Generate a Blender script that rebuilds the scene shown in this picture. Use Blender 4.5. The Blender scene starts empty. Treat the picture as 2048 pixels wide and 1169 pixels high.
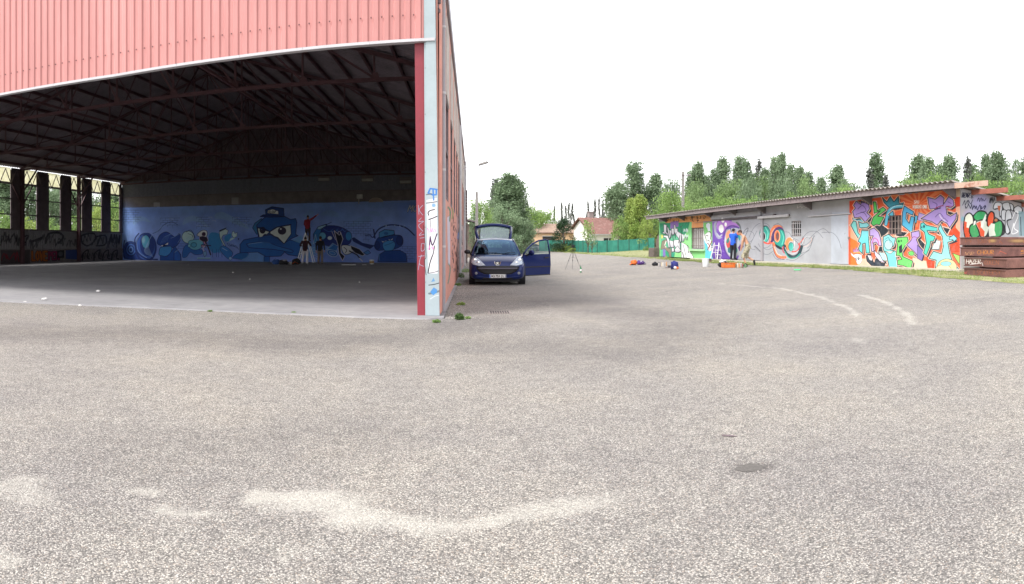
import bpy, bmesh, math, random
import numpy as np
from mathutils import Vector, Matrix

random.seed(7)
rng = np.random.default_rng(7)
SC = bpy.context.scene
COL = SC.collection
PI = math.pi

# ------------------------------------------------------------------ camera (cylindrical panorama, as the photograph)
FPX, PX0, PYH, CAMZ = 1258.0, 947.0, 490.0, 1.25          # pixels per radian, column of the +Y axis, horizon row, eye height
cam_data = bpy.data.cameras.new('camera')
cam_data.type = 'PANO'
cam_data.panorama_type = 'CENTRAL_CYLINDRICAL'
cam_data.central_cylindrical_radius = 1.0
cam_data.central_cylindrical_range_u_min = (0 - PX0) / FPX
cam_data.central_cylindrical_range_u_max = (2048 - PX0) / FPX
cam_data.central_cylindrical_range_v_min = -(1169 - PYH) / FPX
cam_data.central_cylindrical_range_v_max = PYH / FPX
cam_data.clip_start = 0.05
cam_data.clip_end = 3000
cam = bpy.data.objects.new('camera', cam_data)
COL.objects.link(cam)
cam.location = (0, 0, CAMZ)
cam.rotation_euler = (math.radians(90), 0, 0)
SC.camera = cam

# ------------------------------------------------------------------ daylight: bright veiled sky with a weak wide sun
SUN_EL, SUN_AZ = math.radians(52), math.radians(-128)       # azimuth from +Y towards +X: behind and to the left of the camera
world = bpy.data.worlds.new('World')
SC.world = world
world.use_nodes = True
wn, wl = world.node_tree.nodes, world.node_tree.links
wn.clear()
wo = wn.new('ShaderNodeOutputWorld')
bg = wn.new('ShaderNodeBackground')
sky = wn.new('ShaderNodeTexSky')
sky.sky_type = 'NISHITA'
sky.sun_disc = False
sky.sun_elevation = SUN_EL
sky.sun_rotation = SUN_AZ
sky.altitude = 100
sky.air_density = 1.0
sky.dust_density = 1.2
sky.ozone_density = 1.0
hs = wn.new('ShaderNodeHueSaturation')
hs.inputs['Saturation'].default_value = 0.16
gm = wn.new('ShaderNodeMix'); gm.data_type = 'RGBA'; gm.blend_type = 'MULTIPLY'
gm.inputs['Factor'].default_value = 1.0
gm.inputs['B'].default_value = (1.02, 0.995, 0.99, 1)
wl.new(sky.outputs['Color'], hs.inputs['Color'])
wl.new(hs.outputs['Color'], gm.inputs['A'])
wl.new(gm.outputs['Result'], bg.inputs['Color'])
bg.inputs['Strength'].default_value = 0.15
wl.new(bg.outputs['Background'], wo.inputs['Surface'])
sun_data = bpy.data.lights.new('sun', 'SUN')
sun_data.energy = 1.2
sun_data.angle = math.radians(14)
sun_data.color = (1.0, 0.96, 0.9)
sun = bpy.data.objects.new('sun', sun_data)
COL.objects.link(sun)
sd = Vector((math.sin(SUN_AZ) * math.cos(SUN_EL), math.cos(SUN_AZ) * math.cos(SUN_EL), math.sin(SUN_EL)))
sun.rotation_euler = sd.to_track_quat('Z', 'Y').to_euler()
SC.view_settings.view_transform = 'Standard'
SC.view_settings.look = 'None'
SC.view_settings.gamma = 1.0
SC.view_settings.use_curve_mapping = False
SC.view_settings.exposure = 1.5
SC.render.engine = 'CYCLES'
SC.cycles.use_denoising = True
SC.cycles.max_bounces = 12
SC.cycles.diffuse_bounces = 8
SC.cycles.transparent_max_bounces = 24
SC.cycles.sample_clamp_indirect = 6.0

# ------------------------------------------------------------------ measuring helpers
def az(px): return (px - PX0) / FPX
def ground_z(x, y):
    t = min(1.0, max(0.0, (x - 3.0) / 10.5)); t = t * t * (3 - 2 * t)
    return 0.30 * t
def at(px, d): return Vector((d * math.sin(az(px)), d * math.cos(az(px)), 0))
def zat(py, d): return CAMZ + (PYH - py) * d / FPX
def onground(px, py):
    """the point of the ground seen at this place of the photograph"""
    z = 0.0
    for _ in range(12):
        d = (CAMZ - z) * FPX / (py - PYH)
        p = at(px, d); z = ground_z(p.x, p.y)
    p.z = z
    return p

# ------------------------------------------------------------------ mesh builder
class MB:
    def __init__(s): s.v = []; s.f = []; s.m = []; s.mi = 0
    def add(s, vs, fs):
        o = len(s.v)
        s.v += [tuple(p) for p in vs]
        s.f += [tuple(i + o for i in f) for f in fs]
        s.m += [s.mi] * len(fs)
        return s
    def box(s, x0, x1, y0, y1, z0, z1, M=None):
        vs = [(x, y, z) for x in (x0, x1) for y in (y0, y1) for z in (z0, z1)]
        if M: vs = [M @ Vector(p) for p in vs]
        return s.add(vs, [(0, 1, 3, 2), (4, 6, 7, 5), (0, 4, 5, 1), (2, 3, 7, 6), (0, 2, 6, 4), (1, 5, 7, 3)])
    def cbox(s, x0, x1, y0, y1, z0, z1, c=0.01, M=None):
        """box with chamfered vertical and top edges"""
        def ring(z, k): return [(x0 + k + c, y0 + k, z), (x1 - k - c, y0 + k, z), (x1 - k, y0 + k + c, z), (x1 - k, y1 - k - c, z),
                                (x1 - k - c, y1 - k, z), (x0 + k + c, y1 - k, z), (x0 + k, y1 - k - c, z), (x0 + k, y0 + k + c, z)]
        rs = [ring(z0, 0), ring(z1 - c, 0), ring(z1, c * .7)]
        return s.loft(rs, M, True)
    def loft(s, rings, M=None, cap=True, closed=True):
        n = len(rings[0]); vs = [Vector(p) for r in rings for p in r]
        if M: vs = [M @ p for p in vs]
        fs = []
        for i in range(len(rings) - 1):
            for j in range(n if closed else n - 1):
                k = (j + 1) % n
                fs.append((i * n + j, i * n + k, (i + 1) * n + k, (i + 1) * n + j))
        if cap: fs += [tuple(reversed(range(n))), tuple((len(rings) - 1) * n + j for j in range(n))]
        return s.add(vs, fs)
    def beam(s, a, b, w, h, up=(0, 0, 1)):
        a, b = Vector(a), Vector(b); d = (b - a); L = d.length; d.normalize()
        u = Vector(up)
        if abs(d.dot(u)) > .99: u = Vector((0, 1, 0))
        r = d.cross(u).normalized(); t = r.cross(d)
        c = [(-w / 2, -h / 2), (w / 2, -h / 2), (w / 2, h / 2), (-w / 2, h / 2)]
        return s.loft([[p + r * x + t * y for x, y in c] for p in (a, b)])
    def angle(s, a, b, w, th=.008):
        """an L-section steel bar"""
        a, b = Vector(a), Vector(b); d = (b - a).normalized()
        u = Vector((0, 0, 1)) if abs(d.z) < .95 else Vector((0, 1, 0))
        r = d.cross(u).normalized(); t = r.cross(d)
        c = [(0, 0), (w, 0), (w, th), (th, th), (th, w), (0, w)]
        return s.loft([[p + r * x + t * y for x, y in c] for p in (a, b)])
    def tube(s, pts, r, n=8, cap=True, closed=False):
        pts = [Vector(p) for p in pts]; rs = r if isinstance(r, (list, tuple)) else [r] * len(pts)
        rings = []; ref = None
        for i, p in enumerate(pts):
            d = (pts[min(i + 1, len(pts) - 1)] - pts[max(i - 1, 0)]).normalized()
            if ref is None: ref = Vector((0, 0, 1)) if abs(d.z) < .9 else Vector((1, 0, 0))
            a = d.cross(ref).normalized(); b = a.cross(d); ref = b if abs(d.dot(b)) < .5 else ref
            rings.append([p + (a * math.cos(t) + b * math.sin(t)) * rs[i] for t in [2 * PI * k / n for k in range(n)]])
        return s.loft(rings, None, cap)
    def lathe(s, prof, n=16, M=None, c=(0, 0, 0)):
        rings = [[(c[0] + r * math.cos(2 * PI * k / n), c[1] + r * math.sin(2 * PI * k / n), c[2] + z) for k in range(n)] for r, z in prof]
        return s.loft(rings, M, True)
    def ell(s, c, r, n=12, m=8, M=None):
        prof = [(max(1e-4, math.sin(PI * i / m)), -math.cos(PI * i / m)) for i in range(m + 1)]
        rings = [[(c[0] + r[0] * a * math.cos(2 * PI * k / n), c[1] + r[1] * a * math.sin(2 * PI * k / n), c[2] + r[2] * z) for k in range(n)] for a, z in prof]
        return s.loft(rings, M, True)
    def prism(s, poly, a, b, M=None):
        """polygon of (x, z) pushed from y=a to y=b"""
        return s.loft([[(x, a, z) for x, z in poly], [(x, b, z) for x, z in poly]], M, True)
    def mesh(s, name, mats=None, smooth=False):
        me = bpy.data.meshes.new(name)
        me.from_pydata(s.v, [], s.f)
        for m in (mats or []): me.materials.append(m)
        if any(s.m): me.polygons.foreach_set('material_index', s.m)
        bm = bmesh.new(); bm.from_mesh(me); bmesh.ops.recalc_face_normals(bm, faces=bm.faces); bm.to_mesh(me); bm.free()
        if smooth: me.shade_smooth() if smooth is True else me.set_sharp_from_angle(angle=math.radians(smooth))
        return me

def wm(o):
    m = o.matrix_basis.copy()
    return wm(o.parent) @ o.matrix_parent_inverse @ m if o.parent else m
def attach(o, parent):
    o.parent = parent
    o.matrix_parent_inverse = wm(parent).inverted()
    return o
def obj(name, mb, mat, parent=None, smooth=False, kind=None, label=None):
    mats = mat if isinstance(mat, (list, tuple)) else [mat]
    me = mb if isinstance(mb, bpy.types.Mesh) else mb.mesh(name, mats, smooth)
    if isinstance(mb, bpy.types.Mesh) and not me.materials:
        for m in mats: me.materials.append(m)
    o = bpy.data.objects.new(name, me); COL.objects.link(o)
    if parent: attach(o, parent)
    if kind: o['kind'] = kind
    if label: o['label'] = label
    return o
def tag(o, label, cat=None, group=None, kind=None):
    o['label'] = label
    if cat: o['category'] = cat
    if group: o['group'] = group
    if kind: o['kind'] = kind
    return o
def thing(name, label, cat, loc=(0, 0, 0), rz=0, group=None):
    o = bpy.data.objects.new(name, None); COL.objects.link(o)
    o.location = loc; o.rotation_euler = (0, 0, rz); o.empty_display_size = .3
    return tag(o, label, cat, group)
def structure(name, mb, mat, smooth=False, label=None):
    return obj(name, mb, mat, None, smooth, 'structure', label)
def dup(root, loc=None, rz=None, sc=None, label=None, parent=None):
    r = root.copy(); COL.objects.link(r)
    if parent is not None: r.parent = parent
    if loc is not None: r.location = loc
    if rz is not None: r.rotation_euler.z = rz
    if sc is not None: r.scale = sc if hasattr(sc, '__len__') else (sc, sc, sc)
    if label: r['label'] = label
    for c in list(root.children): dup(c, parent=r)
    return r
def local(root):
    """children of a thing built at the origin are built before it is moved"""
    return root

# ------------------------------------------------------------------ materials
def nd(nt, t, **kw):
    n = nt.nodes.new(t)
    for k, v in kw.items(): setattr(n, k, v)
    return n
def setin(nt, sock, v):
    if isinstance(v, bpy.types.NodeSocket): nt.links.new(v, sock)
    else: sock.default_value = v
def rgba(c): return (c[0], c[1], c[2], 1.0)
def mixc(nt, f, a, b, mode='MIX'):
    n = nd(nt, 'ShaderNodeMix', data_type='RGBA', blend_type=mode)
    setin(nt, n.inputs['Factor'], f); 
    setin(nt, n.inputs['A'], a if isinstance(a, bpy.types.NodeSocket) else rgba(a)); setin(nt, n.inputs['B'], b if isinstance(b, bpy.types.NodeSocket) else rgba(b))
    return n.outputs['Result']
def maths(nt, op, a, b=0.0, c=None, clamp=False):
    n = nd(nt, 'ShaderNodeMath', operation=op, use_clamp=clamp)
    setin(nt, n.inputs[0], a); setin(nt, n.inputs[1], b)
    if c is not None: setin(nt, n.inputs[2], c)
    return n.outputs[0]
def ramp(nt, f, stops):
    n = nd(nt, 'ShaderNodeValToRGB'); e = n.color_ramp.elements
    e[0].position, e[0].color = stops[0][0], (rgba(stops[0][1]) if hasattr(stops[0][1], '__len__') else (stops[0][1],) * 3 + (1,))
    for p, c in stops[1:-1]:
        k = e.new(p); k.color = rgba(c) if hasattr(c, '__len__') else (c, c, c, 1)
    e[-1].position, e[-1].color = stops[-1][0], (rgba(stops[-1][1]) if hasattr(stops[-1][1], '__len__') else (stops[-1][1],) * 3 + (1,))
    nt.links.new(f, n.inputs[0])
    return n.outputs[0]
def noise(nt, vec, scale, detail=3, rough=.55, dist=0):
    n = nd(nt, 'ShaderNodeTexNoise'); nt.links.new(vec, n.inputs['Vector'])
    n.inputs['Scale'].default_value = scale; n.inputs['Detail'].default_value = detail; n.inputs['Roughness'].default_value = rough; n.inputs['Distortion'].default_value = dist
    return n.outputs['Fac']
def pos(nt, sc=(1, 1, 1)):
    g = nd(nt, 'ShaderNodeNewGeometry')
    if sc == (1, 1, 1): return g.outputs['Position']
    m = nd(nt, 'ShaderNodeMapping'); m.inputs['Scale'].default_value = sc
    nt.links.new(g.outputs['Position'], m.inputs[0]); return m.outputs[0]
def objpos(nt):
    return nd(nt, 'ShaderNodeTexCoord').outputs['Object']
def newmat(name):
    m = bpy.data.materials.new(name); m.use_nodes = True; nt = m.node_tree
    return m, nt, nt.nodes['Principled BSDF']
def bumpit(nt, b, h, strength=.4, dist=.01):
    n = nd(nt, 'ShaderNodeBump'); n.inputs['Strength'].default_value = strength; n.inputs['Distance'].default_value = dist
    nt.links.new(h, n.inputs['Height']); nt.links.new(n.outputs[0], b.inputs['Normal'])
def mat(name, col, rough=.7, metal=0, var=.25, vs=6.0, bump=.0, bs=40., tint=None, coat=0, aniso=(1, 1, 1), dirt=None, spec=None):
    """painted or natural surface: base colour broken by two scales of noise, optional dirt colour in patches"""
    m, nt, b = newmat(name)
    p = pos(nt, aniso)
    a = noise(nt, p, vs, 4)
    b2 = noise(nt, p, vs * 7.3, 3)
    f = maths(nt, 'ADD', maths(nt, 'MULTIPLY', a, .65), maths(nt, 'MULTIPLY', b2, .35))
    c2 = tint or tuple(x * (1 - var) for x in col)
    c1 = tuple(min(1, x * (1 + var * .6)) for x in col)
    c = ramp(nt, f, [(.32, c2), (.68, c1)])
    if dirt:
        dn = ramp(nt, noise(nt, p, vs * .6, 6, .65, .4), [(dirt[1], 0.), (dirt[1] + .12, 1.)])
        c = mixc(nt, maths(nt, 'MULTIPLY', dn, dirt[2] if len(dirt) > 2 else .8), c, dirt[0])
    nt.links.new(c, b.inputs['Base Color'])
    b.inputs['Roughness'].default_value = rough; b.inputs['Metallic'].default_value = metal
    if coat: b.inputs['Coat Weight'].default_value = coat; b.inputs['Coat Roughness'].default_value = .04
    if spec is not None: b.inputs['Specular IOR Level'].default_value = spec
    if bump: bumpit(nt, b, noise(nt, p, bs, 4), bump, .01)
    return m
# ------------------------------------------------------------------ spray paint: hand-drawn shapes rasterised into a wall's own paint layer
def srgb(h):
    h = h.lstrip('#'); c = [int(h[i:i + 2], 16) / 255 for i in (0, 2, 4)]
    return np.array([x / 12.92 if x <= .04045 else ((x + .055) / 1.055) ** 2.4 for x in c], np.float32)
class Canvas:
    def __init__(s, x0, y0, x1, y1, k):
        s.x0, s.y0, s.k = x0, y0, k
        s.w, s.h = int((x1 - x0) * k), int((y1 - y0) * k)
        s.rgb = np.zeros((s.h, s.w, 3), np.float32); s.a = np.zeros((s.h, s.w), np.float32)
        s.ox, s.oy, s.z = 0, 0, 1.0
    def view(s, ox, oy, z): s.ox, s.oy, s.z = ox, oy, z; return s       # following coordinates: enlarged crop with origin ox, oy and zoom z
    def T(s, pts): return [((s.ox + x / s.z - s.x0) * s.k, (s.oy + y / s.z - s.y0) * s.k) for x, y in pts]
    def box(s, xs, ys, pad):
        a, b = max(0, int(min(xs) - pad)), min(s.w, int(max(xs) + pad) + 2)
        c, d = max(0, int(min(ys) - pad)), min(s.h, int(max(ys) + pad) + 2)
        return a, b, c, d
    def put(s, bx, m, col, alpha=1.0, col2=None, vert=True):
        a, b, c, d = bx
        col = srgb(col) if isinstance(col, str) else np.array(col, np.float32)
        if col2 is not None:
            col2 = srgb(col2)
            t = (np.linspace(0, 1, d - c, dtype=np.float32)[:, None, None] if vert else np.linspace(0, 1, b - a, dtype=np.float32)[None, :, None])
            col = col * (1 - t) + col2 * t
        m = (m * alpha).astype(np.float32)[..., None]
        s.rgb[c:d, a:b] = s.rgb[c:d, a:b] * (1 - m) + col * m
        s.a[c:d, a:b] = s.a[c:d, a:b] + (1 - s.a[c:d, a:b]) * m[..., 0]
    def curve(s, pts, n=6, closed=False):
        P = [np.array(p, float) for p in pts]
        if len(P) < 3: return pts
        out = []; L = len(P)
        for i in range(L if closed else L - 1):
            p0, p1, p2, p3 = (P[(i - 1) % L], P[i], P[(i + 1) % L], P[(i + 2) % L]) if closed else (P[max(i - 1, 0)], P[i], P[i + 1], P[min(i + 2, L - 1)])
            for j in range(n):
                t = j / n
                out.append(tuple(.5 * ((2 * p1) + (p2 - p0) * t + (2 * p0 - 5 * p1 + 4 * p2 - p3) * t * t + (3 * p1 - p0 - 3 * p2 + p3) * t ** 3)))
        if not closed: out.append(tuple(P[-1]))
        return out
    def poly(s, pts, col, alpha=1.0, smooth=False, line=None, lw=0, col2=None, vert=True):
        if smooth: pts = s.curve(pts, 6, True)
        q = s.T(pts); xs = [p[0] for p in q]; ys = [p[1] for p in q]
        a, b, c, d = bx = s.box(xs, ys, 1)
        if b <= a or d <= c: return s
        X = np.arange(a, b)[None, :] + .5; Y = np.arange(c, d)[:, None] + .5
        m = np.zeros((d - c, b - a), bool)
        for i in range(len(q)):
            x1, y1 = q[i]; x2, y2 = q[i - 1]
            if y1 == y2: continue
            cond = ((y1 > Y) != (y2 > Y))
            m ^= cond & (X < (x2 - x1) * (Y - y1) / (y2 - y1) + x1)
        s.put(bx, m, col, alpha, col2, vert)
        if line: s.line(pts + [pts[0]], lw, line)
        return s
    def line(s, pts, w, col, alpha=1.0, smooth=False, soft=0.0, taper=False):
        if smooth: pts = s.curve(pts, 6)
        q = s.T(pts); r = w * s.k / s.z / 2; sf = max(.7, soft * s.k / s.z)
        xs = [p[0] for p in q]; ys = [p[1] for p in q]
        a, b, c, d = bx = s.box(xs, ys, r + sf * 2 + 1)
        if b <= a or d <= c: return s
        M = np.zeros((d - c, b - a), np.float32); n = len(q) - 1
        for i in range(n):
            (x1, y1), (x2, y2) = q[i], q[i + 1]
            rr = r * (1 - .85 * abs(2 * (i + .5) / n - 1)) if taper else r
            a1, b1, c1, d1 = s.box((x1, x2), (y1, y2), rr + sf * 2 + 1)
            if b1 <= a1 or d1 <= c1: continue
            X = np.arange(a1, b1)[None, :] + .5; Y = np.arange(c1, d1)[:, None] + .5
            dx, dy = x2 - x1, y2 - y1; L = dx * dx + dy * dy + 1e-9
            t = np.clip(((X - x1) * dx + (Y - y1) * dy) / L, 0, 1)
            D = np.hypot(X - x1 - t * dx, Y - y1 - t * dy)
            mm = np.clip((rr + sf / 2 - D) / sf, 0, 1)
            v = M[c1 - c:d1 - c, a1 - a:b1 - a]; np.maximum(v, mm, out=v)
        s.put(bx, M, col, alpha)
        return s
    def ell(s, cx, cy, rx, ry, col, alpha=1.0, rot=0, soft=0.0, line=None, lw=0, col2=None, vert=True):
        (x, y), = s.T([(cx, cy)]); rx *= s.k / s.z; ry *= s.k / s.z; R = max(rx, ry) * (1 + soft)
        a, b, c, d = bx = s.box((x - R, x + R), (y - R, y + R), 2)
        if b <= a or d <= c: return s
        X = np.arange(a, b)[None, :] + .5 - x; Y = np.arange(c, d)[:, None] + .5 - y
        cr, sr = math.cos(rot), math.sin(rot)
        D = np.hypot((X * cr + Y * sr) / rx, (-X * sr + Y * cr) / ry)
        e = max(soft, 1.0 / max(1, min(rx, ry)))
        s.put(bx, np.clip((1 + e / 2 - D) / e, 0, 1), col, alpha, col2, vert)
        if line:
            pts = [(cx + (rx * math.cos(t) * cr - ry * math.sin(t) * sr) * s.z / s.k, cy + (rx * math.cos(t) * sr + ry * math.sin(t) * cr) * s.z / s.k) for t in [2 * PI * i / 28 for i in range(29)]]
            s.line(pts, lw, line)
        return s
    def piece(s, pts, col, out='#20242c', lw=6, hl=None, sh=None, smooth=False, col2=None, halo=None):
        """a graffiti letter shape: shadow block, outline, fill, highlight"""
        if sh:
            dx, dy, sc = sh
            for k in range(1, 5): s.poly([(x + dx * k / 4, y + dy * k / 4) for x, y in pts], sc, smooth=smooth)
        if halo: s.line(list(pts) + [pts[0]], lw * 2.2, halo, smooth=smooth)
        s.poly(pts, col, smooth=smooth, line=out, lw=lw, col2=col2)
        if hl:
            cx = sum(p[0] for p in pts) / len(pts); cy = sum(p[1] for p in pts) / len(pts)
            q = [(cx + (x - cx) * .78, cy + (y - cy) * .78) for x, y in pts]
            s.line(q[:max(2, len(q) // 2)], lw * .6, hl, .8)
        return s
    def write(s, txt, x, y, w, h, lw, col, slant=0, gap=.25, jit=0, seed=1, alpha=1.0):
        r = random.Random(seed); adv = w * (1 + gap)
        for i, ch in enumerate(txt):
            for st in GLYPH.get(ch.upper(), []):
                s.line([(x + i * adv + (px + slant * (1 - py)) * w + r.uniform(-jit, jit), y + py * h + r.uniform(-jit, jit)) for px, py in st], lw, col, alpha)
        return s
    def scribble(s, x, y, w, h, n, lw, col, seed, alpha=1.0):
        """a quick unreadable tag"""
        r = random.Random(seed); pts = []
        for i in range(n):
            t = i / (n - 1)
            pts.append((x + w * t + r.uniform(-.12, .12) * w, y + (h * r.uniform(.0, .3) if i % 2 else h * r.uniform(.7, 1))))
        s.line(pts, lw, col, alpha, smooth=r.random() < .6)
        return s
    def spatter(s, x0, y0, x1, y1, n, r0, r1, col, seed, alpha=.8):
        r = random.Random(seed)
        for _ in range(n): s.ell(r.uniform(x0, x1), r.uniform(y0, y1), r.uniform(r0, r1), r.uniform(r0, r1), col, alpha)
        return s
GLYPH = {
 'A': [[(0, 1), (.5, 0), (1, 1)], [(.2, .6), (.8, .6)]], 'B': [[(0, 0), (0, 1), (.8, .9), (.8, .6), (0, .5), (.7, .35), (.7, .1), (0, 0)]],
 'C': [[(1, .15), (.5, 0), (0, .3), (0, .7), (.5, 1), (1, .85)]], 'D': [[(0, 0), (0, 1), (.7, .9), (1, .5), (.7, .1), (0, 0)]],
 'E': [[(1, 0), (0, 0), (0, 1), (1, 1)], [(0, .5), (.7, .5)]], 'F': [[(1, 0), (0, 0), (0, 1)], [(0, .5), (.7, .5)]],
 'G': [[(1, .15), (.5, 0), (0, .3), (0, .7), (.5, 1), (1, .85), (1, .5), (.6, .5)]], 'H': [[(0, 0), (0, 1)], [(1, 0), (1, 1)], [(0, .5), (1, .5)]],
 'I': [[(.5, 0), (.5, 1)]], 'J': [[(.8, 0), (.8, .8), (.4, 1), (0, .8)]], 'K': [[(0, 0), (0, 1)], [(1, 0), (0, .55), (1, 1)]],
 'L': [[(0, 0), (0, 1), (.9, 1)]], 'M': [[(0, 1), (.1, 0), (.5, .6), (.9, 0), (1, 1)]], 'N': [[(0, 1), (0, 0), (1, 1), (1, 0)]],
 'O': [[(.5, 0), (0, .3), (0, .7), (.5, 1), (1, .7), (1, .3), (.5, 0)]], 'P': [[(0, 1), (0, 0), (.9, .1), (.9, .45), (0, .5)]],
 'Q': [[(.5, 0), (0, .5), (.5, 1), (1, .5), (.5, 0)], [(.6, .7), (1, 1)]], 'R': [[(0, 1), (0, 0), (.9, .1), (.9, .4), (0, .5), (1, 1)]],
 'S': [[(1, .1), (.4, 0), (0, .25), (1, .7), (.6, 1), (0, .9)]], 'T': [[(0, 0), (1, 0)], [(.5, 0), (.5, 1)]], 'U': [[(0, 0), (0, .8), (.5, 1), (1, .8), (1, 0)]],
 'V': [[(0, 0), (.5, 1), (1, 0)]], 'W': [[(0, 0), (.25, 1), (.5, .4), (.75, 1), (1, 0)]], 'X': [[(0, 0), (1, 1)], [(1, 0), (0, 1)]],
 'Y': [[(0, 0), (.5, .5), (1, 0)], [(.5, .5), (.5, 1)]], 'Z': [[(0, 0), (1, 0), (0, 1), (1, 1)]],
 '2': [[(0, .2), (.5, 0), (1, .25), (0, 1), (1, 1)]], '4': [[(.8, 1), (.8, 0), (0, .7), (1, .7)]], '!': [[(.5, 0), (.5, .7)], [(.5, .92), (.5, 1)]],
 '7': [[(0, 0), (1, 0), (.3, 1)]], '5': [[(1, 0), (0, 0), (0, .45), (.8, .45), (1, .7), (.6, 1), (0, .95)]], '3': [[(0, .1), (.6, 0), (1, .25), (.4, .5), (1, .75), (.6, 1), (0, .9)]], '*': [[(.5, 0), (.5, 1)], [(0, .25), (1, .75)], [(1, .25), (0, .75)]],
}
def wall_image(name, cv, p0, p1, z0, z1, res):
    """spread a canvas over the wall that runs from p0 to p1 (x, y) between heights z0 and z1; res in texels per metre"""
    L = math.hypot(p1[0] - p0[0], p1[1] - p0[1]); W, H = int(L * res), int((z1 - z0) * res)
    t = (np.arange(W) + .5) / W
    X = p0[0] + (p1[0] - p0[0]) * t; Y = p0[1] + (p1[1] - p0[1]) * t
    Z = z0 + (z1 - z0) * (np.arange(H) + .5) / H
    D = np.hypot(X, Y)
    u = PX0 + FPX * np.arctan2(X, Y)
    v = PYH - FPX * (Z[:, None] - CAMZ) / D[None, :]
    cx = np.broadcast_to((u[None, :] - cv.x0) * cv.k - .5, v.shape); cy = (v - cv.y0) * cv.k - .5
    ok = (cx >= 0) & (cx < cv.w - 1) & (cy >= 0) & (cy < cv.h - 1)
    xi = np.clip(cx, 0, cv.w - 2).astype(int); yi = np.clip(cy, 0, cv.h - 2).astype(int)
    fx = np.clip(cx - xi, 0, 1)[..., None]; fy = np.clip(cy - yi, 0, 1)[..., None]
    src = np.dstack([cv.rgb, cv.a]).astype(np.float32)
    px = (src[yi, xi] * (1 - fx) + src[yi, xi + 1] * fx) * (1 - fy) + (src[yi + 1, xi] * (1 - fx) + src[yi + 1, xi + 1] * fx) * fy
    px[..., 3] *= ok
    return store_image(name, px)
def store_image(name, px):
    H, W = px.shape[:2]
    img = bpy.data.images.new(name, W, H, alpha=True, float_buffer=True)
    img.colorspace_settings.name = 'Linear Rec.709'
    img.alpha_mode = 'CHANNEL_PACKED'
    img.pixels.foreach_set(np.ascontiguousarray(px, np.float32).ravel())
    img.update(); img.pack()
    return img
def paint_over(m, img, p0, p1, z0, z1, worn=.15, gloss=None):
    """lay the paint layer over material m's colour, with worn and dusty patches"""
    nt = m.node_tree; b = nt.nodes['Principled BSDF']
    g = nd(nt, 'ShaderNodeNewGeometry').outputs['Position']
    L = math.hypot(p1[0] - p0[0], p1[1] - p0[1]); dx, dy = (p1[0] - p0[0]) / L, (p1[1] - p0[1]) / L
    sub = nd(nt, 'ShaderNodeVectorMath', operation='SUBTRACT'); nt.links.new(g, sub.inputs[0]); sub.inputs[1].default_value = (p0[0], p0[1], z0)
    du = nd(nt, 'ShaderNodeVectorMath', operation='DOT_PRODUCT'); nt.links.new(sub.outputs[0], du.inputs[0]); du.inputs[1].default_value = (dx / L, dy / L, 0)
    dv = nd(nt, 'ShaderNodeVectorMath', operation='DOT_PRODUCT'); nt.links.new(sub.outputs[0], dv.inputs[0]); dv.inputs[1].default_value = (0, 0, 1 / (z1 - z0))
    cb = nd(nt, 'ShaderNodeCombineXYZ'); nt.links.new(du.outputs['Value'], cb.inputs[0]); nt.links.new(dv.outputs['Value'], cb.inputs[1])
    t = nd(nt, 'ShaderNodeTexImage', image=img, extension='CLIP'); nt.links.new(cb.outputs[0], t.inputs[0])
    base = b.inputs['Base Color'].links[0].from_socket
    n = noise(nt, g, 5.0, 6, .7)
    wear_tone = maths(nt, 'SUBTRACT', 1.0, maths(nt, 'MULTIPLY', ramp(nt, n, [(.52, 0.), (.75, 1.)]), worn))
    grime = ramp(nt, noise(nt, g, 1.3, 5, .6), [(.3, (.82, .81, .8)), (.7, (1, 1, 1))])
    c = mixc(nt, maths(nt, 'MULTIPLY', t.outputs['Alpha'], wear_tone), base, mixc(nt, 1.0, t.outputs['Color'], grime, 'MULTIPLY'))
    nt.links.new(c, b.inputs['Base Color'])
    return m
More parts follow.
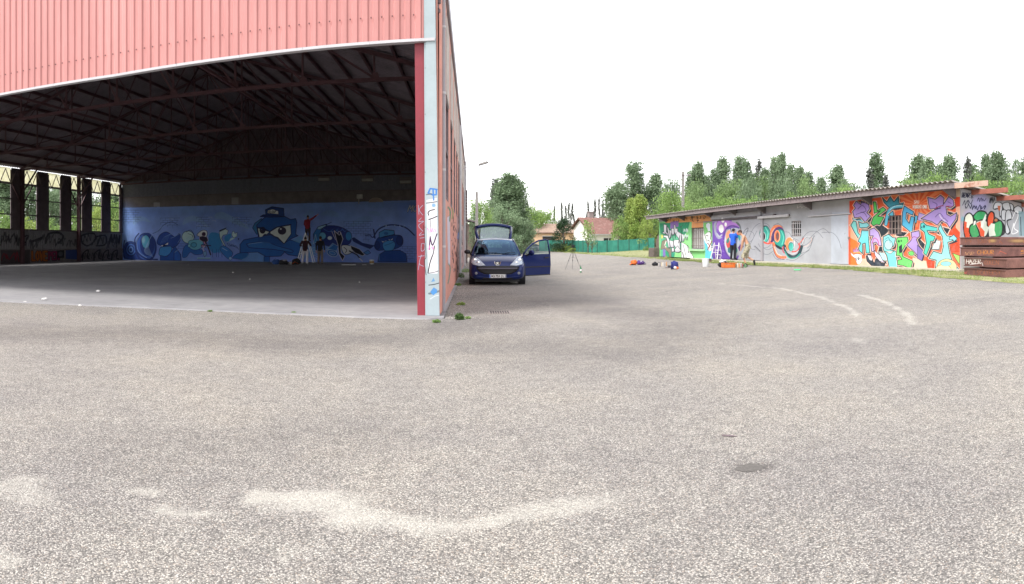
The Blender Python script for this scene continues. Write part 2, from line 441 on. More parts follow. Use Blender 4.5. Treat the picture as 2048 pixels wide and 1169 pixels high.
# ================================================================== GROUND
def lin(a, b, n): return [a + (b - a) * i / n for i in range(n)]
def seg_d(x, y, pts):
    best = 1e9
    for (x1, y1), (x2, y2) in zip(pts, pts[1:]):
        dx, dy = x2 - x1, y2 - y1; t = max(0, min(1, ((x - x1) * dx + (y - y1) * dy) / (dx * dx + dy * dy + 1e-9)))
        best = min(best, math.hypot(x - x1 - t * dx, y - y1 - t * dy))
    return best
def gp(px, py): p = onground(px, py); return (p.x, p.y)
SANDS = [  # worn pale wheel marks and dusty patches: (polyline on the ground, half width, strength)
    ([gp(545, 995), gp(640, 1005), gp(700, 1030)], .14, 1.0), ([gp(690, 1015), gp(800, 1045), gp(900, 1055), gp(990, 1050)], .11, .9),
    ([gp(700, 990), gp(760, 995)], .07, .7), ([gp(990, 1045), gp(1090, 1015), gp(1200, 1005)], .13, .8), ([gp(1200, 1005), gp(1300, 990)], .12, .45),
    ([gp(260, 980), gp(310, 985)], .06, .8), ([gp(320, 1020), gp(370, 1032), gp(420, 1030)], .06, .9), ([gp(30, 970), gp(95, 1000)], .16, .75), ([gp(550, 1105), gp(590, 1115)], .08, .85),
    ([gp(0, 1110), gp(25, 1130)], .08, .8), ([gp(0, 760), gp(60, 745), gp(150, 722), gp(300, 718)], .16, .45),
    ([gp(1440, 568), gp(1560, 577), gp(1640, 594), gp(1700, 618), gp(1714, 634)], .10, .85), ([gp(1718, 678), gp(1734, 688)], .10, .7), ([gp(1714, 634), gp(1718, 655), gp(1720, 678)], .09, .3),
    ([gp(1722, 590), gp(1775, 606), gp(1815, 628), gp(1826, 650)], .10, .85), ([gp(1812, 690), gp(1832, 692)], .14, .4),
    ([gp(1510, 590), gp(1580, 600), gp(1640, 612)], .3, .35), ([gp(1130, 560), gp(1400, 556), gp(1700, 572)], 1.6, .3), ([gp(1760, 760), gp(1900, 740), gp(2048, 730)], .5, .35),
    ([gp(1250, 1080), gp(1500, 1130), gp(1700, 1150)], .12, .3), ([gp(860, 1000), gp(930, 1020)], .08, .5)]
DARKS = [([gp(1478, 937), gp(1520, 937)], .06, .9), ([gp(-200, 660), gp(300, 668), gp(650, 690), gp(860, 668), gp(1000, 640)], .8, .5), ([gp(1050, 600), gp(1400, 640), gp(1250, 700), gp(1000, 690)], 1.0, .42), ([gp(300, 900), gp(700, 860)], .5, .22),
    ([gp(900, 600), gp(990, 590)], .8, .35)]  # last entry: hangar's shade at the corner, painted into the ground colour
xs = sorted(set([round(v, 4) for v in lin(-60, -14, 20) + lin(-14, -5, 30) + lin(-5, 10, 130) + lin(10, 22, 36) + lin(22, 60, 14) + [60.0]]))
ys = sorted(set([round(v, 4) for v in lin(-12, 1, 8) + lin(1, 5, 60) + lin(5, 16, 80) + lin(16, 46, 60) + lin(46, 110, 20) + [110.0]]))
mb = MB()
mb.v = [(x, y, ground_z(x, y)) for y in ys for x in xs]
nx = len(xs)
mb.f = [(j * nx + i, j * nx + i + 1, (j + 1) * nx + i + 1, (j + 1) * nx + i) for j in range(len(ys) - 1) for i in range(nx - 1)]; mb.m = [0] * len(mb.f)
m_yard, nt, b = newmat('weathered_asphalt')
p = pos(nt)
vo = nd(nt, 'ShaderNodeTexVoronoi'); nt.links.new(p, vo.inputs['Vector']); vo.inputs['Scale'].default_value = 140; vo.inputs['Randomness'].default_value = 1
vc = nd(nt, 'ShaderNodeSeparateColor'); nt.links.new(vo.outputs['Color'], vc.inputs[0])
stone = ramp(nt, vc.outputs[0], [(0, (.05, .05, .05)), (.2, (.12, .115, .11)), (.45, (.215, .20, .19)), (.72, (.33, .31, .29)), (.9, (.56, .53, .49)), (1, (.26, .20, .16))])
gap = ramp(nt, vo.outputs['Distance'], [(.35, 1.0), (.75, 0.45)])
fine = noise(nt, p, 260, 2, .6)
c = mixc(nt, 1.0, stone, gap, 'MULTIPLY')
c = mixc(nt, maths(nt, 'MULTIPLY', fine, .5), c, (.30, .285, .265))
big = ramp(nt, noise(nt, pos(nt, (1, 1, 1)), .55, 5, .6, .3), [(.3, (.84, .84, .87)), (.5, (1.0, 1.0, 1.0)), (.72, (1.14, 1.12, 1.07))])
c = mixc(nt, 1.0, c, big, 'MULTIPLY')
mid = ramp(nt, noise(nt, p, 7.0, 5, .65), [(.3, (.85, .84, .85)), (.7, (1.1, 1.1, 1.09))])
c = mixc(nt, 1.0, c, mid, 'MULTIPLY')
c = mixc(nt, 1.0, c, (1.25, 1.25, 1.225), 'MULTIPLY')
ck = nd(nt, 'ShaderNodeTexVoronoi', feature='DISTANCE_TO_EDGE'); cm_ = nd(nt, 'ShaderNodeVectorMath', operation='ADD'); nz_ = nd(nt, 'ShaderNodeTexNoise'); nt.links.new(p, nz_.inputs['Vector']); nz_.inputs['Scale'].default_value = 1.3; nz_.inputs['Detail'].default_value = 6
nt.links.new(p, cm_.inputs[0]); nt.links.new(nz_.outputs['Color'], cm_.inputs[1]); nt.links.new(cm_.outputs[0], ck.inputs['Vector']); ck.inputs['Scale'].default_value = .16
crk = maths(nt, 'MULTIPLY', ramp(nt, ck.outputs['Distance'], [(.0, 1.), (.0018, 0.)]), ramp(nt, noise(nt, p, .35, 3), [(.50, 0.), (.62, .28)]))
c = mixc(nt, crk, c, (.07, .065, .06))
at_s = nd(nt, 'ShaderNodeAttribute', attribute_name='wear_tone'); sep = nd(nt, 'ShaderNodeSeparateColor'); nt.links.new(at_s.outputs['Color'], sep.inputs[0])
brk = ramp(nt, noise(nt, p, 22, 6, .8), [(.36, 0.), (.56, 1.)])
brk2 = maths(nt, 'ADD', maths(nt, 'MULTIPLY', noise(nt, p, 6, 7, .8), .62), maths(nt, 'MULTIPLY', vc.outputs[1], .38))
sandf = ramp(nt, maths(nt, 'SUBTRACT', maths(nt, 'MULTIPLY', sep.outputs[0], 1.05), brk2), [(-.0, 0.), (.8, 1.)])
sandf = maths(nt, 'MULTIPLY', sandf, .78)
sandc = mixc(nt, fine, (.46, .44, .39), (.64, .615, .55))
c = mixc(nt, sandf, c, sandc)
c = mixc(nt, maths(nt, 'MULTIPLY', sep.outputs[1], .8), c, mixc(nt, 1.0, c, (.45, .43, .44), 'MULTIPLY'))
nt.links.new(c, b.inputs['Base Color'])
b.inputs['Roughness'].default_value = .93
b.inputs['Specular IOR Level'].default_value = .25
bumpit(nt, b, maths(nt, 'SUBTRACT', 1.0, vo.outputs['Distance']), .7, .006)
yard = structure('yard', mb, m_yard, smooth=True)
ca = yard.data.color_attributes.new('wear_tone', 'FLOAT_COLOR', 'POINT')  # red: pale wear; green: darker zones, including the painted corner shade
r_ = random.Random(4); cols = []
from mathutils import noise as mnoise
for x, y, z in mb.v:
    s = 0.; d_ = 0.
    if -12 < x < 20 and 1 < y < 30:
        w = mnoise.noise(Vector((x * 3.1, y * 3.1, 0))) * .6 + mnoise.noise(Vector((x * 9, y * 9, 3))) * .3
        for pts, hw, st in SANDS:
            dd = seg_d(x, y, pts)
            if dd < hw * 2.6: s = max(s, st * max(0, min(1, (1.55 + w * 1.6 - dd / hw) / 1.1)))
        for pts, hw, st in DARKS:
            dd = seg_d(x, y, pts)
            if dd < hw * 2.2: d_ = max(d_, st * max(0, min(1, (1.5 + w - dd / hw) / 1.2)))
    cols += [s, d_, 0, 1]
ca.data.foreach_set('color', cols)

# the land all round, to the horizon
mb = MB(); gx = [-1500, -600, -250, -120, -60, -28, 0, 3, 5, 7, 9, 11, 13.5, 20, 40, 80, 160, 400, 900, 1500]; gy = [-600, -100, 0, 40, 80, 110, 160, 260, 500, 1000, 2000]
mb.v = [(x, y, ground_z(x, y) - .06) for y in gy for x in gx]
mb.f = [(j * len(gx) + i, j * len(gx) + i + 1, (j + 1) * len(gx) + i + 1, (j + 1) * len(gx) + i) for j in range(len(gy) - 1) for i in range(len(gx) - 1)]; mb.m = [0] * len(mb.f)
m_land = mat('meadow_ground', (.16, .17, .07), .95, var=.45, vs=.35, tint=(.20, .17, .10))
structure('ground', mb, m_land)

# ================================================================== HANGAR
HX0, HX1, HY0, HY1 = -26.9, -.60, 10.85, 43.0            # left wall, right wall, open front, back wall
EAVE, RIDGE, MIDX = 6.15, 10.4, -13.75
def roof_z(x): return EAVE + (RIDGE - EAVE) * (1 - abs(x - MIDX) / (MIDX - HX0))
FLZ = .025
m_pink = mat('faded_salmon_steel', (.54, .235, .22), .55, var=.10, vs=1.6, aniso=(1, 1, .25), dirt=((.44, .25, .2), .66, .35))
m_pink_side = mat('chipped_salmon_steel', (.62, .29, .23), .6, var=.16, vs=2.5, dirt=((.22, .10, .075), .60, .6))
m_red = mat('red_painted_steel', (.24, .018, .028), .5, var=.2, vs=3, dirt=((.08, .035, .04), .64, .7))
m_redtruss = mat('dusty_red_truss_paint', (.10, .048, .055), .7, var=.3, vs=3)
m_trim = mat('pale_grey_trim', (.50, .49, .51), .45, var=.1, vs=3)
m_panel = mat('pale_blue_grey_corner_sheet', (.34, .405, .43), .5, var=.08, vs=3, dirt=((.35, .38, .4), .63, .5))
m_pipe = mat('grey_pvc_pipe', (.33, .32, .35), .5, var=.12, vs=5)
m_rooft = mat('sooty_fibre_cement', (.21, .18, .20), .9, var=.3, vs=1.3)
m_dark = mat('grimy_dark_cladding', (.15, .115, .125), .75, var=.35, vs=2.2)
m_conc = mat('stained_concrete', (.25, .235, .22), .9, var=.3, vs=2.0, bump=.2)
m_floor = mat('hangar_concrete_floor', (.30, .295, .30), .85, var=.2, vs=.5, bump=.25, bs=60, dirt=((.17, .165, .17), .60, .6), tint=(.22, .215, .225))
m_sheet = mat('galvanised_sheet', (.38, .38, .37), .45, metal=.3, var=.3, vs=2.5, dirt=((.10, .06, .05), .58, .7))
m_block = mat('grey_concrete_block', (.20, .175, .165), .9, var=.25, vs=2.5, bump=.3, bs=80)
m_mort = mat('dark_mortar', (.09, .09, .12), .95)
m_screw = mat('rusty_screw', (.14, .05, .05), .6)
m_tr, nt, b = newmat('yellowed_translucent_sheet')
p = pos(nt); c = ramp(nt, noise(nt, p, 3, 4), [(.3, (.62, .60, .36)), (.7, (.80, .78, .58))]); nt.links.new(c, b.inputs['Base Color'])
b.inputs['Roughness'].default_value = .6
tl = nd(nt, 'ShaderNodeBsdfTranslucent'); nt.links.new(c, tl.inputs['Color'])
mx = nd(nt, 'ShaderNodeMixShader'); mx.inputs[0].default_value = .75
nt.links.new(b.outputs[0], mx.inputs[1]); nt.links.new(tl.outputs[0], mx.inputs[2]); nt.links.new(mx.outputs[0], nt.nodes['Material Output'].inputs['Surface'])

m_tr2 = mat('faded_pink_translucent', (.50, .44, .40), .6, var=.25, vs=3)
def corr(mb, P, n, s0, s1, zb, zt, pitch, depth, flat=.55):
    """trapezoid-ribbed upright sheet; P(s) gives the foot (x, y), n the outward direction"""
    k = max(1, round((s1 - s0) / pitch)); pitch = (s1 - s0) / k; pts = []
    for i in range(k):
        a = s0 + i * pitch; r = pitch * (1 - flat) / 2; e = pitch * .13
        pts += [(a, 0), (a + r - e / 2, 0), (a + r + e / 2, depth), (a + pitch - r - e / 2, depth), (a + pitch - r + e / 2, 0)]
    pts.append((s1, 0)); vs = []
    for s, d in pts:
        x, y = P(s); x += n[0] * d; y += n[1] * d
        vs += [(x, y, zb(s) if callable(zb) else zb), (x, y, zt(s) if callable(zt) else zt)]
    mb.add(vs, [(2 * i, 2 * i + 2, 2 * i + 3, 2 * i + 1) for i in range(len(pts) - 1)])
    return mb

hangar = thing('hangar', 'huge open-fronted hangar with salmon ribbed front and dark trussed interior', 'hangar', (-13.75, 26.9, 0))
# front cladding
_d = [(-30, 0), (-10.2, 0), (-6.9, -.085), (-4.2, -.07), (-1.8, -.03), (-.5, 0)]
def sag(x):
    for (a, va), (b_, vb) in zip(_d, _d[1:]):
        if a <= x <= b_: return va + (vb - va) * (x - a) / (b_ - a)
    return 0
FB = 4.80
mb = corr(MB(), lambda s: (s, HY0), (0, -1), HX0, -.86, lambda s: FB + sag(s) - .01, lambda s: roof_z(s) + .1, .186, .023, .55)
nt = m_pink.node_tree; b = nt.nodes['Principled BSDF']; sx = nd(nt, 'ShaderNodeSeparateXYZ'); nt.links.new(pos(nt), sx.inputs[0]); wn_ = nd(nt, 'ShaderNodeTexWhiteNoise', noise_dimensions='1D'); nt.links.new(maths(nt, 'FLOOR', maths(nt, 'MULTIPLY', sx.outputs[0], 1 / .93)), wn_.inputs['W'])
st_ = ramp(nt, noise(nt, pos(nt, (9, 9, .35)), 1.0, 4, .6), [(.35, (.90, .88, .88)), (.6, (1, 1, 1))])
nt.links.new(mixc(nt, 1.0, mixc(nt, 1.0, b.inputs['Base Color'].links[0].from_socket, ramp(nt, wn_.outputs['Value'], [(0, (.93, .92, .92)), (1, (1.04, 1.03, 1.03))]), 'MULTIPLY'), st_, 'MULTIPLY'), b.inputs['Base Color'])
obj('front_cladding', mb, m_pink, hangar)
mb = MB()
for i in range(140):
    x = HX0 + .2 + i * .186
    if x < -.9:
        z = FB + sag(x) + .44
        mb.box(x - .011, x + .011, HY0 - .042, HY0 - .027, z - .011, z + .011)
obj('screws', mb, m_screw, hangar, kind='stuff')
xs2 = [-26.9, -20, -14, -10.2, -8.5, -6.9, -5.5, -4.2, -3, -1.8, -.66]
for a, b_ in zip(xs2, xs2[1:]):
    mb = MB(); za, zb2 = FB + sag(a), FB + sag(b_)
    mb.loft([[(x, HY0 - .075, z - .035), (x, HY0 + .05, z - .035), (x, HY0 + .05, z - .02), (x, HY0 - .06, z - .02), (x, HY0 - .06, z + .015), (x, HY0 - .075, z + .015)] for x, z in ((a, za), (b_ - .004, zb2))])
    obj('edge_trim', mb, m_trim, hangar)
# lintel beam behind the cladding
obj('lintel_beam', MB().box(HX0, -1.0, HY0 + .08, HY0 + .2, FB + .06, FB + .3), m_redtruss, hangar)

# corner: red column, pale sheet, salmon return
def taper(mb, lo, hi, z0, z1, y0, y1):
    return mb.loft([[(lo[0], y0, z0), (lo[1], y0, z0), (lo[1], y1, z0), (lo[0], y1, z0)], [(hi[0], y0, z1), (hi[1], y0, z1), (hi[1], y1, z1), (hi[0], y1, z1)]])
mb = MB(); taper(mb, (-.972, -.835), (-1.022, -.858), .02, 4.9, HY0 + .03, HY0 + .045); taper(mb, (-.91, -.90), (-.945, -.935), .02, 4.9, HY0 + .045, HY0 + .2); taper(mb, (-.972, -.835), (-1.022, -.858), .02, 4.9, HY0 + .2, HY0 + .215)
m_redcol = mat('red_column_paint', (.24, .024, .04), .5, var=.15, vs=2, dirt=((.13, .05, .06), .66, .6))
col_red = obj('column', mb, m_redcol, hangar, label='red steel column at the open corner')
mb = MB(); taper(mb, (-.790, -.585), (-.826, -.668), .03, 6.1, HY0 - .05, HY0 - .04)
taper(mb, (-.832, -.792), (-.858, -.828), .03, 6.1, HY0 - .02, HY0 - .01); taper(mb, (-.800, -.790), (-.833, -.826), .03, 6.1, HY0 - .045, HY0 - .01)
taper(mb, (-.590, -.585), (-.673, -.668), .03, 6.1, HY0 - .04, HY0 + .05)
obj('corner_panel', mb, m_panel, hangar, label='pale blue-grey corner sheet sprayed with tags')
mb = MB(); 
for z in (.6, 1.55, 2.5, 3.5, 4.3): mb.box(-.838, -.828, HY0 - .03, HY0 - .018, z, z + .012)
obj('rivets', mb, m_dark, hangar, kind='stuff')
mb = MB(); taper(mb, (-.60, -.585), (-.66, -.63), .02, 6.1, HY0 + .06, HY0 + .32); obj('corner_return', mb, m_pink_side, hangar)
for x in (-.80, -.65): obj('panel_foot', MB().box(x, x + .05, HY0 - .03, HY0 + .03, .0, .035), m_dark, hangar)

# roof: two ribbed slopes, ridge, barge and gutter
def roof_slope(x0, x1, name):
    mb = MB(); y = HY0 - .12; pts = []
    while y < HY1 + .3:
        pts += [(y, 0), (y + .05, .035), (y + .12, .035), (y + .17, 0)]; y += .22
    vs = []
    for yy, dz in pts: vs += [(x0, yy, roof_z(x0) + .12 + dz), (x1, yy, roof_z(x1) + .12 + dz)]
    mb.add(vs, [(2 * i, 2 * i + 2, 2 * i + 3, 2 * i + 1) for i in range(len(pts) - 1)])
    obj(name, mb, m_rooft, hangar)
roof_slope(HX0 - .15, MIDX, 'roof'); roof_slope(-.52, MIDX, 'roof')
obj('gutter', MB().loft([[(-.575, y, 6.12), (-.56, y, 6.03), (-.49, y, 6.03), (-.475, y, 6.14), (-.49, y, 6.14), (-.50, y, 6.05), (-.55, y, 6.05), (-.565, y, 6.12)] for y in (HY0 - .1, HY1 + .1)]), m_pipe, hangar)
obj('barge_board', MB().loft([[(-.60, y, 5.82), (-.545, y, 5.98), (-.545, y, 6.26), (-.60, y, 6.26)] for y in (HY0 - .1, HY1 + .1)]), m_pink_side, hangar)

# trusses with every member of its own
FR = [12.2, 18.2, 24.4, 30.6, 36.8, 42.7]
def truss(y, fine=True):
    t = MB(); zb = 6.1
    t.beam((HX0 + .1, y, zb), (HX1 - .1, y, zb), .07, .09); t.beam((HX0 + .1, y + .06, zb), (HX1 - .1, y + .06, zb), .02, .12)
    o = obj('truss', t, m_redtruss, hangar)
    for s in (-1, 1):
        xe = MIDX + s * 13.1
        obj('top_chord', MB().beam((xe, y, roof_z(xe) - .02), (MIDX, y, RIDGE - .06), .09, .12), m_redtruss, o)
    N = 12; X = [HX0 + .1 + (HX1 - HX0 - .2) * i / N for i in range(N + 1)]
    for i in range(1, N):
        obj('post', MB().angle((X[i], y, zb), (X[i], y, roof_z(X[i]) - .05), .055), m_redtruss, o)
        j = i + 1 if i < N / 2 else i - 1
        obj('brace', MB().angle((X[i], y + .03, zb), (X[j], y + .03, roof_z(X[j]) - .05), .06), m_redtruss, o)
        if i == N // 2: obj('brace', MB().angle((X[i], y + .03, zb), (X[i + 1], y + .03, roof_z(X[i + 1]) - .05), .06), m_redtruss, o)
        g = MB().prism([(X[i] - .16, zb - .04), (X[i] + .16, zb - .04), (X[i] + .08, zb + .2), (X[i] - .08, zb + .2)], y - .01, y + .01); obj('gusset', g, m_redtruss, o)
for y in FR: truss(y)
for i in range(23):                                              # purlins, and long wind braces under the roof
    x = HX0 + .5 + i * (HX1 - HX0 - 1.0) / 22; z = roof_z(x) + .04
    obj('purlin', MB().beam((x, HY0, z), (x, HY1, z), .07, .14), m_redtruss, hangar)
for a, b_ in zip(FR[:-1], FR[1:]):
    for x in (-22.5, -18, -9, -4.8):
        obj('wind_brace', MB().beam((x, a, 6.15), (x + (2 if x < -13 else -2), b_, roof_z(x + (2 if x < -13 else -2)) - .1), .05, .05), m_redtruss, hangar)
for x in (-20.3, -13.75, -7.2): obj('tie_beam', MB().beam((x, HY0 + .2, 6.13), (x, HY1, 6.13), .06, .08), m_redtruss, hangar)

# ---- side walls
OPEN = [(y, y + 1.38) for y in [HY1 - .35 - 1.38 - 2.58 * k for k in range(12)] if y > HY0 + .3]
PIER = []; yy = HY1
for o0, o1 in OPEN: PIER.append((o1, yy)); yy = o0
PIER.append((HY0 + .1, yy))
def side(x, nx_, inner, outer, ztr, sign):
    """one long side: plinth, low ribbed sheet, upright ribbed strips, panes and bars"""
    for y0, y1 in PIER:
        z0 = 2.2 if sign < 0 else 0.05
        mb = corr(MB(), lambda s: (x, s), (nx_, 0), y0, y1, z0, EAVE + .03, .2, .035)
        obj('wall_panel', mb, outer, hangar)
        obj('lining_board', MB().box(x - nx_ * .07 - .008, x - nx_ * .07 + .008, y0 + .03, y1 - .03, 2.26, EAVE - .3), inner, hangar)
    for y0, y1 in OPEN:
        w = obj('window', MB().box(x - .03, x + .03, y0, y0 + .05, 2.2, EAVE - .1).box(x - .03, x + .03, y1 - .05, y1, 2.2, EAVE - .1), m_dark, hangar)
        for z in ([2.25, 3.2, 4.2, ztr] if sign < 0 else [2.25, 3.25, ztr]): obj('bar', MB().box(x - .03, x + .03, y0 + .05, y1 - .05, z - .035, z + .035), m_dark, w)
        mbp = corr(MB(), lambda s: (x + nx_ * .035, s), (nx_, 0), y0, y1, ztr + .03, EAVE + .03, .12, .02)
        obj('pane', mbp, m_tr if sign < 0 else m_tr2, w)
        if sign > 0:
            obj('lower_sheet', corr(MB(), lambda s: (x, s), (nx_, 0), y0, y1, .05, 2.2, .2, .035), outer, w)
side(HX0, -1, m_dark, m_dark, 5.22, -1)
side(HX1, 1, m_dark, m_pink_side, 4.3, 1)
# eave lattice, columns with their forked braces (left wall)
for a, b_ in zip(FR[:-1], FR[1:]):
    mb = MB(); n = 6; x = HX0 + .16
    mb.beam((x, a, 5.12), (x, b_, 5.12), .05, .06)
    for i in range(n):
        ya, yb = a + (b_ - a) * i / n, a + (b_ - a) * (i + .5) / n; yc = a + (b_ - a) * (i + 1) / n
        mb.beam((x, ya, 5.12), (x, yb, 6.05), .04, .04); mb.beam((x, yb, 6.05), (x, yc, 5.12), .04, .04)
    obj('eave_lattice', mb, m_dark, hangar)
for y in FR[:-1]:
    x = HX0 + .22
    c_ = obj('column', MB().beam((x, y, 0), (x, y, 6.1), .22, .02, (0, 1, 0)).beam((x - .1, y, 0), (x - .1, y, 6.1), .02, .2, (0, 1, 0)).beam((x + .1, y, 0), (x + .1, y, 6.1), .02, .2, (0, 1, 0)), m_redtruss, hangar)
    for s in (-1, 1): obj('brace', MB().beam((x, y, 3.75), (x, y + s * 1.0, 5.1), .07, .07), m_redtruss, c_)
    obj('brace', MB().beam((x, y, 4.6), (x + 1.3, y, 6.1), .08, .08), m_redtruss, c_)
# gable over the back wall
mb = corr(MB(), lambda s: (s, HY1 + .05), (0, -1), HX0, HX1, 6.34, lambda s: roof_z(s) + .1, .25, .03); obj('gable_cladding', mb, m_dark, hangar)
mb = corr(MB(), lambda s: (s, HY1 + .02), (0, -1), HX0, HX1, 5.02, 6.3, .12, .02); obj('wall_strip', mb, mat('dim_blue_grey_sheet', (.17, .18, .22), .7), hangar)
obj('wall_cap', MB().box(HX0, HX1, HY1 - .02, HY1 + .4, 4.99, 5.06), m_dark, hangar)
obj('rear_light_stop', MB().box(HX0 - .1, HX1 + .1, HY1 + .25, HY1 + .3, 4.8, 7.0), m_dark, hangar)  # hidden strip added behind the wall joints to stop light leaking in
obj('wall_rail', MB().box(HX0, HX1, HY1 - .08, HY1 - .02, 6.3, 6.36), m_dark, hangar)
m_dimw = mat('dusty_white_board', (.40, .40, .38), .8)
for px, py in ((648, 356), (735, 357), (811, 361)):
    X = HY1 * math.tan(az(px)); z = zat(py, math.hypot(X, HY1))
    w = obj('window', MB().box(X - .42, X + .42, HY1 - .06, HY1 - .03, z - .24, z + .24), m_dark, hangar)
    obj('pane', MB().box(X - .39, X + .39, HY1 - .072, HY1 - .062, z - .21, z - .02), m_dimw, w); obj('pane', MB().box(X - .39, X + .39, HY1 - .072, HY1 - .062, z + .02, z + .21), m_block, w)

# front slab: worn concrete floor whose lip sits just above the asphalt
lip = [(HX0, 10.0), (-14, 9.9), (-9.43, 10.02), (-7.8, 10.45), (-6.1, 10.72), (-5.0, 10.8), (-4.4, 10.82), (-3.2, 10.74), (-2.1, 10.62), (-1.2, 10.5), (-.72, 10.48), (-.5, 10.6)]
mb = MB(); top = []; r_ = random.Random(2); P_ = []
for (a, b_), (c_, d_) in zip(lip, lip[1:]):
    n = max(1, int((c_ - a) / .25))
    for i in range(n): t = i / n; P_.append((a + (c_ - a) * t, b_ + (d_ - b_) * t + r_.uniform(-.02, .02)))
P_.append(lip[-1])
vs = [(x, y, FLZ) for x, y in P_] + [(x, y - .03, -.05) for x, y in P_] + [(x, HY1 + .3, FLZ) for x, y in P_]
n = len(P_); mb.add(vs, [(i, i + 1, 2 * n + i + 1, 2 * n + i) for i in range(n - 1)] + [(n + i, n + i + 1, i + 1, i) for i in range(n - 1)])
structure('hangar_floor', mb, m_floor)

# ---- down pipes and hardware on the corner
dp = MB().tube([(-.555, 11.45, .04), (-.555, 11.45, 5.95)], .045, 12); o = obj('downpipe', dp, m_pipe, hangar)
for z in (1.2, 2.6, 4.0, 5.2): obj('clamp', MB().lathe([(.052, z), (.052, z + .04)], 12, None, (-.555, 11.45, 0)), m_trim, o)
o = obj('downpipe', MB().tube([(-.53, 24.7, .04), (-.53, 24.7, 5.95)], .06, 12), m_trim, hangar)
o = obj('downpipe', MB().tube([(-.53, 37.2, .04), (-.53, 37.2, 5.95)], .06, 12), m_trim, hangar)
mb = MB().tube([(-.62, 11.0, 6.1), (-.62, 11.0, 5.6), (-.625, 11.0, 5.35)], [.03, .03, .028], 10); o = obj('standpipe', mb, m_pipe, hangar)
obj('valve', MB().lathe([(.03, 5.46), (.05, 5.48), (.05, 5.55), (.03, 5.57)], 10, None, (-.62, 11.0, 0)).lathe([(.03, 5.3), (.045, 5.32), (.045, 5.37), (.03, 5.39)], 10, None, (-.622, 11.0, 0)).tube([(-.66, 10.99, 5.5), (-.7, 10.97, 5.47), (-.69, 10.97, 5.3)], .009, 6), m_dark, o)
obj('handle', MB().tube([(-.625, 11.0, 5.33), (-.65, 10.98, 5.2), (-.64, 10.98, 5.12), (-.61, 10.98, 5.18), (-.615, 11, 5.32)], .008, 6), m_dark, o)
obj('cable', MB().tube([(-.6, 11.12, 5.6), (-.595, 11.12, 4.6), (-.60, 11.1, 3.6), (-.592, 11.12, 2.4), (-.595, 11.12, .3)], .008, 6), m_dark, hangar)
# ================================================================== BLUE MURAL on the hangar's back wall
cv = Canvas(236, 340, 850, 540, 3)
cv.view(0, 0, 1)
cv.poly([(240, 416), (560, 408), (850, 400), (850, 540), (240, 540)], '#7a9ce2', col2='#7089dc')
for i in range(46):
    r = random.Random(i); cv.ell(r.uniform(240, 840), r.uniform(410, 530), r.uniform(20, 60), r.uniform(6, 18), r.choice(['#75a4ea', '#4a6cc8', '#6480dc', '#6c92e2', '#5074cc']), .35, soft=1.2)
cv.ell(246, 470, 22, 60, '#7aa6e6', .6, soft=1.4)
cv.poly([(236, 416), (243, 416), (243, 452), (236, 452)], '#e08a40')
V = cv.view(240, 380, 6.4)                         # left half
for pts in ([(160, 430), (190, 350), (280, 340), (350, 370), (385, 415), (300, 400), (230, 410), (190, 450)], [(800, 450), (830, 370), (930, 330), (1040, 370), (1140, 490), (1040, 430), (930, 400), (850, 430)],
            [(1210, 320), (1290, 280), (1400, 320), (1560, 410), (1650, 500), (1500, 450), (1330, 380), (1230, 370)]):
    V.poly(pts, '#7ea6d6', .55, smooth=True)
def courses(x0, y0, nr, nc, col='#16285c'):        # a few painted block joints
    for r in range(nr):
        y = y0 + r * 30
        V.line([(x0 + (r % 2) * 30, y), (x0 + nc * 62 - (r % 3) * 20, y)], 4, col, .8)
        for c in range(nc): V.line([(x0 + 60 * c + (r % 2) * 30, y), (x0 + 60 * c + (r % 2) * 30, y + 28)], 4, col, .7)
courses(20, 260, 6, 4); courses(520, 360, 4, 4); courses(980, 350, 5, 3); courses(1440, 350, 4, 4); courses(720, 690, 3, 3)
for q in ((1130, 350), (1480, 352), (1570, 398), (1180, 395), (1580, 440), (630, 370), (980, 460), (1060, 460)): V.line([q, (q[0] + 46, q[1]), (q[0] + 46, q[1] + 16)], 4, '#a9c6ee', .8)
# swirls, far left
V.poly([(70, 880), (50, 780), (70, 690), (140, 660), (210, 700), (240, 800), (330, 880)], '#1f3f96', smooth=True, line='#0e1c50', lw=8)
for R, c in ((90, '#0f2464'), (74, '#3f6cc6'), (56, '#14307c'), (38, '#5e8fe0'), (22, '#14307c')): V.ell(140, 765, R * .8, R, c)
V.ell(330, 740, 140, 190, '#132a70'); V.ell(330, 730, 118, 165, '#3057b4'); V.ell(350, 700, 95, 150, '#162f7c'); V.ell(330, 665, 52, 85, '#4fa6cf', line='#0f1f58', lw=7); V.ell(300, 640, 20, 40, '#9fd0e6', .7, soft=.8)
for t in range(9): V.line([(420 - t * 9, 560 + t * 16), (360 - t * 6, 700 + t * 10), (420 - t * 10, 860 - t * 4)], 4, '#8fb4ea', .6, smooth=True)
V.line([(240, 560), (190, 640), (215, 790), (330, 880), (480, 890)], 16, '#0f2260', smooth=True); V.line([(250, 590), (215, 660), (240, 790), (340, 870)], 5, '#9cc0f0', .8, smooth=True)
V.line([(60, 650), (40, 760), (60, 880)], 14, '#102664', smooth=True)
V.line([(420, 560), (500, 520), (560, 450), (660, 410), (740, 450)], 7, '#1c357e', smooth=True); V.line([(440, 620), (500, 500), (620, 440)], 5, '#88ace0', .6, smooth=True)
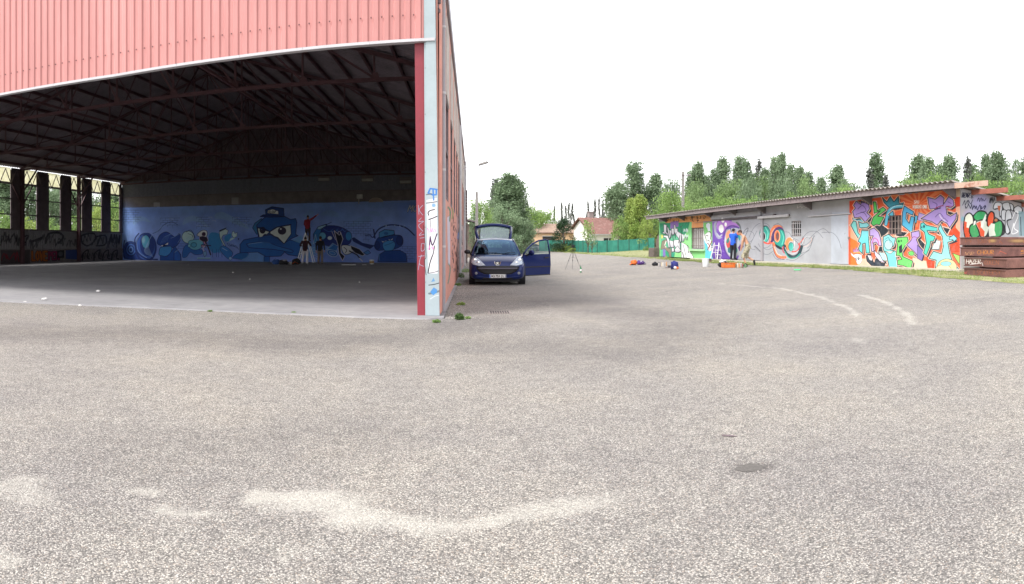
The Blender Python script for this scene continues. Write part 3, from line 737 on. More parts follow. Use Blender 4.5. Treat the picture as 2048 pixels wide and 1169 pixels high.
# hooded figure
V.poly([(490, 700), (480, 640), (520, 570), (600, 540), (700, 600), (760, 560), (770, 640), (720, 720), (640, 740)], '#1c3f98', smooth=True, line='#0a1644', lw=8)
for k in range(5): V.line([(520 + k * 20, 690 - k * 8), (560 + k * 20, 610 - k * 10), (620 + k * 18, 580 - k * 4)], 4, '#5f8ad8', .7, smooth=True)
V.line([(650, 620), (700, 600), (770, 560), (785, 600), (740, 680)], 5, '#7ea2e6', .8, smooth=True)
V.poly([(520, 715), (560, 700), (610, 670), (625, 690), (600, 715), (540, 725)], '#0a1440'); V.poly([(570, 705), (618, 675), (612, 705)], '#e8eef2'); V.poly([(520, 715), (552, 708), (545, 724)], '#e8eef2')
V.poly([(500, 800), (520, 740), (600, 725), (660, 730), (650, 800), (590, 850), (510, 840)], '#3a86d6', smooth=True, line='#0b1a4c', lw=7)
V.poly([(515, 840), (600, 858), (660, 790), (700, 720), (780, 830), (785, 905), (515, 905)], '#1a4aa6', line='#0a1644', lw=6); V.poly([(690, 905), (692, 800), (735, 770), (775, 830), (780, 905)], '#2457b8', line='#0a1644', lw=7)
V.line([(700, 800), (735, 775)], 6, '#7fa8ea')
# pale figure, skater and fluid shapes
V.poly([(1150, 560), (1240, 550), (1290, 600), (1300, 740), (1250, 800), (1180, 800), (1130, 700)], '#2f7fc4', smooth=True); V.spatter(1150, 780, 1330, 800, 8, 6, 14, '#2f7fc4', 3)
for x in (1185, 1235, 1262, 1305): V.line([(x, 760), (x, 860)], 7, '#1d3f96')
V.poly([(800, 860), (810, 760), (870, 700), (1000, 760), (1050, 770), (1050, 820), (960, 830), (900, 800), (850, 860)], '#235cb4', smooth=True, line='#0c1c54', lw=6)
V.ell(870, 605, 78, 78, '#b4d8dc', line='#0c1c3c', lw=7); V.line([(870, 560), (930, 590), (900, 650)], 6, '#1b2a52', smooth=True); V.ell(890, 640, 50, 44, '#9fcad4', .9)
V.line([(850, 540), (900, 515), (940, 560), (960, 620)], 7, '#12204a', smooth=True)
V.poly([(880, 660), (960, 640), (1060, 640), (1040, 740), (960, 770), (890, 740)], '#62b3d2', smooth=True, line='#14305c', lw=6); V.ell(945, 705, 36, 30, '#4ba0cc', line='#10254f', lw=7); V.ell(885, 715, 16, 20, '#7cc4dc', line='#10254f', lw=5)
V.poly([(985, 580), (1040, 525), (1100, 520), (1118, 560), (1100, 600), (1040, 600)], '#d6dce0', line='#1b1430', lw=7, smooth=True); V.ell(1072, 568, 26, 28, '#2a1030')
V.poly([(1015, 600), (1060, 590), (1115, 605), (1130, 650), (1090, 680), (1050, 660), (1020, 640)], '#1c0f2c', line='#d8c4d4', lw=4)
V.poly([(1060, 660), (1110, 660), (1090, 700), (1040, 705), (1040, 730), (1100, 738)], '#b98fb6', line='#120a22', lw=6); V.line([(1090, 660), (1130, 740), (1160, 830)], 18, '#120c20'); V.line([(1100, 700), (1060, 750), (1095, 840)], 12, '#b8b4d4'); V.line([(1040, 705), (1160, 715)], 12, '#160e26')
V.poly([(1060, 800), (1100, 780), (1110, 830), (1080, 860)], '#6d9fd0', line='#101c40', lw=5); V.line([(995, 875), (1150, 875)], 16, '#8cc0d8'); V.line([(995, 885), (1155, 884)], 6, '#101c40')
V.poly([(1270, 540), (1350, 500), (1385, 520), (1370, 570), (1320, 580), (1300, 620), (1330, 680), (1370, 760), (1320, 700), (1280, 620)], '#bcd8da', line='#0f2550', lw=6); V.poly([(1265, 520), (1365, 480), (1350, 505), (1280, 535)], '#101a3c')
V.line([(1370, 660), (1450, 620), (1490, 580)], 22, '#a9d0d8'); V.poly([(1430, 575), (1440, 535), (1460, 530), (1470, 560), (1500, 545), (1495, 600), (1450, 615)], '#b9dae0', line='#10254f', lw=5)
V.poly([(1340, 600), (1420, 560), (1400, 650), (1350, 660)], '#2c7cc0', smooth=True); V.ell(1518, 630, 9, 11, '#0a1230')
for k in range(5): V.line([(1370 + k * 25, 680 + k * 8), (1400 + k * 22, 720), (1440 + k * 20, 700 + k * 16)], 6, '#14306e', smooth=True)
V.poly([(1280, 740), (1340, 720), (1440, 800), (1420, 860), (1380, 880), (1300, 800)], '#2b6cc0', smooth=True, line='#0c1c54', lw=6); V.line([(1310, 745), (1370, 780)], 7, '#9cc6f0')
V.poly([(1440, 870), (1500, 820), (1600, 800), (1650, 830), (1580, 890), (1480, 880)], '#2260b0', smooth=True, line='#0c1c54', lw=6); V.ell(1412, 878, 20, 22, '#8cb4e8', line='#12306e', lw=5)
V.poly([(1560, 905), (1620, 860), (1680, 800), (1840, 800), (1850, 915)], '#5f93d8', .8, smooth=True)
# big scowling figure in a cap
V = cv.view(480, 380, 5.39)
V.poly([(135, 410), (160, 360), (230, 310), (260, 330), (210, 470), (180, 480)], '#2e6fae', line='#0a1a48', lw=7)
V.poly([(0, 590), (40, 540), (190, 510), (300, 470), (400, 520), (560, 545), (655, 570), (655, 720), (520, 700), (480, 670), (440, 715), (280, 720), (190, 670), (0, 680)], '#1f57aa', line='#0a1848', lw=8)
V.poly([(185, 430), (180, 380), (250, 310), (300, 275), (470, 280), (545, 320), (600, 310), (612, 350), (600, 480), (625, 495), (555, 525), (470, 580), (400, 520), (200, 510)], '#1c4f9e', line='#0a1848', lw=8)
V.poly([(280, 290), (275, 215), (345, 182), (470, 200), (475, 290)], '#1a3a80', line='#081440', lw=8); V.poly([(215, 290), (250, 268), (400, 275), (470, 290), (330, 296)], '#12296a', line='#081440', lw=6)
V.poly([(296, 252), (300, 222), (350, 208), (412, 228), (415, 264), (330, 254)], '#dfe4e6', line='#0a1440', lw=4); V.write('OLOUF', 306, 226, 15, 22, 5, '#0a1228', slant=.2, gap=.15)
V.poly([(188, 408), (240, 405), (322, 452), (280, 490), (210, 520)], '#cfdad6', line='#0a1430', lw=8); V.poly([(322, 452), (395, 405), (545, 378), (552, 475), (475, 582), (410, 515), (330, 485)], '#cfdad6', line='#0a1430', lw=8)
V.ell(243, 436, 30, 34, '#231f38', line='#0a0c20', lw=5); V.ell(453, 442, 43, 40, '#231f38', line='#0a0c20', lw=5); V.ell(235, 424, 7, 6, '#e8eef2'); V.ell(440, 422, 9, 8, '#e8eef2')
V.line([(185, 405), (322, 450), (400, 402), (548, 375)], 14, '#0a1644'); V.line([(250, 505), (270, 485), (300, 495), (320, 480), (350, 492), (372, 515)], 20, '#1a2450', smooth=True)
V.poly([(80, 600), (85, 580), (260, 560), (420, 610), (560, 650), (555, 675), (440, 655), (330, 640), (120, 625)], '#2a66b8', line='#0a1848', lw=7, smooth=True); V.line([(90, 585), (260, 562), (330, 575)], 5, '#7fb0e6')
V.poly([(190, 512), (330, 488), (420, 540), (470, 600), (200, 560)], '#1a4a98', .8); V.poly([(258, 720), (320, 720), (320, 780), (258, 780)], '#1f55a8', line='#0a1848', lw=5)
V.poly([(555, 540), (660, 490), (690, 560), (640, 575)], '#5c96d0', .8)
for pts in ([(690, 260), (760, 225), (800, 250), (790, 300), (700, 300)], [(870, 270), (940, 220), (1040, 240), (1070, 290), (980, 285)], [(1180, 380), (1280, 300), (1400, 285), (1430, 330), (1330, 360), (1220, 400)], [(1370, 250), (1440, 225), (1510, 250), (1500, 285), (1420, 270)]): V.poly(pts, '#6f97d0', .5, smooth=True)
V.poly([(655, 575), (800, 575), (800, 700), (680, 730)], '#5a94cc', .6, smooth=True); 
# wild letters, centre right
def courses2(x0, y0, nr, nc):
    for r in range(nr):
        y = y0 + r * 26
        V.line([(x0 + (r % 2) * 25, y), (x0 + nc * 52 - (r % 3) * 18, y)], 3.4, '#14245a', .8)
        for c in range(nc): V.line([(x0 + 52 * c + (r % 2) * 26, y), (x0 + 52 * c + (r % 2) * 26, y + 24)], 3.4, '#14245a', .7)
courses2(1120, 340, 6, 6); courses2(1700, 610, 6, 4); courses2(1330, 480, 3, 2)
V.poly([(800, 560), (790, 480), (840, 400), (930, 370), (950, 400), (880, 430), (860, 580), (820, 600)], '#2a6cb8', line='#08123c', lw=7); V.poly([(830, 420), (845, 398), (930, 375), (920, 402), (850, 430)], '#8fbcdc', line='#08123c', lw=5); V.line([(925, 378), (985, 350)], 6, '#0a1644')
V.poly([(870, 460), (900, 405), (980, 385), (1080, 400), (1160, 440), (1200, 500), (1180, 580), (1060, 620), (930, 600), (880, 560)], '#182a78', smooth=True, line='#070f34', lw=6)
for k in range(8): V.line([(900 + k * 34, 420 + (k % 3) * 14), (960 + k * 28, 450), (1010 + k * 24, 420 + (k % 2) * 30)], 6, '#0b1648' if k % 2 else '#3c6fc4', smooth=True)
V.ell(890, 497, 38, 40, '#5da6d0', line='#0c1c50', lw=6); V.ell(968, 520, 26, 22, '#cfdcea', line='#1a2a60', lw=4); V.ell(1170, 500, 34, 50, '#2f7ac0', line='#0c1c50', lw=6)
V.poly([(790, 580), (815, 480), (830, 560)], '#3b86ca', line='#a9c8ea', lw=4)
V.poly([(1015, 440), (1060, 480), (1085, 460), (1110, 530), (1085, 600), (1090, 680), (1130, 715), (1105, 765), (1065, 690), (1055, 590), (1040, 540)], '#0a0c22', line='#d8d4e2', lw=5); V.ell(1070, 468, 14, 20, '#1a1e4c', line='#d8d4e2', lw=4); V.line([(990, 450), (1030, 540)], 4, '#d8d4e2')
V.poly([(1095, 605), (1170, 600), (1240, 640), (1180, 690), (1120, 690)], '#c8ced6', line='#0a0c22', lw=6, smooth=True); V.line([(1120, 620), (1150, 650), (1135, 680)], 8, '#1a1c34', smooth=True)
V.poly([(1190, 600), (1290, 640), (1345, 700), (1320, 712), (1240, 680), (1200, 640)], '#090b1e', line='#cfcfdc', lw=4); V.line([(1180, 660), (1260, 700), (1315, 765)], 13, '#0a0c22'); V.line([(1290, 740), (1320, 770)], 12, '#b9c6e0')
V.ell(995, 682, 58, 36, '#2a5cb0', rot=.35, line='#a9c0e6', lw=6); V.ell(995, 682, 34, 18, '#3f78c6', rot=.35, line='#a9c0e6', lw=4)
V.poly([(925, 650), (1000, 575), (1060, 610), (1040, 660), (960, 640)], '#2a66b8', line='#9cbce6', lw=4); V.line([(940, 640), (1005, 590)], 8, '#7fb0e6')
for k in range(5): V.line([(770, 640 + k * 28), (800, 620 + k * 28), (830, 650 + k * 24)], 6, '#9fc0ea', .55, smooth=True)
V.poly([(1200, 520), (1230, 510), (1320, 570), (1460, 600), (1400, 640), (1300, 600), (1220, 560)], '#102060', line='#6f96d8', lw=3); V.poly([(1330, 680), (1380, 650), (1410, 680), (1370, 700)], '#3f78c6', line='#0b1648', lw=6)
V.line([(1440, 430), (1455, 520)], 16, '#111e56'); V.line([(1350, 495), (1400, 488), (1430, 515), (1460, 470)], 10, '#12205a', smooth=True)
# drowsy figure with a snapback and headphones
V.line([(1440, 510), (1490, 430), (1580, 385), (1680, 380), (1790, 410), (1880, 490)], 14, '#101c54', smooth=True); V.spatter(1500, 380, 1860, 400, 12, 3, 7, '#a9c6ee', 5); V.line([(1460, 500), (1520, 430), (1600, 400)], 4, '#7fa6e0', smooth=True)
V.poly([(1450, 600), (1500, 510), (1640, 490), (1740, 500), (1750, 590), (1660, 640), (1540, 650), (1480, 650)], '#173a8a', smooth=True, line='#08123c', lw=7)
V.poly([(1500, 520), (1500, 460), (1560, 428), (1660, 440), (1665, 480), (1560, 510)], '#3f86c6', line='#08123c', lw=8); V.ell(1575, 470, 24, 16, '#1f4f96', .9)
V.line([(1505, 520), (1570, 500), (1670, 484)], 9, '#08123c'); V.poly([(1525, 550), (1550, 560), (1580, 545), (1570, 560), (1540, 566)], '#d8e2ea'); V.poly([(1600, 535), (1625, 540), (1650, 520), (1640, 540), (1610, 546)], '#d8e2ea')
V.poly([(1535, 600), (1560, 560), (1640, 545), (1675, 590), (1640, 655), (1570, 660)], '#3f8ad0', smooth=True, line='#0a1644', lw=6); V.line([(1560, 600), (1620, 580), (1660, 560)], 5, '#12306e', smooth=True)
V.ell(1720, 545, 34, 50, '#12296e', line='#08123c', lw=6); V.ell(1480, 600, 28, 44, '#12296e', line='#08123c', lw=5)
V.poly([(1485, 775), (1500, 700), (1560, 660), (1720, 650), (1790, 690), (1800, 775)], '#143c8c', line='#08123c', lw=7, smooth=False); V.line([(1500, 700), (1500, 760)], 5, '#5f96da')
V.write('MO', 1806, 168, 44, 70, 12, '#0b1238', slant=.5); V.write('MO', 1806, 166, 44, 70, 6, '#dfe6f0', slant=.5)
# unpainted blocks: two pale patches, a half disc
V = cv.view(0, 0, 1)
V.poly([(307, 405), (320, 405), (320, 414), (307, 414)], '#8a8a8c'); V.poly([(463, 395), (477, 395), (477, 409), (463, 409)], '#8a8a8c'); V.ell(752, 405, 14, 9, '#8a7c74', line='#b0a498', lw=1); V.poly([(736, 405), (768, 404), (768, 416), (736, 416)], '#7396da')
V.poly([(243, 372), (262, 372), (262, 380), (243, 380)], '#7d7a80', .8)
cv.rgb = cv.rgb ** .86
img_blue = wall_image('back_wall_paint', cv, (HX0, HY1), (HX1, HY1), 0, 5.2, 48)
m_bwall = mat('painted_block', (.17, .15, .15), .85, var=.3, vs=2.5, bump=.25, bs=70)
paint_over(m_bwall, img_blue, (HX0, HY1), (HX1, HY1), 0, 5.2, worn=.12)

back = obj('back_wall', MB().box(HX0 - .1, HX1, HY1 + .012, HY1 + .2, 0, 5.0), m_bwall, hangar)
BW, BH, J = .5, .2, .012
blk = MB().box(J / 2, BW - J / 2, 0, .1, J / 2, BH - J / 2).mesh('concrete_block', [m_bwall])
hlf = MB().box(J / 2, BW / 2 - J / 2, 0, .1, J / 2, BH - J / 2).mesh('concrete_block', [m_bwall])
cells = []
for r in range(25):
    x = HX0; first = True
    while x < HX1 - .01:
        w = BW / 2 if (first and r % 2) else BW
        if x + w > HX1: w = BW / 2
        cells.append((x, r * BH, w)); x += w; first = False
vis = sorted([c for c in cells if c[0] < -4.3 and c[1] < 4.9], key=lambda c: (-(c[0]), c[1]))[:280]
vs_ = set(vis); mb = MB()
for c in cells:
    if c in vs_:
        o = bpy.data.objects.new('concrete_block', blk if c[2] > .3 else hlf); COL.objects.link(o); o.location = (c[0], HY1 + random.uniform(-.002, .002), c[1]); attach_m = wm(back).inverted(); o.parent = back; o.matrix_parent_inverse = attach_m
    else: mb.box(c[0] + J / 2, c[0] + c[2] - J / 2, HY1 + random.uniform(-.002, .002), HY1 + .1, c[1] + J / 2, c[1] + BH - J / 2)
obj('block_courses', mb, m_bwall, back, kind='stuff')
o = obj('lamp_box', MB().cbox(-8.05, -7.65, HY1 - .16, HY1 - .01, 4.45, 4.75, .02).box(-7.95, -7.9, HY1 - .05, HY1 - .01, 4.1, 4.45), m_sheet, hangar)

# left wall: concrete plinth and low ribbed sheet, both tagged
cl = Canvas(-10, 440, 260, 540, 4)
V = cl.view(0, 300, 3.437)
V.scribble(10, 560, 120, 100, 9, 8, '#16121c', 1, .9); V.line([(155, 600), (190, 590), (170, 640)], 8, '#16121c', smooth=True); V.poly([(200, 630), (300, 590), (280, 620), (210, 640)], '#1a1620'); V.line([(310, 640), (330, 580), (400, 570), (430, 600), (400, 640)], 14, '#1a1620', smooth=True)
V.line([(560, 640), (560, 590), (640, 575), (650, 620), (600, 660), (560, 640)], 10, '#14101c', smooth=True); V.line([(650, 600), (720, 590), (720, 650), (660, 660)], 10, '#14101c', smooth=True); V.scribble(750, 580, 70, 70, 10, 8, '#14101c', 7)
V.poly([(0, 690), (200, 690), (200, 790), (0, 800)], '#33242a', .7); V.scribble(10, 700, 110, 70, 9, 7, '#7a2030', 3)
for i, ch in enumerate('LOVE'): V.write(ch, 215 + i * 27, 700, 20, 60, 19, '#2a1420'); V.write(ch, 215 + i * 27, 700, 20, 60, 12, '#a65c1e')
V.write('PEN', 330, 702, 18, 52, 16, '#301028', gap=.4); V.write('PEN', 330, 702, 18, 52, 8, '#8c2450', gap=.4)
V.poly([(385, 692), (435, 690), (435, 742), (385, 745)], '#16161e'); V.ell(410, 716, 16, 16, '#50505a'); V.poly([(445, 690), (540, 685), (540, 755), (445, 750)], '#1d3f86', .9)
for x in (560, 640, 700, 760): V.line([(x, 760), (x + 8, 710), (x + 40, 690), (x + 34, 740), (x + 50, 750)], 7, '#14121a', smooth=True)
V = cl.view(0, 300, 3.437)
for i in range(9): V.scribble(5 + i * 90, 575 + (i % 3) * 18, 80, 70, 8, 6, ['#1a1620', '#14101c', '#2c2430'][i % 3], 60 + i, .85)
for i in range(8): V.scribble(540 + i * 32, 705, 40, 44, 6, 4, '#15131b', 80 + i, .8)
img_left = wall_image('left_wall_paint', cl, (HX0, HY1), (HX0, 20.0), 0, 2.3, 40)
m_pl = mat('plinth_concrete', (.17, .15, .15), .9, var=.3, vs=2, dirt=((.06, .045, .05), .55, .7)); paint_over(m_pl, img_left, (HX0, HY1), (HX0, 20.0), 0, 2.3)
m_ls = mat('tagged_galvanised_sheet', (.20, .195, .20), .5, var=.25, vs=2.5, dirt=((.07, .04, .045), .60, .7)); paint_over(m_ls, img_left, (HX0, HY1), (HX0, 20.0), 0, 2.3)
obj('plinth', MB().box(HX0 - .1, HX0 + .08, HY0, HY1, 0, .97), m_pl, hangar)
obj('low_cladding', corr(MB(), lambda s: (HX0 + .02, s), (1, 0), HY0, HY1, .97, 2.24, .24, .04), m_ls, hangar)
obj('sill', MB().box(HX0 - .08, HX0 + .1, HY0, HY1, 2.2, 2.25), m_dark, hangar)
# tags on the hangar corner, the red column and the long side wall
cc = Canvas(826, 360, 884, 640, 6); V = cc.view(800, 330, 3.544)
V.poly([(188, 250), (262, 235), (268, 770), (200, 770)], '#f0eef2', .92); V.ell(235, 190, 30, 26, '#2f7fd0', .0)
for q in ([(205, 190), (215, 170), (240, 172), (262, 176)], [(215, 170), (205, 195)], [(200, 200), (235, 215), (258, 212)], [(235, 180), (240, 250)], [(258, 178), (258, 205)]): V.line(q, 11, '#2f78c8')
V.ell(240, 288, 15, 14, '#3f8fd8', .8, soft=.6); V.line([(188, 212), (225, 207)], 8, '#5a636a', .9); V.line([(190, 272), (225, 268), (262, 262)], 9, '#55606a', .9)
V.line([(245, 318), (215, 325), (200, 340), (205, 358)], 8, '#1c1c26', smooth=True); V.line([(205, 388), (230, 380), (262, 366)], 8, '#1c1c26', smooth=True); V.line([(215, 392), (220, 470)], 4, '#3a3a44')
V.scribble(196, 445, 60, 40, 10, 4, '#d86ab0', 2, .8); V.line([(215, 510), (210, 560), (208, 600)], 9, '#5a1f60'); V.line([(215, 515), (232, 570), (262, 490)], 9, '#3a1848', smooth=True); V.scribble(205, 570, 40, 40, 8, 4, '#e880c0', 4, .8)
V.line([(246, 575), (236, 630), (222, 665)], 7, '#1f1a2c', smooth=True); V.line([(230, 645), (212, 700), (200, 765)], 8, '#1f1a2c', smooth=True, taper=False)
V.line([(200, 768), (240, 762), (272, 752)], 5, '#3a3a44', smooth=True); V.line([(205, 852), (240, 848), (276, 838)], 6, '#2c3038', smooth=True); V.line([(208, 912), (240, 908), (276, 895)], 14, '#6a7880', smooth=True)
V.poly([(222, 830), (238, 800), (250, 825)], '#4f9ad8', .8); V.poly([(215, 900), (240, 868), (265, 885), (262, 905), (235, 925)], '#3f8cd0', .9); V.line([(215, 950), (250, 930), (272, 925)], 9, '#e4ecf0', .8, smooth=True)
L1 = '#a8b0c8'
for q in ([(128, 285), (132, 350)], [(160, 285), (135, 318), (160, 355)], [(150, 375), (130, 400), (165, 400), (130, 430), (160, 470)], [(150, 480), (135, 500), (175, 490)], [(140, 520), (175, 515)], [(150, 560), (150, 610), (172, 600), (172, 560), (150, 560)], [(130, 650), (170, 645)], [(150, 640), (135, 700), (165, 720)], [(128, 745), (135, 700)]): V.line(q, 4.5, L1, .85, smooth=True)
V.line([(165, 430), (185, 640), (172, 680), (185, 780)], 6, '#2a2428', .8, smooth=True)
Z0c, Z1c, C0, C1 = .0, 2.6, (-1.06, 10.83), (-.54, 10.83)
img_c = wall_image('corner_paint', cc, C0, C1, Z0c, Z1c, 330)
paint_over(m_panel, img_c, C0, C1, Z0c, Z1c, worn=.2); paint_over(m_redcol, img_c, C0, C1, Z0c, Z1c, worn=.3)
cs = Canvas(880, 380, 945, 640, 7); V = cs.view(800, 330, 3.544)
V.poly([(398, 130), (432, 110), (436, 780), (402, 800)], '#9a9cab', .55); V.poly([(330, 370), (350, 360), (352, 705), (336, 712)], '#d8d4e4', .9); V.poly([(436, 400), (452, 400), (450, 700), (440, 740)], '#b4c0cc', .6)
r = random.Random(3)
for i in range(70):
    x = r.uniform(362, 440); V.ell(x, r.uniform(380, 760), r.uniform(1.5, 4), r.uniform(5, 22), r.choice(['#301418', '#3c1c20', '#26181c', '#5a3034']), .85)
for i in range(12): V.line([(300 + r.uniform(-3, 8), 380 + i * 46), (304 + r.uniform(-3, 8), 400 + i * 46)], 5, '#3a1a1c', .8)
V.line([(336, 300), (352, 330), (348, 400)], 10, '#3f8a68', .9, smooth=True); V.line([(362, 300), (372, 340), (366, 380)], 8, '#7f9a3c', .8, smooth=True); V.line([(340, 700), (352, 730), (346, 790), (336, 840)], 8, '#4f9a86', .8, smooth=True); V.spatter(345, 500, 400, 760, 12, 2, 5, '#c8c4d8', 7, .8); V.scribble(404, 470, 22, 60, 7, 4, '#3f6fb0', 5, .8)
img_s = wall_image('side_paint', cs, (-.58, 10.9), (-.58, 40.0), 0, 2.3, 40); paint_over(m_pink_side, img_s, (-.58, 10.9), (-.58, 40.0), 0, 2.3, worn=.3)
# ================================================================== LONG LOW BUILDING on the right
WN = Vector((.9983, .0581, 0)); WT = Vector((-.0581, .9983, 0)); WD = 16.4
def wpt(px, off=0.0):
    """point of the long wall (off metres in front of it) in this column of the photograph"""
    d = Vector((math.sin(az(px)), math.cos(az(px)), 0)); return d * ((WD - off) / WN.dot(d))
A_ = wpt(1922); B_ = wpt(1318); WL = (B_ - A_).length
def wu(px, off=0.0): return (wpt(px, off) - A_).dot(WT)
def wz(px, py, off=0.0): return zat(py, wpt(px, off).length)
FRM = Matrix(((WT.x, -WN.x, 0, A_.x), (WT.y, -WN.y, 0, A_.y), (0, 0, 1, 0), (0, 0, 0, 1)))     # local x along the wall away from the near corner, y out of the wall, z up
GZ = .30
def rz_(v): return 3.30 + .10 * v                                       # underside of the roof, v metres in front of the wall (negative: behind)
shed = thing('low_building', 'long low building covered in graffiti under an overhanging ribbed roof', 'building', (A_.x, A_.y, GZ))

# ---- paint
cw = Canvas(1306, 366, 1930, 560, 4)
V = cw.view(0, 0, 1)
V.poly([(1306, 400), (1930, 366), (1930, 560), (1306, 560)], '#a7a9b2')
V.poly([(1524, 400), (1702, 380), (1702, 545), (1524, 535)], '#b0b3ba', col2='#a9acb3')
r = random.Random(5)
for i in range(50): V.ell(r.uniform(1526, 1700), r.uniform(395, 540), r.uniform(4, 16), r.uniform(8, 30), r.choice(['#b9bcc2', '#a2a5ad', '#b3b6bd', '#9fa1aa']), .35, soft=1.2)
V.poly([(1664, 425), (1700, 424), (1700, 540), (1664, 535)], '#b7bfcb', .8)
# far end: greens, orange, purple and white wild letters
V = cw.view(1310, 430, 10.63)
V.poly([(80, 150), (780, 90), (780, 940), (80, 930)], '#7fcb86'); V.poly([(100, 180), (740, 150), (700, 330), (600, 460), (120, 440)], '#1f9168'); V.poly([(120, 440), (600, 460), (560, 700), (300, 930), (130, 930)], '#4fb090', .8)
V.poly([(220, 90), (1210, -20), (1210, 130), (790, 150), (220, 175)], '#d99a5e'); V.poly([(780, 100), (1030, 90), (1020, 270), (780, 285)], '#e09a62'); V.spatter(240, 40, 1180, 140, 40, 6, 26, '#241a18', 9, .7); V.poly([(330, 150), (500, 130), (500, 250), (320, 300)], '#8a6ab0')
V.poly([(1030, 170), (1215, 150), (1225, 980), (1040, 960), (1060, 560), (1030, 420)], '#80c878'); V.poly([(1040, 520), (1100, 600), (1215, 620), (1225, 985), (1065, 960), (1070, 720)], '#5fc4d8')
V.poly([(780, 770), (1070, 770), (1060, 960), (800, 930)], '#86d084'); V.poly([(560, 460), (700, 400), (760, 480), (760, 800), (600, 640)], '#8fd88c')
V.poly([(170, 690), (220, 730), (225, 920), (165, 905)], '#8070b8'); V.poly([(220, 760), (300, 800), (310, 925), (225, 915)], '#239a70'); V.poly([(350, 800), (430, 820), (400, 930), (340, 935)], '#2c9c80')
V.poly([(150, 560), (240, 520), (260, 560), (200, 640), (250, 700), (340, 720), (350, 930), (310, 930), (290, 800), (200, 720), (120, 740)], '#8a8070', line='#4a4440', lw=8); V.poly([(430, 800), (560, 790), (555, 925), (400, 930)], '#90dc8c')
W_ = '#e9eaee'; K_ = '#26262e'
for q in ([(185, 200), (245, 215), (240, 370), (300, 400), (280, 430), (190, 400)], [(255, 240), (290, 290), (300, 330), (350, 330), (340, 470), (300, 500), (270, 330)], [(150, 360), (200, 370), (240, 400), (180, 400)],
          [(180, 440), (270, 440), (300, 520), (320, 690), (285, 700), (260, 560), (240, 490), (180, 470)], [(350, 290), (400, 290), (410, 400), (380, 430), (350, 390)], [(405, 215), (432, 215), (440, 290), (480, 290), (480, 350), (540, 390), (560, 400), (560, 560), (530, 590), (500, 500), (440, 420), (410, 360)],
          [(300, 540), (390, 560), (400, 690), (330, 690)], [(400, 540), (520, 530), (540, 740), (450, 720), (400, 640)], [(560, 400), (600, 420), (610, 560), (580, 560)], [(360, 700), (400, 700), (410, 780), (350, 790)],
          [(415, 740), (480, 660), (520, 720), (560, 760), (500, 800), (430, 790)]):
    V.piece(q, W_, K_, 9, sh=(12, 14, '#3a3a44'), col2='#b9bac4')
for q in ([(310, 350), (330, 520)], [(370, 420), (390, 540)], [(450, 380), (430, 500)], [(530, 440), (500, 600)], [(250, 330), (280, 420)]): V.line(q, 14, K_)
V.poly([(560, 580), (640, 620), (720, 690), (745, 780), (820, 900), (790, 945), (660, 945), (560, 910), (560, 790)], '#eef0f2', line=K_, lw=9); V.line([(600, 640), (640, 800), (655, 860)], 14, '#8a8c98', smooth=True); V.line([(695, 650), (715, 810)], 16, K_); V.line([(585, 800), (610, 900)], 22, '#77787f'); V.line([(640, 880), (700, 940)], 10, '#b0b2ba')
V.poly([(195, 640), (230, 540), (250, 560), (215, 660), (260, 690), (220, 700)], '#f0efe4', line='#332f30', lw=6); V.poly([(118, 430), (140, 440), (145, 400), (160, 440), (182, 440), (165, 470), (172, 510), (150, 490), (130, 512), (138, 470)], '#e8e46a')
V.line([(555, 240), (560, 400)], 9, K_); V.line([(520, 270), (590, 230)], 7, K_); V.scribble(610, 280, 90, 100, 11, 8, '#d8e4e8', 3); V.scribble(610, 400, 100, 120, 14, 10, '#d0d8dc', 8); V.scribble(630, 440, 80, 120, 9, 6, '#30303c', 12)
V.poly([(1090, 200), (1135, 170), (1175, 200), (1165, 250), (1175, 340), (1130, 350), (1110, 290), (1085, 250)], '#dfe6f4'); V.poly([(1060, 420), (1120, 370), (1190, 360), (1200, 480), (1190, 600), (1210, 760), (1150, 780), (1110, 640), (1090, 500)], '#f0f2f2', line='#55555e', lw=4)
for q in ([(1160, 360), (1190, 400), (1180, 520)], [(1090, 440), (1130, 450)], [(1120, 540), (1160, 560)], [(1200, 640), (1225, 900)], [(1110, 600), (1140, 620)]): V.line(q, 16, K_, smooth=True)
V.line([(1210, 560), (1160, 660), (1120, 740)], 20, '#8a1f2c', smooth=True); V.line([(1130, 610), (1170, 690)], 14, '#8a1f2c'); V.poly([(1030, 270), (1050, 400), (1110, 600), (1090, 620), (1030, 500)], '#eceeee'); V.line([(1035, 280), (1045, 400), (1100, 580)], 6, K_)
for y in (660, 710, 760, 800): V.poly([(1200, y), (1228, y - 4), (1228, y + 24), (1204, y + 26)], '#e8e8ec', line=K_, lw=4)
# purple swirl panel
V = cw.view(1400, 400, 6.4)
V.poly([(160, 285), (330, 262), (420, 255), (420, 300), (520, 330), (470, 370), (350, 380), (320, 520), (330, 640), (390, 740), (400, 800), (160, 778)], '#7a4fb8', col2='#5f37a4')
V.poly([(230, 275), (340, 262), (450, 290), (520, 340), (470, 350), (380, 350), (320, 400), (260, 400), (220, 340)], '#bd7ddc', .85, smooth=True); V.ell(240, 330, 60, 60, '#b47edc', .5, soft=1)
V.line([(510, 360), (440, 335), (370, 350), (325, 420), (312, 540), (335, 660), (400, 750), (470, 770), (500, 720)], 20, '#5a2f98', smooth=True); V.line([(400, 770), (460, 775), (500, 722)], 22, '#6b3fb0', smooth=True)
V.poly([(200, 290), (225, 290), (220, 400), (250, 470), (300, 480), (240, 500), (200, 430), (185, 340)], '#a9aec4', .95, smooth=True); V.line([(240, 260), (215, 330)], 5, '#5c5c6c'); V.line([(225, 430), (260, 470), (290, 450)], 18, '#b7bccb', smooth=True)
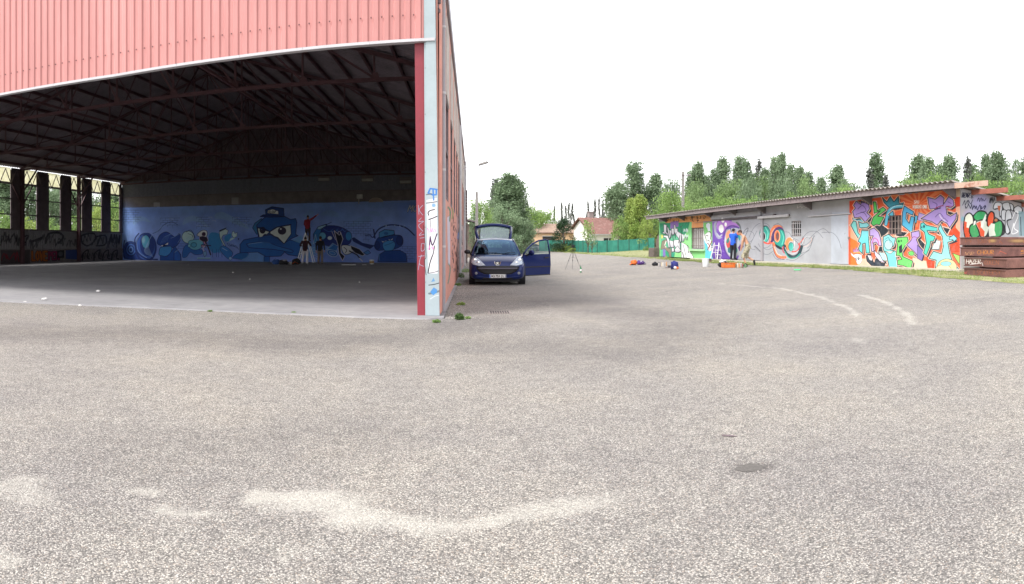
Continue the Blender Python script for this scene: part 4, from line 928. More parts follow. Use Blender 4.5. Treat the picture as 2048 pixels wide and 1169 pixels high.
V.ell(284, 370, 31, 52, '#ffffff'); V.ell(304, 262, 19, 31, '#ffffff'); V.ell(340, 316, 16, 26, '#ffffff'); V.spatter(190, 430, 330, 720, 20, 3, 9, '#8f66c8', 2); V.ell(275, 715, 16, 16, '#b9a8d8'); V.ell(270, 750, 14, 18, '#b9a8d8')
V.poly([(370, 390), (440, 360), (500, 380), (510, 500), (500, 640), (470, 730), (420, 740), (360, 660), (330, 560), (340, 450)], '#c4cbd8', smooth=True)
V.poly([(345, 430), (390, 385), (400, 440), (380, 500), (350, 520)], '#e8a078', smooth=True); V.poly([(345, 540), (380, 490), (400, 560), (390, 620), (360, 610)], '#cf4a4a', smooth=True); V.poly([(350, 520), (380, 480), (385, 530), (360, 560)], '#2b7f7c', smooth=True); V.poly([(370, 620), (400, 610), (410, 680), (370, 670)], '#2a6f78', smooth=True); V.poly([(460, 600), (495, 640), (470, 690), (455, 680)], '#2b9a90', smooth=True)
V.poly([(455, 440), (500, 430), (530, 470), (520, 520), (480, 500)], '#2f9a92', smooth=True); V.poly([(480, 430), (500, 395), (540, 385), (545, 420), (520, 440), (500, 450)], '#e8613a', smooth=True); V.line([(485, 430), (500, 400), (530, 392)], 8, '#f4a070', smooth=True)
V.poly([(470, 490), (500, 480), (520, 560), (490, 570)], '#b8c0cc'); V.poly([(495, 610), (560, 540), (572, 600), (520, 660)], '#59307c'); V.poly([(445, 560), (475, 560), (470, 620), (450, 600)], '#8c4e86', .8)
V.poly([(470, 285), (500, 290), (530, 330), (545, 400), (555, 440), (540, 430), (520, 350), (490, 320)], '#5d6a6c', smooth=True); V.line([(560, 440), (580, 400), (625, 360), (620, 400), (590, 470)], 7, '#4a4f58', smooth=True); V.line([(405, 370), (412, 410)], 12, '#4a3a66')
# looping sketch lines and glossy coils
G_ = '#3a3f4a'
for q in ([(560, 440), (620, 400), (690, 420), (700, 480), (650, 540), (600, 510)], [(640, 480), (700, 360), (780, 300), (860, 310), (900, 360)], [(640, 540), (660, 620), (720, 640)], [(700, 590), (760, 650), (800, 672)], [(760, 560), (790, 610), (860, 610), (910, 570)], [(800, 600), (860, 640), (930, 610)],
          [(810, 690), (870, 700), (930, 660)], [(940, 330), (1000, 305), (1060, 350)], [(1080, 410), (1140, 420), (1180, 480), (1260, 520)], [(620, 640), (690, 500), (740, 400)], [(1290, 560), (1330, 470), (1400, 410), (1500, 410), (1575, 490)], [(1400, 500), (1480, 420), (1580, 370), (1660, 430)],
          [(1300, 600), (1380, 560), (1440, 500), (1470, 460)], [(1330, 560), (1340, 500), (1400, 470), (1440, 510), (1400, 570)], [(1290, 690), (1380, 650), (1420, 590), (1430, 520)], [(1100, 760), (1200, 775), (1290, 720), (1400, 640)], [(930, 690), (980, 760), (1080, 765)], [(1560, 420), (1700, 420), (1780, 500), (1820, 620)],
          [(1320, 470), (1300, 540), (1330, 600)], [(1460, 450), (1430, 560), (1370, 620)]): V.line(q, 4.5, G_, .85, smooth=True)
V.line([(715, 590), (800, 672)], 8, G_); V.line([(1300, 580), (1350, 480), (1420, 470)], 5, '#d8dce2', smooth=True); V.line([(1290, 600), (1370, 590), (1430, 520), (1420, 480)], 6, '#e8c4b8', .8, smooth=True); V.line([(1255, 580), (1330, 490)], 10, '#e2654f')
V.poly([(780, 400), (810, 340), (860, 340), (895, 400), (890, 470), (850, 540), (800, 520), (775, 470)], '#23978c', smooth=True, line='#16333c', lw=6, col2='#3fb8a6'); V.line([(835, 350), (870, 420), (860, 500)], 12, '#7fe0d0', .8, smooth=True); V.ell(808, 470, 30, 56, '#17131c', line='#d8dce2', lw=6); V.line([(800, 345), (850, 335)], 10, '#2b2434')
V.poly([(815, 530), (880, 545), (900, 400), (950, 330), (1020, 325), (1060, 360), (1000, 350), (945, 390), (925, 470), (930, 550), (870, 570), (820, 555)], '#ef8a5e', smooth=True, col2='#e0524a')
V.poly([(905, 540), (920, 440), (960, 370), (1010, 345), (1060, 365), (1080, 430), (1020, 400), (970, 430), (950, 520)], '#5b3f80', smooth=True, col2='#3a2a5c'); V.line([(905, 520), (915, 430), (955, 365)], 7, '#f6c8a4', smooth=True)
V.poly([(985, 400), (1030, 375), (1075, 410), (1090, 500), (1070, 580), (1030, 610), (970, 580), (950, 520), (980, 540), (1010, 520), (1020, 450)], '#2aa092', smooth=True, line='#15323a', lw=5); V.line([(1040, 400), (1070, 480), (1050, 570)], 12, '#6fe0cc', .8, smooth=True)
V.ell(988, 465, 34, 74, '#e8744c', line='#f7b48c', lw=7); V.ell(992, 468, 20, 52, '#6b4a4c'); V.poly([(950, 560), (1040, 610), (1060, 640), (1010, 630), (970, 600)], '#1f2a34', smooth=True)
V.poly([(1092, 600), (1090, 540), (1120, 490), (1160, 485), (1190, 530), (1150, 530), (1130, 580), (1140, 640), (1110, 640)], '#f0935e', smooth=True, line='#f6c49c', lw=5); V.ell(1165, 600, 34, 54, '#2f9f96', line='#16343c', lw=5, col2='#4fc4b4'); V.line([(1180, 560), (1190, 610), (1170, 650)], 7, '#80e8d8', .8, smooth=True); V.line([(1170, 490), (1210, 520), (1200, 620)], 6, '#f0f0f2', smooth=True); V.line([(1190, 500), (1240, 540), (1250, 560)], 5, G_)
V.line([(940, 560), (970, 680), (1020, 730), (1090, 735)], 34, '#f07a50', smooth=True); V.line([(950, 600), (990, 690), (1040, 715)], 12, '#e8c8bc', smooth=True); V.line([(930, 570), (950, 670), (1000, 745), (1080, 760)], 6, '#2a2a34', smooth=True)
V.line([(1080, 590), (1110, 680), (1180, 730), (1260, 700), (1300, 600)], 40, '#24404a', smooth=True); V.line([(1085, 660), (1140, 740), (1220, 742), (1280, 690)], 12, '#2fa898', smooth=True); V.line([(1065, 600), (1060, 650), (1080, 680)], 14, '#c8425a', smooth=True); V.line([(1180, 665), (1240, 655), (1275, 600), (1265, 560)], 15, '#d8433c', smooth=True); V.line([(1090, 610), (1130, 680), (1200, 690), (1260, 650)], 8, '#c8c8d0', smooth=True)
V.scribble(1230, 70, 180, 40, 10, 5, '#d8d8e0', 6); V.line([(1860, 440), (1872, 425)], 4, G_)
# near end: orange ground and wild letters
V = cw.view(1680, 350, 5.565)
V.poly([(105, 290), (1335, 150), (1335, 1090), (105, 1030)], '#e25a30', col2='#e6704a')
cx, cy = 870, 330
for k in range(16):
    a0 = k * PI / 8; a1 = a0 + PI / 17
    V.poly([(cx, cy), (cx + 330 * math.cos(a0), cy + 250 * math.sin(a0)), (cx + 330 * math.cos(a1), cy + 250 * math.sin(a1))], '#f08a58', .9)
for q, c_ in (([(105, 300), (180, 290), (160, 420), (110, 440)], '#d84a24'), ([(110, 430), (150, 440), (140, 560), (210, 700), (180, 760), (115, 700)], '#f2a888'), ([(115, 700), (190, 740), (230, 900), (200, 1020), (115, 1010)], '#ee7a34'), ([(190, 1010), (240, 930), (330, 940), (420, 1000), (520, 960), (520, 1045), (190, 1025)], '#f2c4ac'),
             ([(430, 590), (480, 600), (470, 690), (440, 680)], '#c8492c'), ([(560, 600), (700, 560), (700, 700), (620, 700), (570, 660)], '#f0a684'), ([(1160, 640), (1290, 590), (1330, 640), (1330, 860), (1220, 860), (1230, 740)], '#cf4a26'), ([(1040, 960), (960, 920), (980, 1060), (1060, 1070)], '#d8492c'),
             ([(1260, 250), (1335, 240), (1335, 350), (1280, 360)], '#d5421e'), ([(1290, 360), (1335, 350), (1335, 640), (1290, 590)], '#f3b498'), ([(810, 920), (960, 960), (980, 1070), (790, 1050)], '#f4cdb8'), ([(640, 960), (800, 1000), (780, 1055), (640, 1050)], '#d64a30')): V.poly(q, c_, smooth=False)
SH = '#27323c'
P1 = '#9a7ccc'; P2 = '#b9a2e0'; A1 = '#7fd4e2'; A2 = '#57bcd8'; G1 = '#5fcf62'; G2 = '#74d870'
def L_(pts, col, col2=None, lw=9, sh=(16, 20), sm=False): V.piece(pts, col, '#161a24', lw, sh=(sh[0] * 1.3, sh[1] * 1.2, SH), halo='#f6d8c8', col2=col2, smooth=sm)
for q in ([(330, 590), (480, 560), (560, 620), (470, 700), (330, 660)], [(620, 620), (760, 640), (700, 700), (620, 680)], [(880, 700), (1000, 820), (900, 960), (820, 900)], [(1090, 560), (1230, 600), (1180, 700), (1080, 660)], [(440, 780), (520, 860), (520, 1000), (400, 920)], [(1200, 400), (1300, 430), (1270, 560), (1180, 520)]): V.poly(q, SH, line='#f6d8c8', lw=8)
L_([(140, 480), (190, 470), (260, 500), (330, 480), (330, 520), (220, 560), (150, 540)], '#6fbcc8', lw=7); L_([(560, 560), (620, 590), (600, 660), (540, 640)], '#cfe8ea', lw=6, sh=(6, 8)); L_([(880, 420), (960, 450), (930, 520), (860, 500)], '#b8a0e0', lw=6, sh=(8, 8)); L_([(1060, 720), (1120, 740), (1100, 830), (1020, 830)], '#d6f0ec', lw=6, sh=(8, 8)); L_([(430, 860), (500, 870), (540, 960), (470, 950)], '#b8e4e8', lw=6, sh=(8, 8))
L_([(180, 290), (230, 330), (240, 290), (320, 330), (330, 380), (300, 420), (340, 460), (280, 530), (230, 470), (160, 480), (140, 410), (170, 370), (150, 340)], P1, P2)
V.line([(200, 380), (250, 340), (290, 400), (230, 420)], 6, '#3b2b5c', smooth=True); V.line([(180, 440), (260, 420), (300, 470)], 5, '#3b2b5c', smooth=True)
L_([(370, 300), (400, 300), (415, 400), (480, 360), (515, 390), (420, 460), (490, 470), (440, 560), (410, 550), (370, 570), (345, 540), (370, 470), (450, 400), (380, 430)], G1, '#4fc060')
L_([(470, 250), (520, 300), (560, 240), (600, 300), (650, 240), (660, 320), (710, 310), (690, 350), (600, 370), (540, 360), (490, 310)], '#2b7f9a', '#3f9cb4')
V.line([(700, 350), (620, 355), (560, 380), (530, 440), (510, 550)], 42, '#161a24', smooth=True); V.line([(700, 350), (620, 355), (560, 380), (530, 440), (510, 550)], 30, '#5fb8d4', smooth=True); V.line([(690, 340), (610, 350), (555, 390)], 6, '#c8ecf4', smooth=True)
L_([(715, 345), (820, 410), (810, 450), (740, 420), (735, 490), (770, 540), (790, 460), (830, 470), (800, 650), (740, 600), (690, 560), (695, 420)], '#4aa4dc', '#5fc0e0')
V.poly([(835, 450), (865, 460), (850, 540), (830, 530)], '#5fb8dc', line='#161a24', lw=6)
L_([(975, 250), (1060, 270), (1120, 225), (1160, 260), (1150, 330), (1210, 240), (1260, 280), (1270, 340), (1230, 370), (1180, 350), (1190, 440), (1230, 460), (1300, 420), (1290, 490), (1220, 590), (1190, 540), (1130, 510), (1080, 560), (1020, 520), (900, 490), (990, 430), (1050, 390), (1120, 370), (1000, 380), (985, 320)], '#a68ad6', '#b8a0e0')
for q in ([(1030, 300), (1080, 330), (1060, 380)], [(1150, 330), (1100, 370), (1050, 380)], [(1060, 470), (1110, 430), (1150, 480), (1110, 520)], [(1160, 480), (1200, 520)], [(1200, 300), (1240, 320)]): V.line(q, 6, '#4a3878', smooth=True)
V.line([(1060, 375), (1110, 350), (1150, 345)], 9, '#a0304c', smooth=True); V.line([(1180, 350), (1240, 350)], 8, '#a0304c'); V.line([(1110, 440), (1120, 470), (1170, 520)], 8, '#efe6f8', smooth=True)
L_([(120, 560), (150, 510), (180, 520), (200, 640), (240, 690), (210, 720), (160, 640)], '#79c8c4'); L_([(205, 520), (250, 540), (300, 530), (330, 560), (300, 590), (220, 590)], '#7fcad0')
L_([(240, 620), (320, 620), (320, 720), (330, 870), (290, 870), (280, 760), (250, 770), (250, 880), (200, 830), (230, 760), (200, 740), (230, 680)], A1, '#5fd8d4')
L_([(330, 610), (380, 590), (430, 640), (450, 700), (465, 790), (430, 790), (400, 750), (370, 760), (380, 860), (350, 850), (340, 740), (370, 680), (330, 680)], P2, '#c8b2e4'); V.line([(360, 760), (380, 705), (420, 730), (430, 790)], 9, '#c04e86', smooth=True)
L_([(480, 690), (540, 660), (590, 700), (620, 700), (600, 790), (550, 830), (620, 850), (640, 1030), (590, 1055), (550, 1040), (520, 900), (480, 830)], '#8fd8de', '#76dfe0'); V.ell(540, 780, 44, 54, '#b8e6ea', line='#27323c', lw=6); V.line([(500, 720), (540, 700), (560, 760)], 7, '#3f8fa0', smooth=True); V.poly([(500, 850), (600, 850), (560, 880)], '#ece8e0', line='#161a24', lw=5)
L_([(540, 440), (590, 400), (600, 450), (570, 470)], '#5fb8d4')
L_([(635, 700), (750, 690), (760, 740), (720, 800), (690, 850), (700, 910), (810, 960), (790, 1045), (700, 1010), (640, 1000), (640, 950), (690, 940), (660, 900), (625, 900), (640, 780), (625, 740)], G2, '#6cd46c'); V.poly([(655, 800), (690, 770), (690, 860), (660, 880)], '#27323c'); V.ell(655, 740, 12, 14, '#2a6a3c'); V.ell(682, 735, 8, 12, '#2a6a3c')
L_([(790, 640), (880, 620), (890, 680), (850, 720), (880, 790), (930, 850), (900, 940), (860, 900), (830, 860), (770, 810), (740, 780), (790, 730), (800, 700)], P2, '#b094dc'); V.line([(790, 720), (820, 690), (860, 700)], 7, '#a04a86', smooth=True); V.poly([(860, 780), (940, 860), (910, 960), (860, 930)], '#8470b8', line='#161a24', lw=5)
L_([(760, 860), (800, 845), (830, 870), (815, 900), (790, 900), (765, 890)], G2, lw=6, sh=(4, 4))
L_([(900, 540), (930, 530), (960, 560), (1090, 590), (1080, 630), (970, 620), (990, 660), (1060, 690), (1040, 740), (1010, 740), (1000, 800), (960, 900), (930, 870), (960, 760), (940, 640), (890, 600)], '#5fcfd0', '#4fcfa8'); V.ell(935, 575, 10, 18, '#1b3340'); V.ell(910, 585, 7, 12, '#1b3340')
L_([(1090, 600), (1120, 550), (1150, 620), (1190, 680), (1270, 690), (1290, 720), (1240, 740), (1200, 750), (1220, 870), (1250, 960), (1330, 1060), (1060, 1070), (1070, 950), (990, 930), (1040, 850), (1130, 880), (1150, 800), (1140, 690)], '#7fd4dc', '#a6e4dc')
V.ell(1190, 1030, 110, 95, '#e9d3a0', line='#27323c', lw=6); V.ell(1150, 1060, 90, 60, '#f0d8b0', line='#6a5a40', lw=5); V.ell(1180, 990, 60, 26, '#8fdcdc', line='#27323c', lw=4); V.poly([(1250, 870), (1330, 900), (1330, 1000), (1290, 940)], '#a8e070', line='#27323c', lw=6)
V.poly([(1250, 680), (1265, 665), (1305, 710), (1265, 750), (1260, 725), (1215, 720), (1215, 700)], '#8fd4e0', line='#161a24', lw=7)
L_([(290, 900), (350, 920), (380, 990), (400, 930), (460, 980), (500, 990), (490, 1040), (430, 1020), (350, 1010), (300, 960)], '#3a4654', '#2c3644'); V.poly([(300, 890), (350, 900), (360, 960), (330, 950)], '#e8e4f0', line='#161a24', lw=6); V.poly([(380, 840), (450, 900), (480, 960), (520, 990), (440, 960), (390, 900)], '#ded6ee', line='#161a24', lw=6)
V.poly([(115, 860), (150, 890), (190, 880), (240, 890), (245, 960), (225, 990), (190, 990), (170, 930), (130, 900)], '#eef0f4', line='#8a6a6a', lw=4); V.scribble(175, 900, 50, 70, 9, 4, '#3a3a44', 4)
V.poly([(150, 870), (145, 820), (170, 840), (180, 800), (195, 840), (215, 820), (210, 865), (160, 875)], '#b88cb8', line='#5f3f6c', lw=4); V.line([(150, 868), (212, 862)], 9, '#e8b040')
V.write('SHI', 822, 285, 16, 34, 6, '#fff2ea', slant=.3, gap=.4); V.write('VIBRATIONS', 812, 340, 12, 36, 6, '#4a2a2a', slant=.1, gap=.35); V.write('VIBRATIONS', 810, 337, 12, 36, 5, '#fff2ea', slant=.1, gap=.35)
V.write('HAZER', 200, 280, 18, 30, 7, '#1a1c28', gap=.35); V.poly([(1270, 160), (1335, 155), (1335, 245), (1270, 250)], '#c8b09a')
img_w = wall_image('long_wall_paint', cw, A_, B_, .3, 3.4, 64)

ce = Canvas(1918, 366, 2060, 500, 5)
V = ce.view(1880, 340, 4.87)
V.poly([(190, 150), (880, 250), (880, 720), (190, 720)], '#a2a4aa'); r = random.Random(6)
for i in range(60): V.ell(r.uniform(200, 860), r.uniform(200, 700), r.uniform(10, 60), r.uniform(10, 50), r.choice(['#b0b0b8', '#94969c', '#a9a6b4', '#b4a898', '#9aa0ac']), .45, soft=1)
V.ell(390, 330, 90, 90, '#a09cd0', .7, soft=.8); V.ell(400, 300, 60, 60, '#b4b0e0', .6, soft=.8); V.ell(280, 430, 50, 40, '#b0a8d8', .5, soft=.9); V.ell(215, 480, 26, 22, '#58a8c0', .6, soft=.6); V.ell(215, 560, 20, 40, '#c898b8', .5, soft=.8)
for i, (x, y) in enumerate(((208, 215), (225, 290), (240, 330))): V.scribble(x, y, 85, 60, 8, 7, '#20243c', 20 + i)
V.write('FEAR', 210, 225, 16, 44, 7, '#20243c', slant=.3); V.write('*', 298, 240, 26, 44, 6, '#20243c'); V.scribble(330, 340, 120, 55, 12, 8, '#20244c', 31); V.scribble(360, 270, 80, 40, 8, 6, '#20244c', 33); V.scribble(480, 255, 50, 70, 9, 7, '#20242c', 35)
def bub(q, c_, c2=None): V.line(list(q) + [q[0]], 22, '#101418', smooth=True); V.poly(q, c_, smooth=True, line=None); V.line(V.curve(list(q), 6, True), 6, '#101418')
V.poly([(320, 440), (470, 430), (560, 470), (630, 540), (610, 640), (380, 650), (330, 560)], '#141820', smooth=True)
bub([(232, 560), (245, 460), (285, 425), (318, 460), (320, 540), (290, 640), (250, 660)], '#d8dccc'); V.poly([(234, 500), (262, 510), (258, 560), (285, 570), (290, 660), (250, 660), (232, 600)], '#d8502c')
bub([(330, 450), (380, 405), (440, 415), (455, 460), (410, 490), (350, 490)], '#2f9a5c'); bub([(290, 600), (300, 545), (345, 530), (385, 570), (380, 640), (320, 660)], '#3f9a5c'); bub([(350, 520), (390, 495), (450, 500), (475, 560), (450, 640), (400, 650), (380, 590)], '#cfd8c8')
V.poly([(352, 520), (395, 500), (400, 560), (435, 600), (430, 650), (395, 648), (385, 590)], '#d5522e'); V.poly([(395, 560), (412, 500), (440, 440), (450, 470), (420, 560)], '#dfe4dc')
bub([(465, 540), (468, 460), (495, 412), (522, 430), (520, 500), (500, 560)], '#d5502c'); bub([(480, 620), (490, 550), (530, 520), (590, 500), (608, 560), (590, 640), (520, 650)], '#3f9c5e'); V.poly([(470, 560), (500, 520), (535, 530), (530, 590), (545, 640), (480, 650)], '#d6dccf'); V.poly([(330, 500), (350, 495), (345, 530), (325, 545)], '#dfe4d8')
V.line([(425, 495), (445, 440)], 12, '#dfe6e0')
for q in ([(520, 380), (540, 320), (600, 325), (605, 400), (585, 460), (570, 380)], [(610, 330), (670, 318), (690, 380), (640, 400), (615, 370)], [(600, 400), (650, 400), (645, 480), (605, 485)], [(640, 420), (680, 395), (700, 470), (650, 500), (680, 600), (640, 610)], [(680, 325), (715, 350), (710, 400), (690, 380)], [(720, 380), (760, 350), (800, 380), (790, 420), (740, 420)]):
    V.piece(q, '#c4c8ce', '#1a1c22', 8, sh=(8, 8, '#34343c'), smooth=True)
V.line([(700, 480), (740, 400), (760, 450), (720, 560), (760, 600), (700, 620), (720, 520)], 6, '#eceef0', smooth=True); V.poly([(765, 400), (880, 420), (880, 650), (770, 640)], '#7a9aa4', .8); V.line([(785, 460), (790, 640)], 7, '#2a3038'); V.poly([(560, 350), (590, 350), (585, 400), (568, 395)], '#b4603c'); V.ell(545, 490, 16, 14, '#a86a40')
E_ = A_ + WN * 6.5
img_e = wall_image('end_wall_paint', ce, A_, E_, .3, 3.4, 80)
m_wall = mat('rendered_wall', (.40, .40, .42), .85, var=.12, vs=1.5, bump=.12, bs=30); paint_over(m_wall, img_w, A_, B_, .3, 3.4, worn=.25)
m_ewall = mat('rendered_end_wall', (.42, .41, .41), .85, var=.15, vs=1.5, bump=.15, bs=30); paint_over(m_ewall, img_e, A_, E_, .3, 3.4, worn=.2)
m_bark = mat('weathered_timber', (.20, .165, .155), .85, var=.35, vs=3, aniso=(1, 1, 4))
m_fasg = mat('faded_mauve_fascia', (.24, .20, .20), .8, var=.25, vs=4)
m_beamg = mat('purple_grey_painted_timber', (.15, .13, .145), .8, var=.3, vs=3)
m_roofr = mat('lichen_ribbed_roofing', (.30, .27, .245), .9, var=.3, vs=5, dirt=((.13, .12, .10), .55, .6))
m_ledge = mat('pale_ledge_concrete', (.50, .47, .38), .9, var=.2, vs=2.5, dirt=((.25, .24, .18), .6, .6))
m_rust = mat('rusted_steel', (.15, .075, .066), .85, metal=.1, var=.45, vs=3.5, bump=.3, bs=60, dirt=((.22, .09, .045), .66, .6))
m_rusto = mat('orange_rust_primer', (.34, .12, .085), .8, var=.3, vs=4)
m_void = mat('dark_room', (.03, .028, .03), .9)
m_bars = mat('flaking_iron_bars', (.30, .24, .22), .7, var=.3, vs=9)
m_glassw = mat('dusty_window_panel', (.56, .54, .54), .25, var=.2, vs=3)

# ---- long wall with its three window openings
holes = []
for p0, p1, y0, y1 in ((1382.5, 1407, 455.5, 498), (1583, 1602, 442.5, 473), (1776.5, 1803, 431, 469.5)):
    pc = (p0 + p1) / 2; holes.append((wu(p1), wu(p0), wz(pc, y1), wz(pc, y0)))
def holed(mb, x0, x1, z0, z1, hs, d0, d1, M):
    us = sorted({x0, x1} | {h for q in hs for h in q[:2]}); zs = sorted({z0, z1} | {h for q in hs for h in q[2:]})
    for a, b_ in zip(us, us[1:]):
        run = None
        for c_, d_ in list(zip(zs, zs[1:])) + [(None, None)]:
            inside = c_ is None or any(q[0] <= (a + b_) / 2 <= q[1] and q[2] <= (c_ + d_) / 2 <= q[3] for q in hs)
            if inside:
                if run: mb.box(a, b_, d0, d1, run[0], run[1], M); run = None
            else: run = (run[0], d_) if run else (c_, d_)
    return mb
WTOP = 3.22
obj('wall', holed(MB(), 0, WL, GZ + .08, WTOP, holes, -.2, 0, FRM), m_wall, shed, label='long front wall painted end to end')
obj('end_wall', MB().loft([[FRM @ Vector((a, b_, z)) for b_, z in ((-.21, GZ), (-6.5, GZ), (-6.5, rz_(-6.5) - .05), (-.21, rz_(-.2) - .05))] for a in (0, .2)]), m_ewall, shed, label='near end wall with bubble letters')
obj('far_wall', MB().loft([[FRM @ Vector((a, b_, z)) for b_, z in ((-.21, GZ), (-6.5, GZ), (-6.5, rz_(-6.5) - .05), (-.21, rz_(-.2) - .05))] for a in (WL - .2, WL)]), m_ewall, shed)
obj('rear_wall', MB().box(.2, WL - .2, -6.7, -6.5, GZ, rz_(-6.5) - .05, FRM), m_ewall, shed)
obj('corner_post', MB().box(-.012, .0, -.21, .0, GZ + .02, WTOP, FRM), m_ewall, shed)
for i, h in enumerate(holes):
    w = obj('window', MB().box(h[0], h[1], -.19, -.16, h[2], h[3], FRM), [m_glassw, m_void, m_void][i], shed, label=['tall barred window with pale shutters', 'small square barred window in the grey wall', 'barred window within the orange letters'][i])
    fr = MB()
    for q in ((h[0], h[0] + .05, h[2], h[3]), (h[1] - .05, h[1], h[2], h[3]), (h[0] + .05, h[1] - .05, h[2], h[2] + .05), (h[0] + .05, h[1] - .05, h[3] - .05, h[3])): fr.box(q[0], q[1], -.12, -.06, q[2], q[3], FRM)
    obj('frame', fr, [m_bark, m_bars, m_dark][i], w)
    nb = (6, 4, 3)[i]
    for k in range(1, nb + 1):
        u = h[0] + (h[1] - h[0]) * k / (nb + 1); obj('bar', MB().box(u - .016, u + .016, -.04, -.012, h[2] + .02, h[3] - .02, FRM), [m_bark, m_trim, m_bars][i], w)
    for z in ([.15, .5, .85] if i != 2 else [.3, .7]): zz = h[2] + (h[3] - h[2]) * z; obj('bar', MB().box(h[0], h[1], -.012, .0, zz - .014, zz + .014, FRM), [m_bark, m_trim, m_bars][i], w)
    if i == 2: obj('shutter', MB().box(h[0] + .05, h[0] + (h[1] - h[0]) * .5, -.15, -.13, h[2] + .05, h[3] - .06, FRM), m_bark, w)
h = holes[0]; m_sill = mat('green_painted_sill', (.36, .62, .34), .8, var=.15); obj('sill', MB().box(h[0] - .25, h[1] + .25, 0.001, .14, h[2] - .14, h[2] - .03, FRM), m_sill, shed)
# ledge, sliding panels and rails, post
obj('ledge', MB().box(-.3, wu(1392), -.0, .42, .1, GZ + .09, FRM), m_ledge, shed)
m_slab1 = mat('grey_primed_sheet_door', (.40, .41, .44), .6, var=.1, vs=1.2); paint_over(m_slab1, img_w, A_, B_, .3, 3.4, worn=.15)
u0, u1 = wu(1523.5), wu(1427)
obj('sliding_door', MB().box(u0, u1, .012, .06, GZ + .13, wz(1500, 437, .06), FRM), m_slab1, shed, label='sliding door with the purple swirl')
obj('door_track', MB().box(u0 - .1, u1, .07, .13, wz(1500, 437) + .02, wz(1500, 437) + .08, FRM), m_beamg, shed)
obj('door_head', MB().box(u0, u1 + .2, .01, .1, wz(1500, 437) + .1, wz(1500, 437) + .34, FRM), m_slab1, shed)
obj('door_post', MB().box(wu(1527.5), wu(1523.8), .01, .09, GZ + .1, wz(1525, 438), FRM), m_pipe, shed)
obj('door_rail', MB().cbox(wu(1581), wu(1520), .08, .18, wz(1550, 436), wz(1550, 431), .02, FRM), m_trim, shed)
for px in (1552, 1579): obj('rail_bracket', MB().box(wu(px) - .05, wu(px) + .05, .01, .16, wz(px, 431) - .02, wz(px, 428.5), FRM), m_dark, shed)
obj('sliding_door', MB().box(wu(1700.5), wu(1661), .012, .05, GZ + .12, wz(1680, 431, .05), FRM), m_slab1, shed, label='pale blue-grey sheet door beside the orange wall')
obj('door_rail', MB().box(wu(1704), wu(1619), .055, .1, wz(1665, 431), wz(1665, 429.2), FRM), m_trim, shed)
obj('latch', MB().box(wu(1700.5) - .03, wu(1700.5) + .05, .05, .1, wz(1700, 478), wz(1700, 474), FRM), m_bars, shed)
# soffit timbers and roof
OV = .8
for pr in (1333, 1369, 1425, 1474, 1531, 1623, 1743, 1910):
    u = wu(pr) ; prof = [(.015, rz_(0) - .42), (.015, rz_(0) - .03), (OV - .08, rz_(OV) - .03), (OV - .08, rz_(OV) - .16)]
    obj('rafter', MB().loft([[FRM @ Vector((uu, b_, z)) for b_, z in prof] for uu in (u - .06, u + .06)]), m_beamg, shed)
obj('fascia_board', MB().box(-.42, WL + .7, OV - .05, OV, rz_(OV) - .21, rz_(OV) - .02, FRM), m_fasg, shed)
obj('fascia_board', MB().loft([[FRM @ Vector((uu, b_, z)) for b_, z in ((OV - .05, rz_(OV) - .22), (OV, rz_(OV) - .22), (OV, rz_(OV) - .04), (OV - .05, rz_(OV) - .04))] for uu in (-1.87, -.425)]), mat('peeling_cream_fascia', (.52, .36, .28), .8, var=.25, vs=6, dirt=((.30, .10, .06), .52, .8)), shed, label='bare peeling end of the fascia')
obj('wall_plate', MB().box(0, WL, -.18, -.02, WTOP + .002, rz_(-.1) - .02, FRM), m_beamg, shed)
for v in (-.6, -2.03, -3.6, -5.2): obj('purlin', MB().box(-1.6, WL, v - .05, v + .05, rz_(v) - .19, rz_(v) - .02, FRM), m_rusto, shed)
mb = MB(); pts = []; u = -.42
while u < WL + .75: pts += [(u, 0), (u + .06, .06), (u + .13, .06), (u + .19, 0)]; u += .25
for dz in (0, -.012):
    vs = []
    for uu, h_ in pts: vs += [FRM @ Vector((uu, OV + .09, rz_(OV + .09) + h_ + dz)), FRM @ Vector((uu, -6.9, rz_(-6.9) + h_ + dz))]
    mb.add(vs, [(2 * i, 2 * i + 2, 2 * i + 3, 2 * i + 1) for i in range(len(pts) - 1)])
n2 = 2 * len(pts); mb.add([], []); mb.f += [(2 * i, 2 * i + 2, n2 + 2 * i + 2, n2 + 2 * i) for i in range(len(pts) - 1)]; mb.m += [0] * (len(pts) - 1)
obj('roof', mb, m_roofr, shed)
obj('cable', MB().tube([FRM @ Vector((wu(px), .1, wz(px, y))) for px, y in ((1392, 446), (1430, 442), (1470, 440), (1520, 437))], .012, 5), m_dark, shed)

# ---- stack of rusty steel beams before the end wall
m_tagp, nt, b = newmat('sprayed_rust')
tagc = Canvas(1915, 465, 2055, 565, 6); V = tagc.view(1880, 340, 4.87)
O_ = '#b06a48'
V.scribble(210, 675, 70, 45, 8, 4, O_, 1, .7); V.ell(420, 690, 26, 20, '#d8b070', .7, soft=1.2); V.scribble(320, 670, 90, 50, 11, 4, O_, 2, .7); V.scribble(470, 665, 100, 60, 9, 4, O_, 3, .7); V.line([(700, 690), (800, 680)], 22, '#9aa4a8', .6, soft=6)
V.write('YAGR', 205, 800, 20, 36, 4, '#c0906c', slant=.2); V.write('CHOUR', 325, 785, 18, 38, 4.5, '#c88440', gap=.35); V.scribble(470, 770, 110, 55, 11, 4, '#b86450', 5); V.scribble(690, 760, 40, 24, 5, 4, '#d8d0d0', 8); V.line([(735, 780), (818, 765)], 34, '#c8ccd0', .55, soft=5); V.write('FUTIS', 745, 758, 14, 32, 6, '#2c2c38', gap=.3)
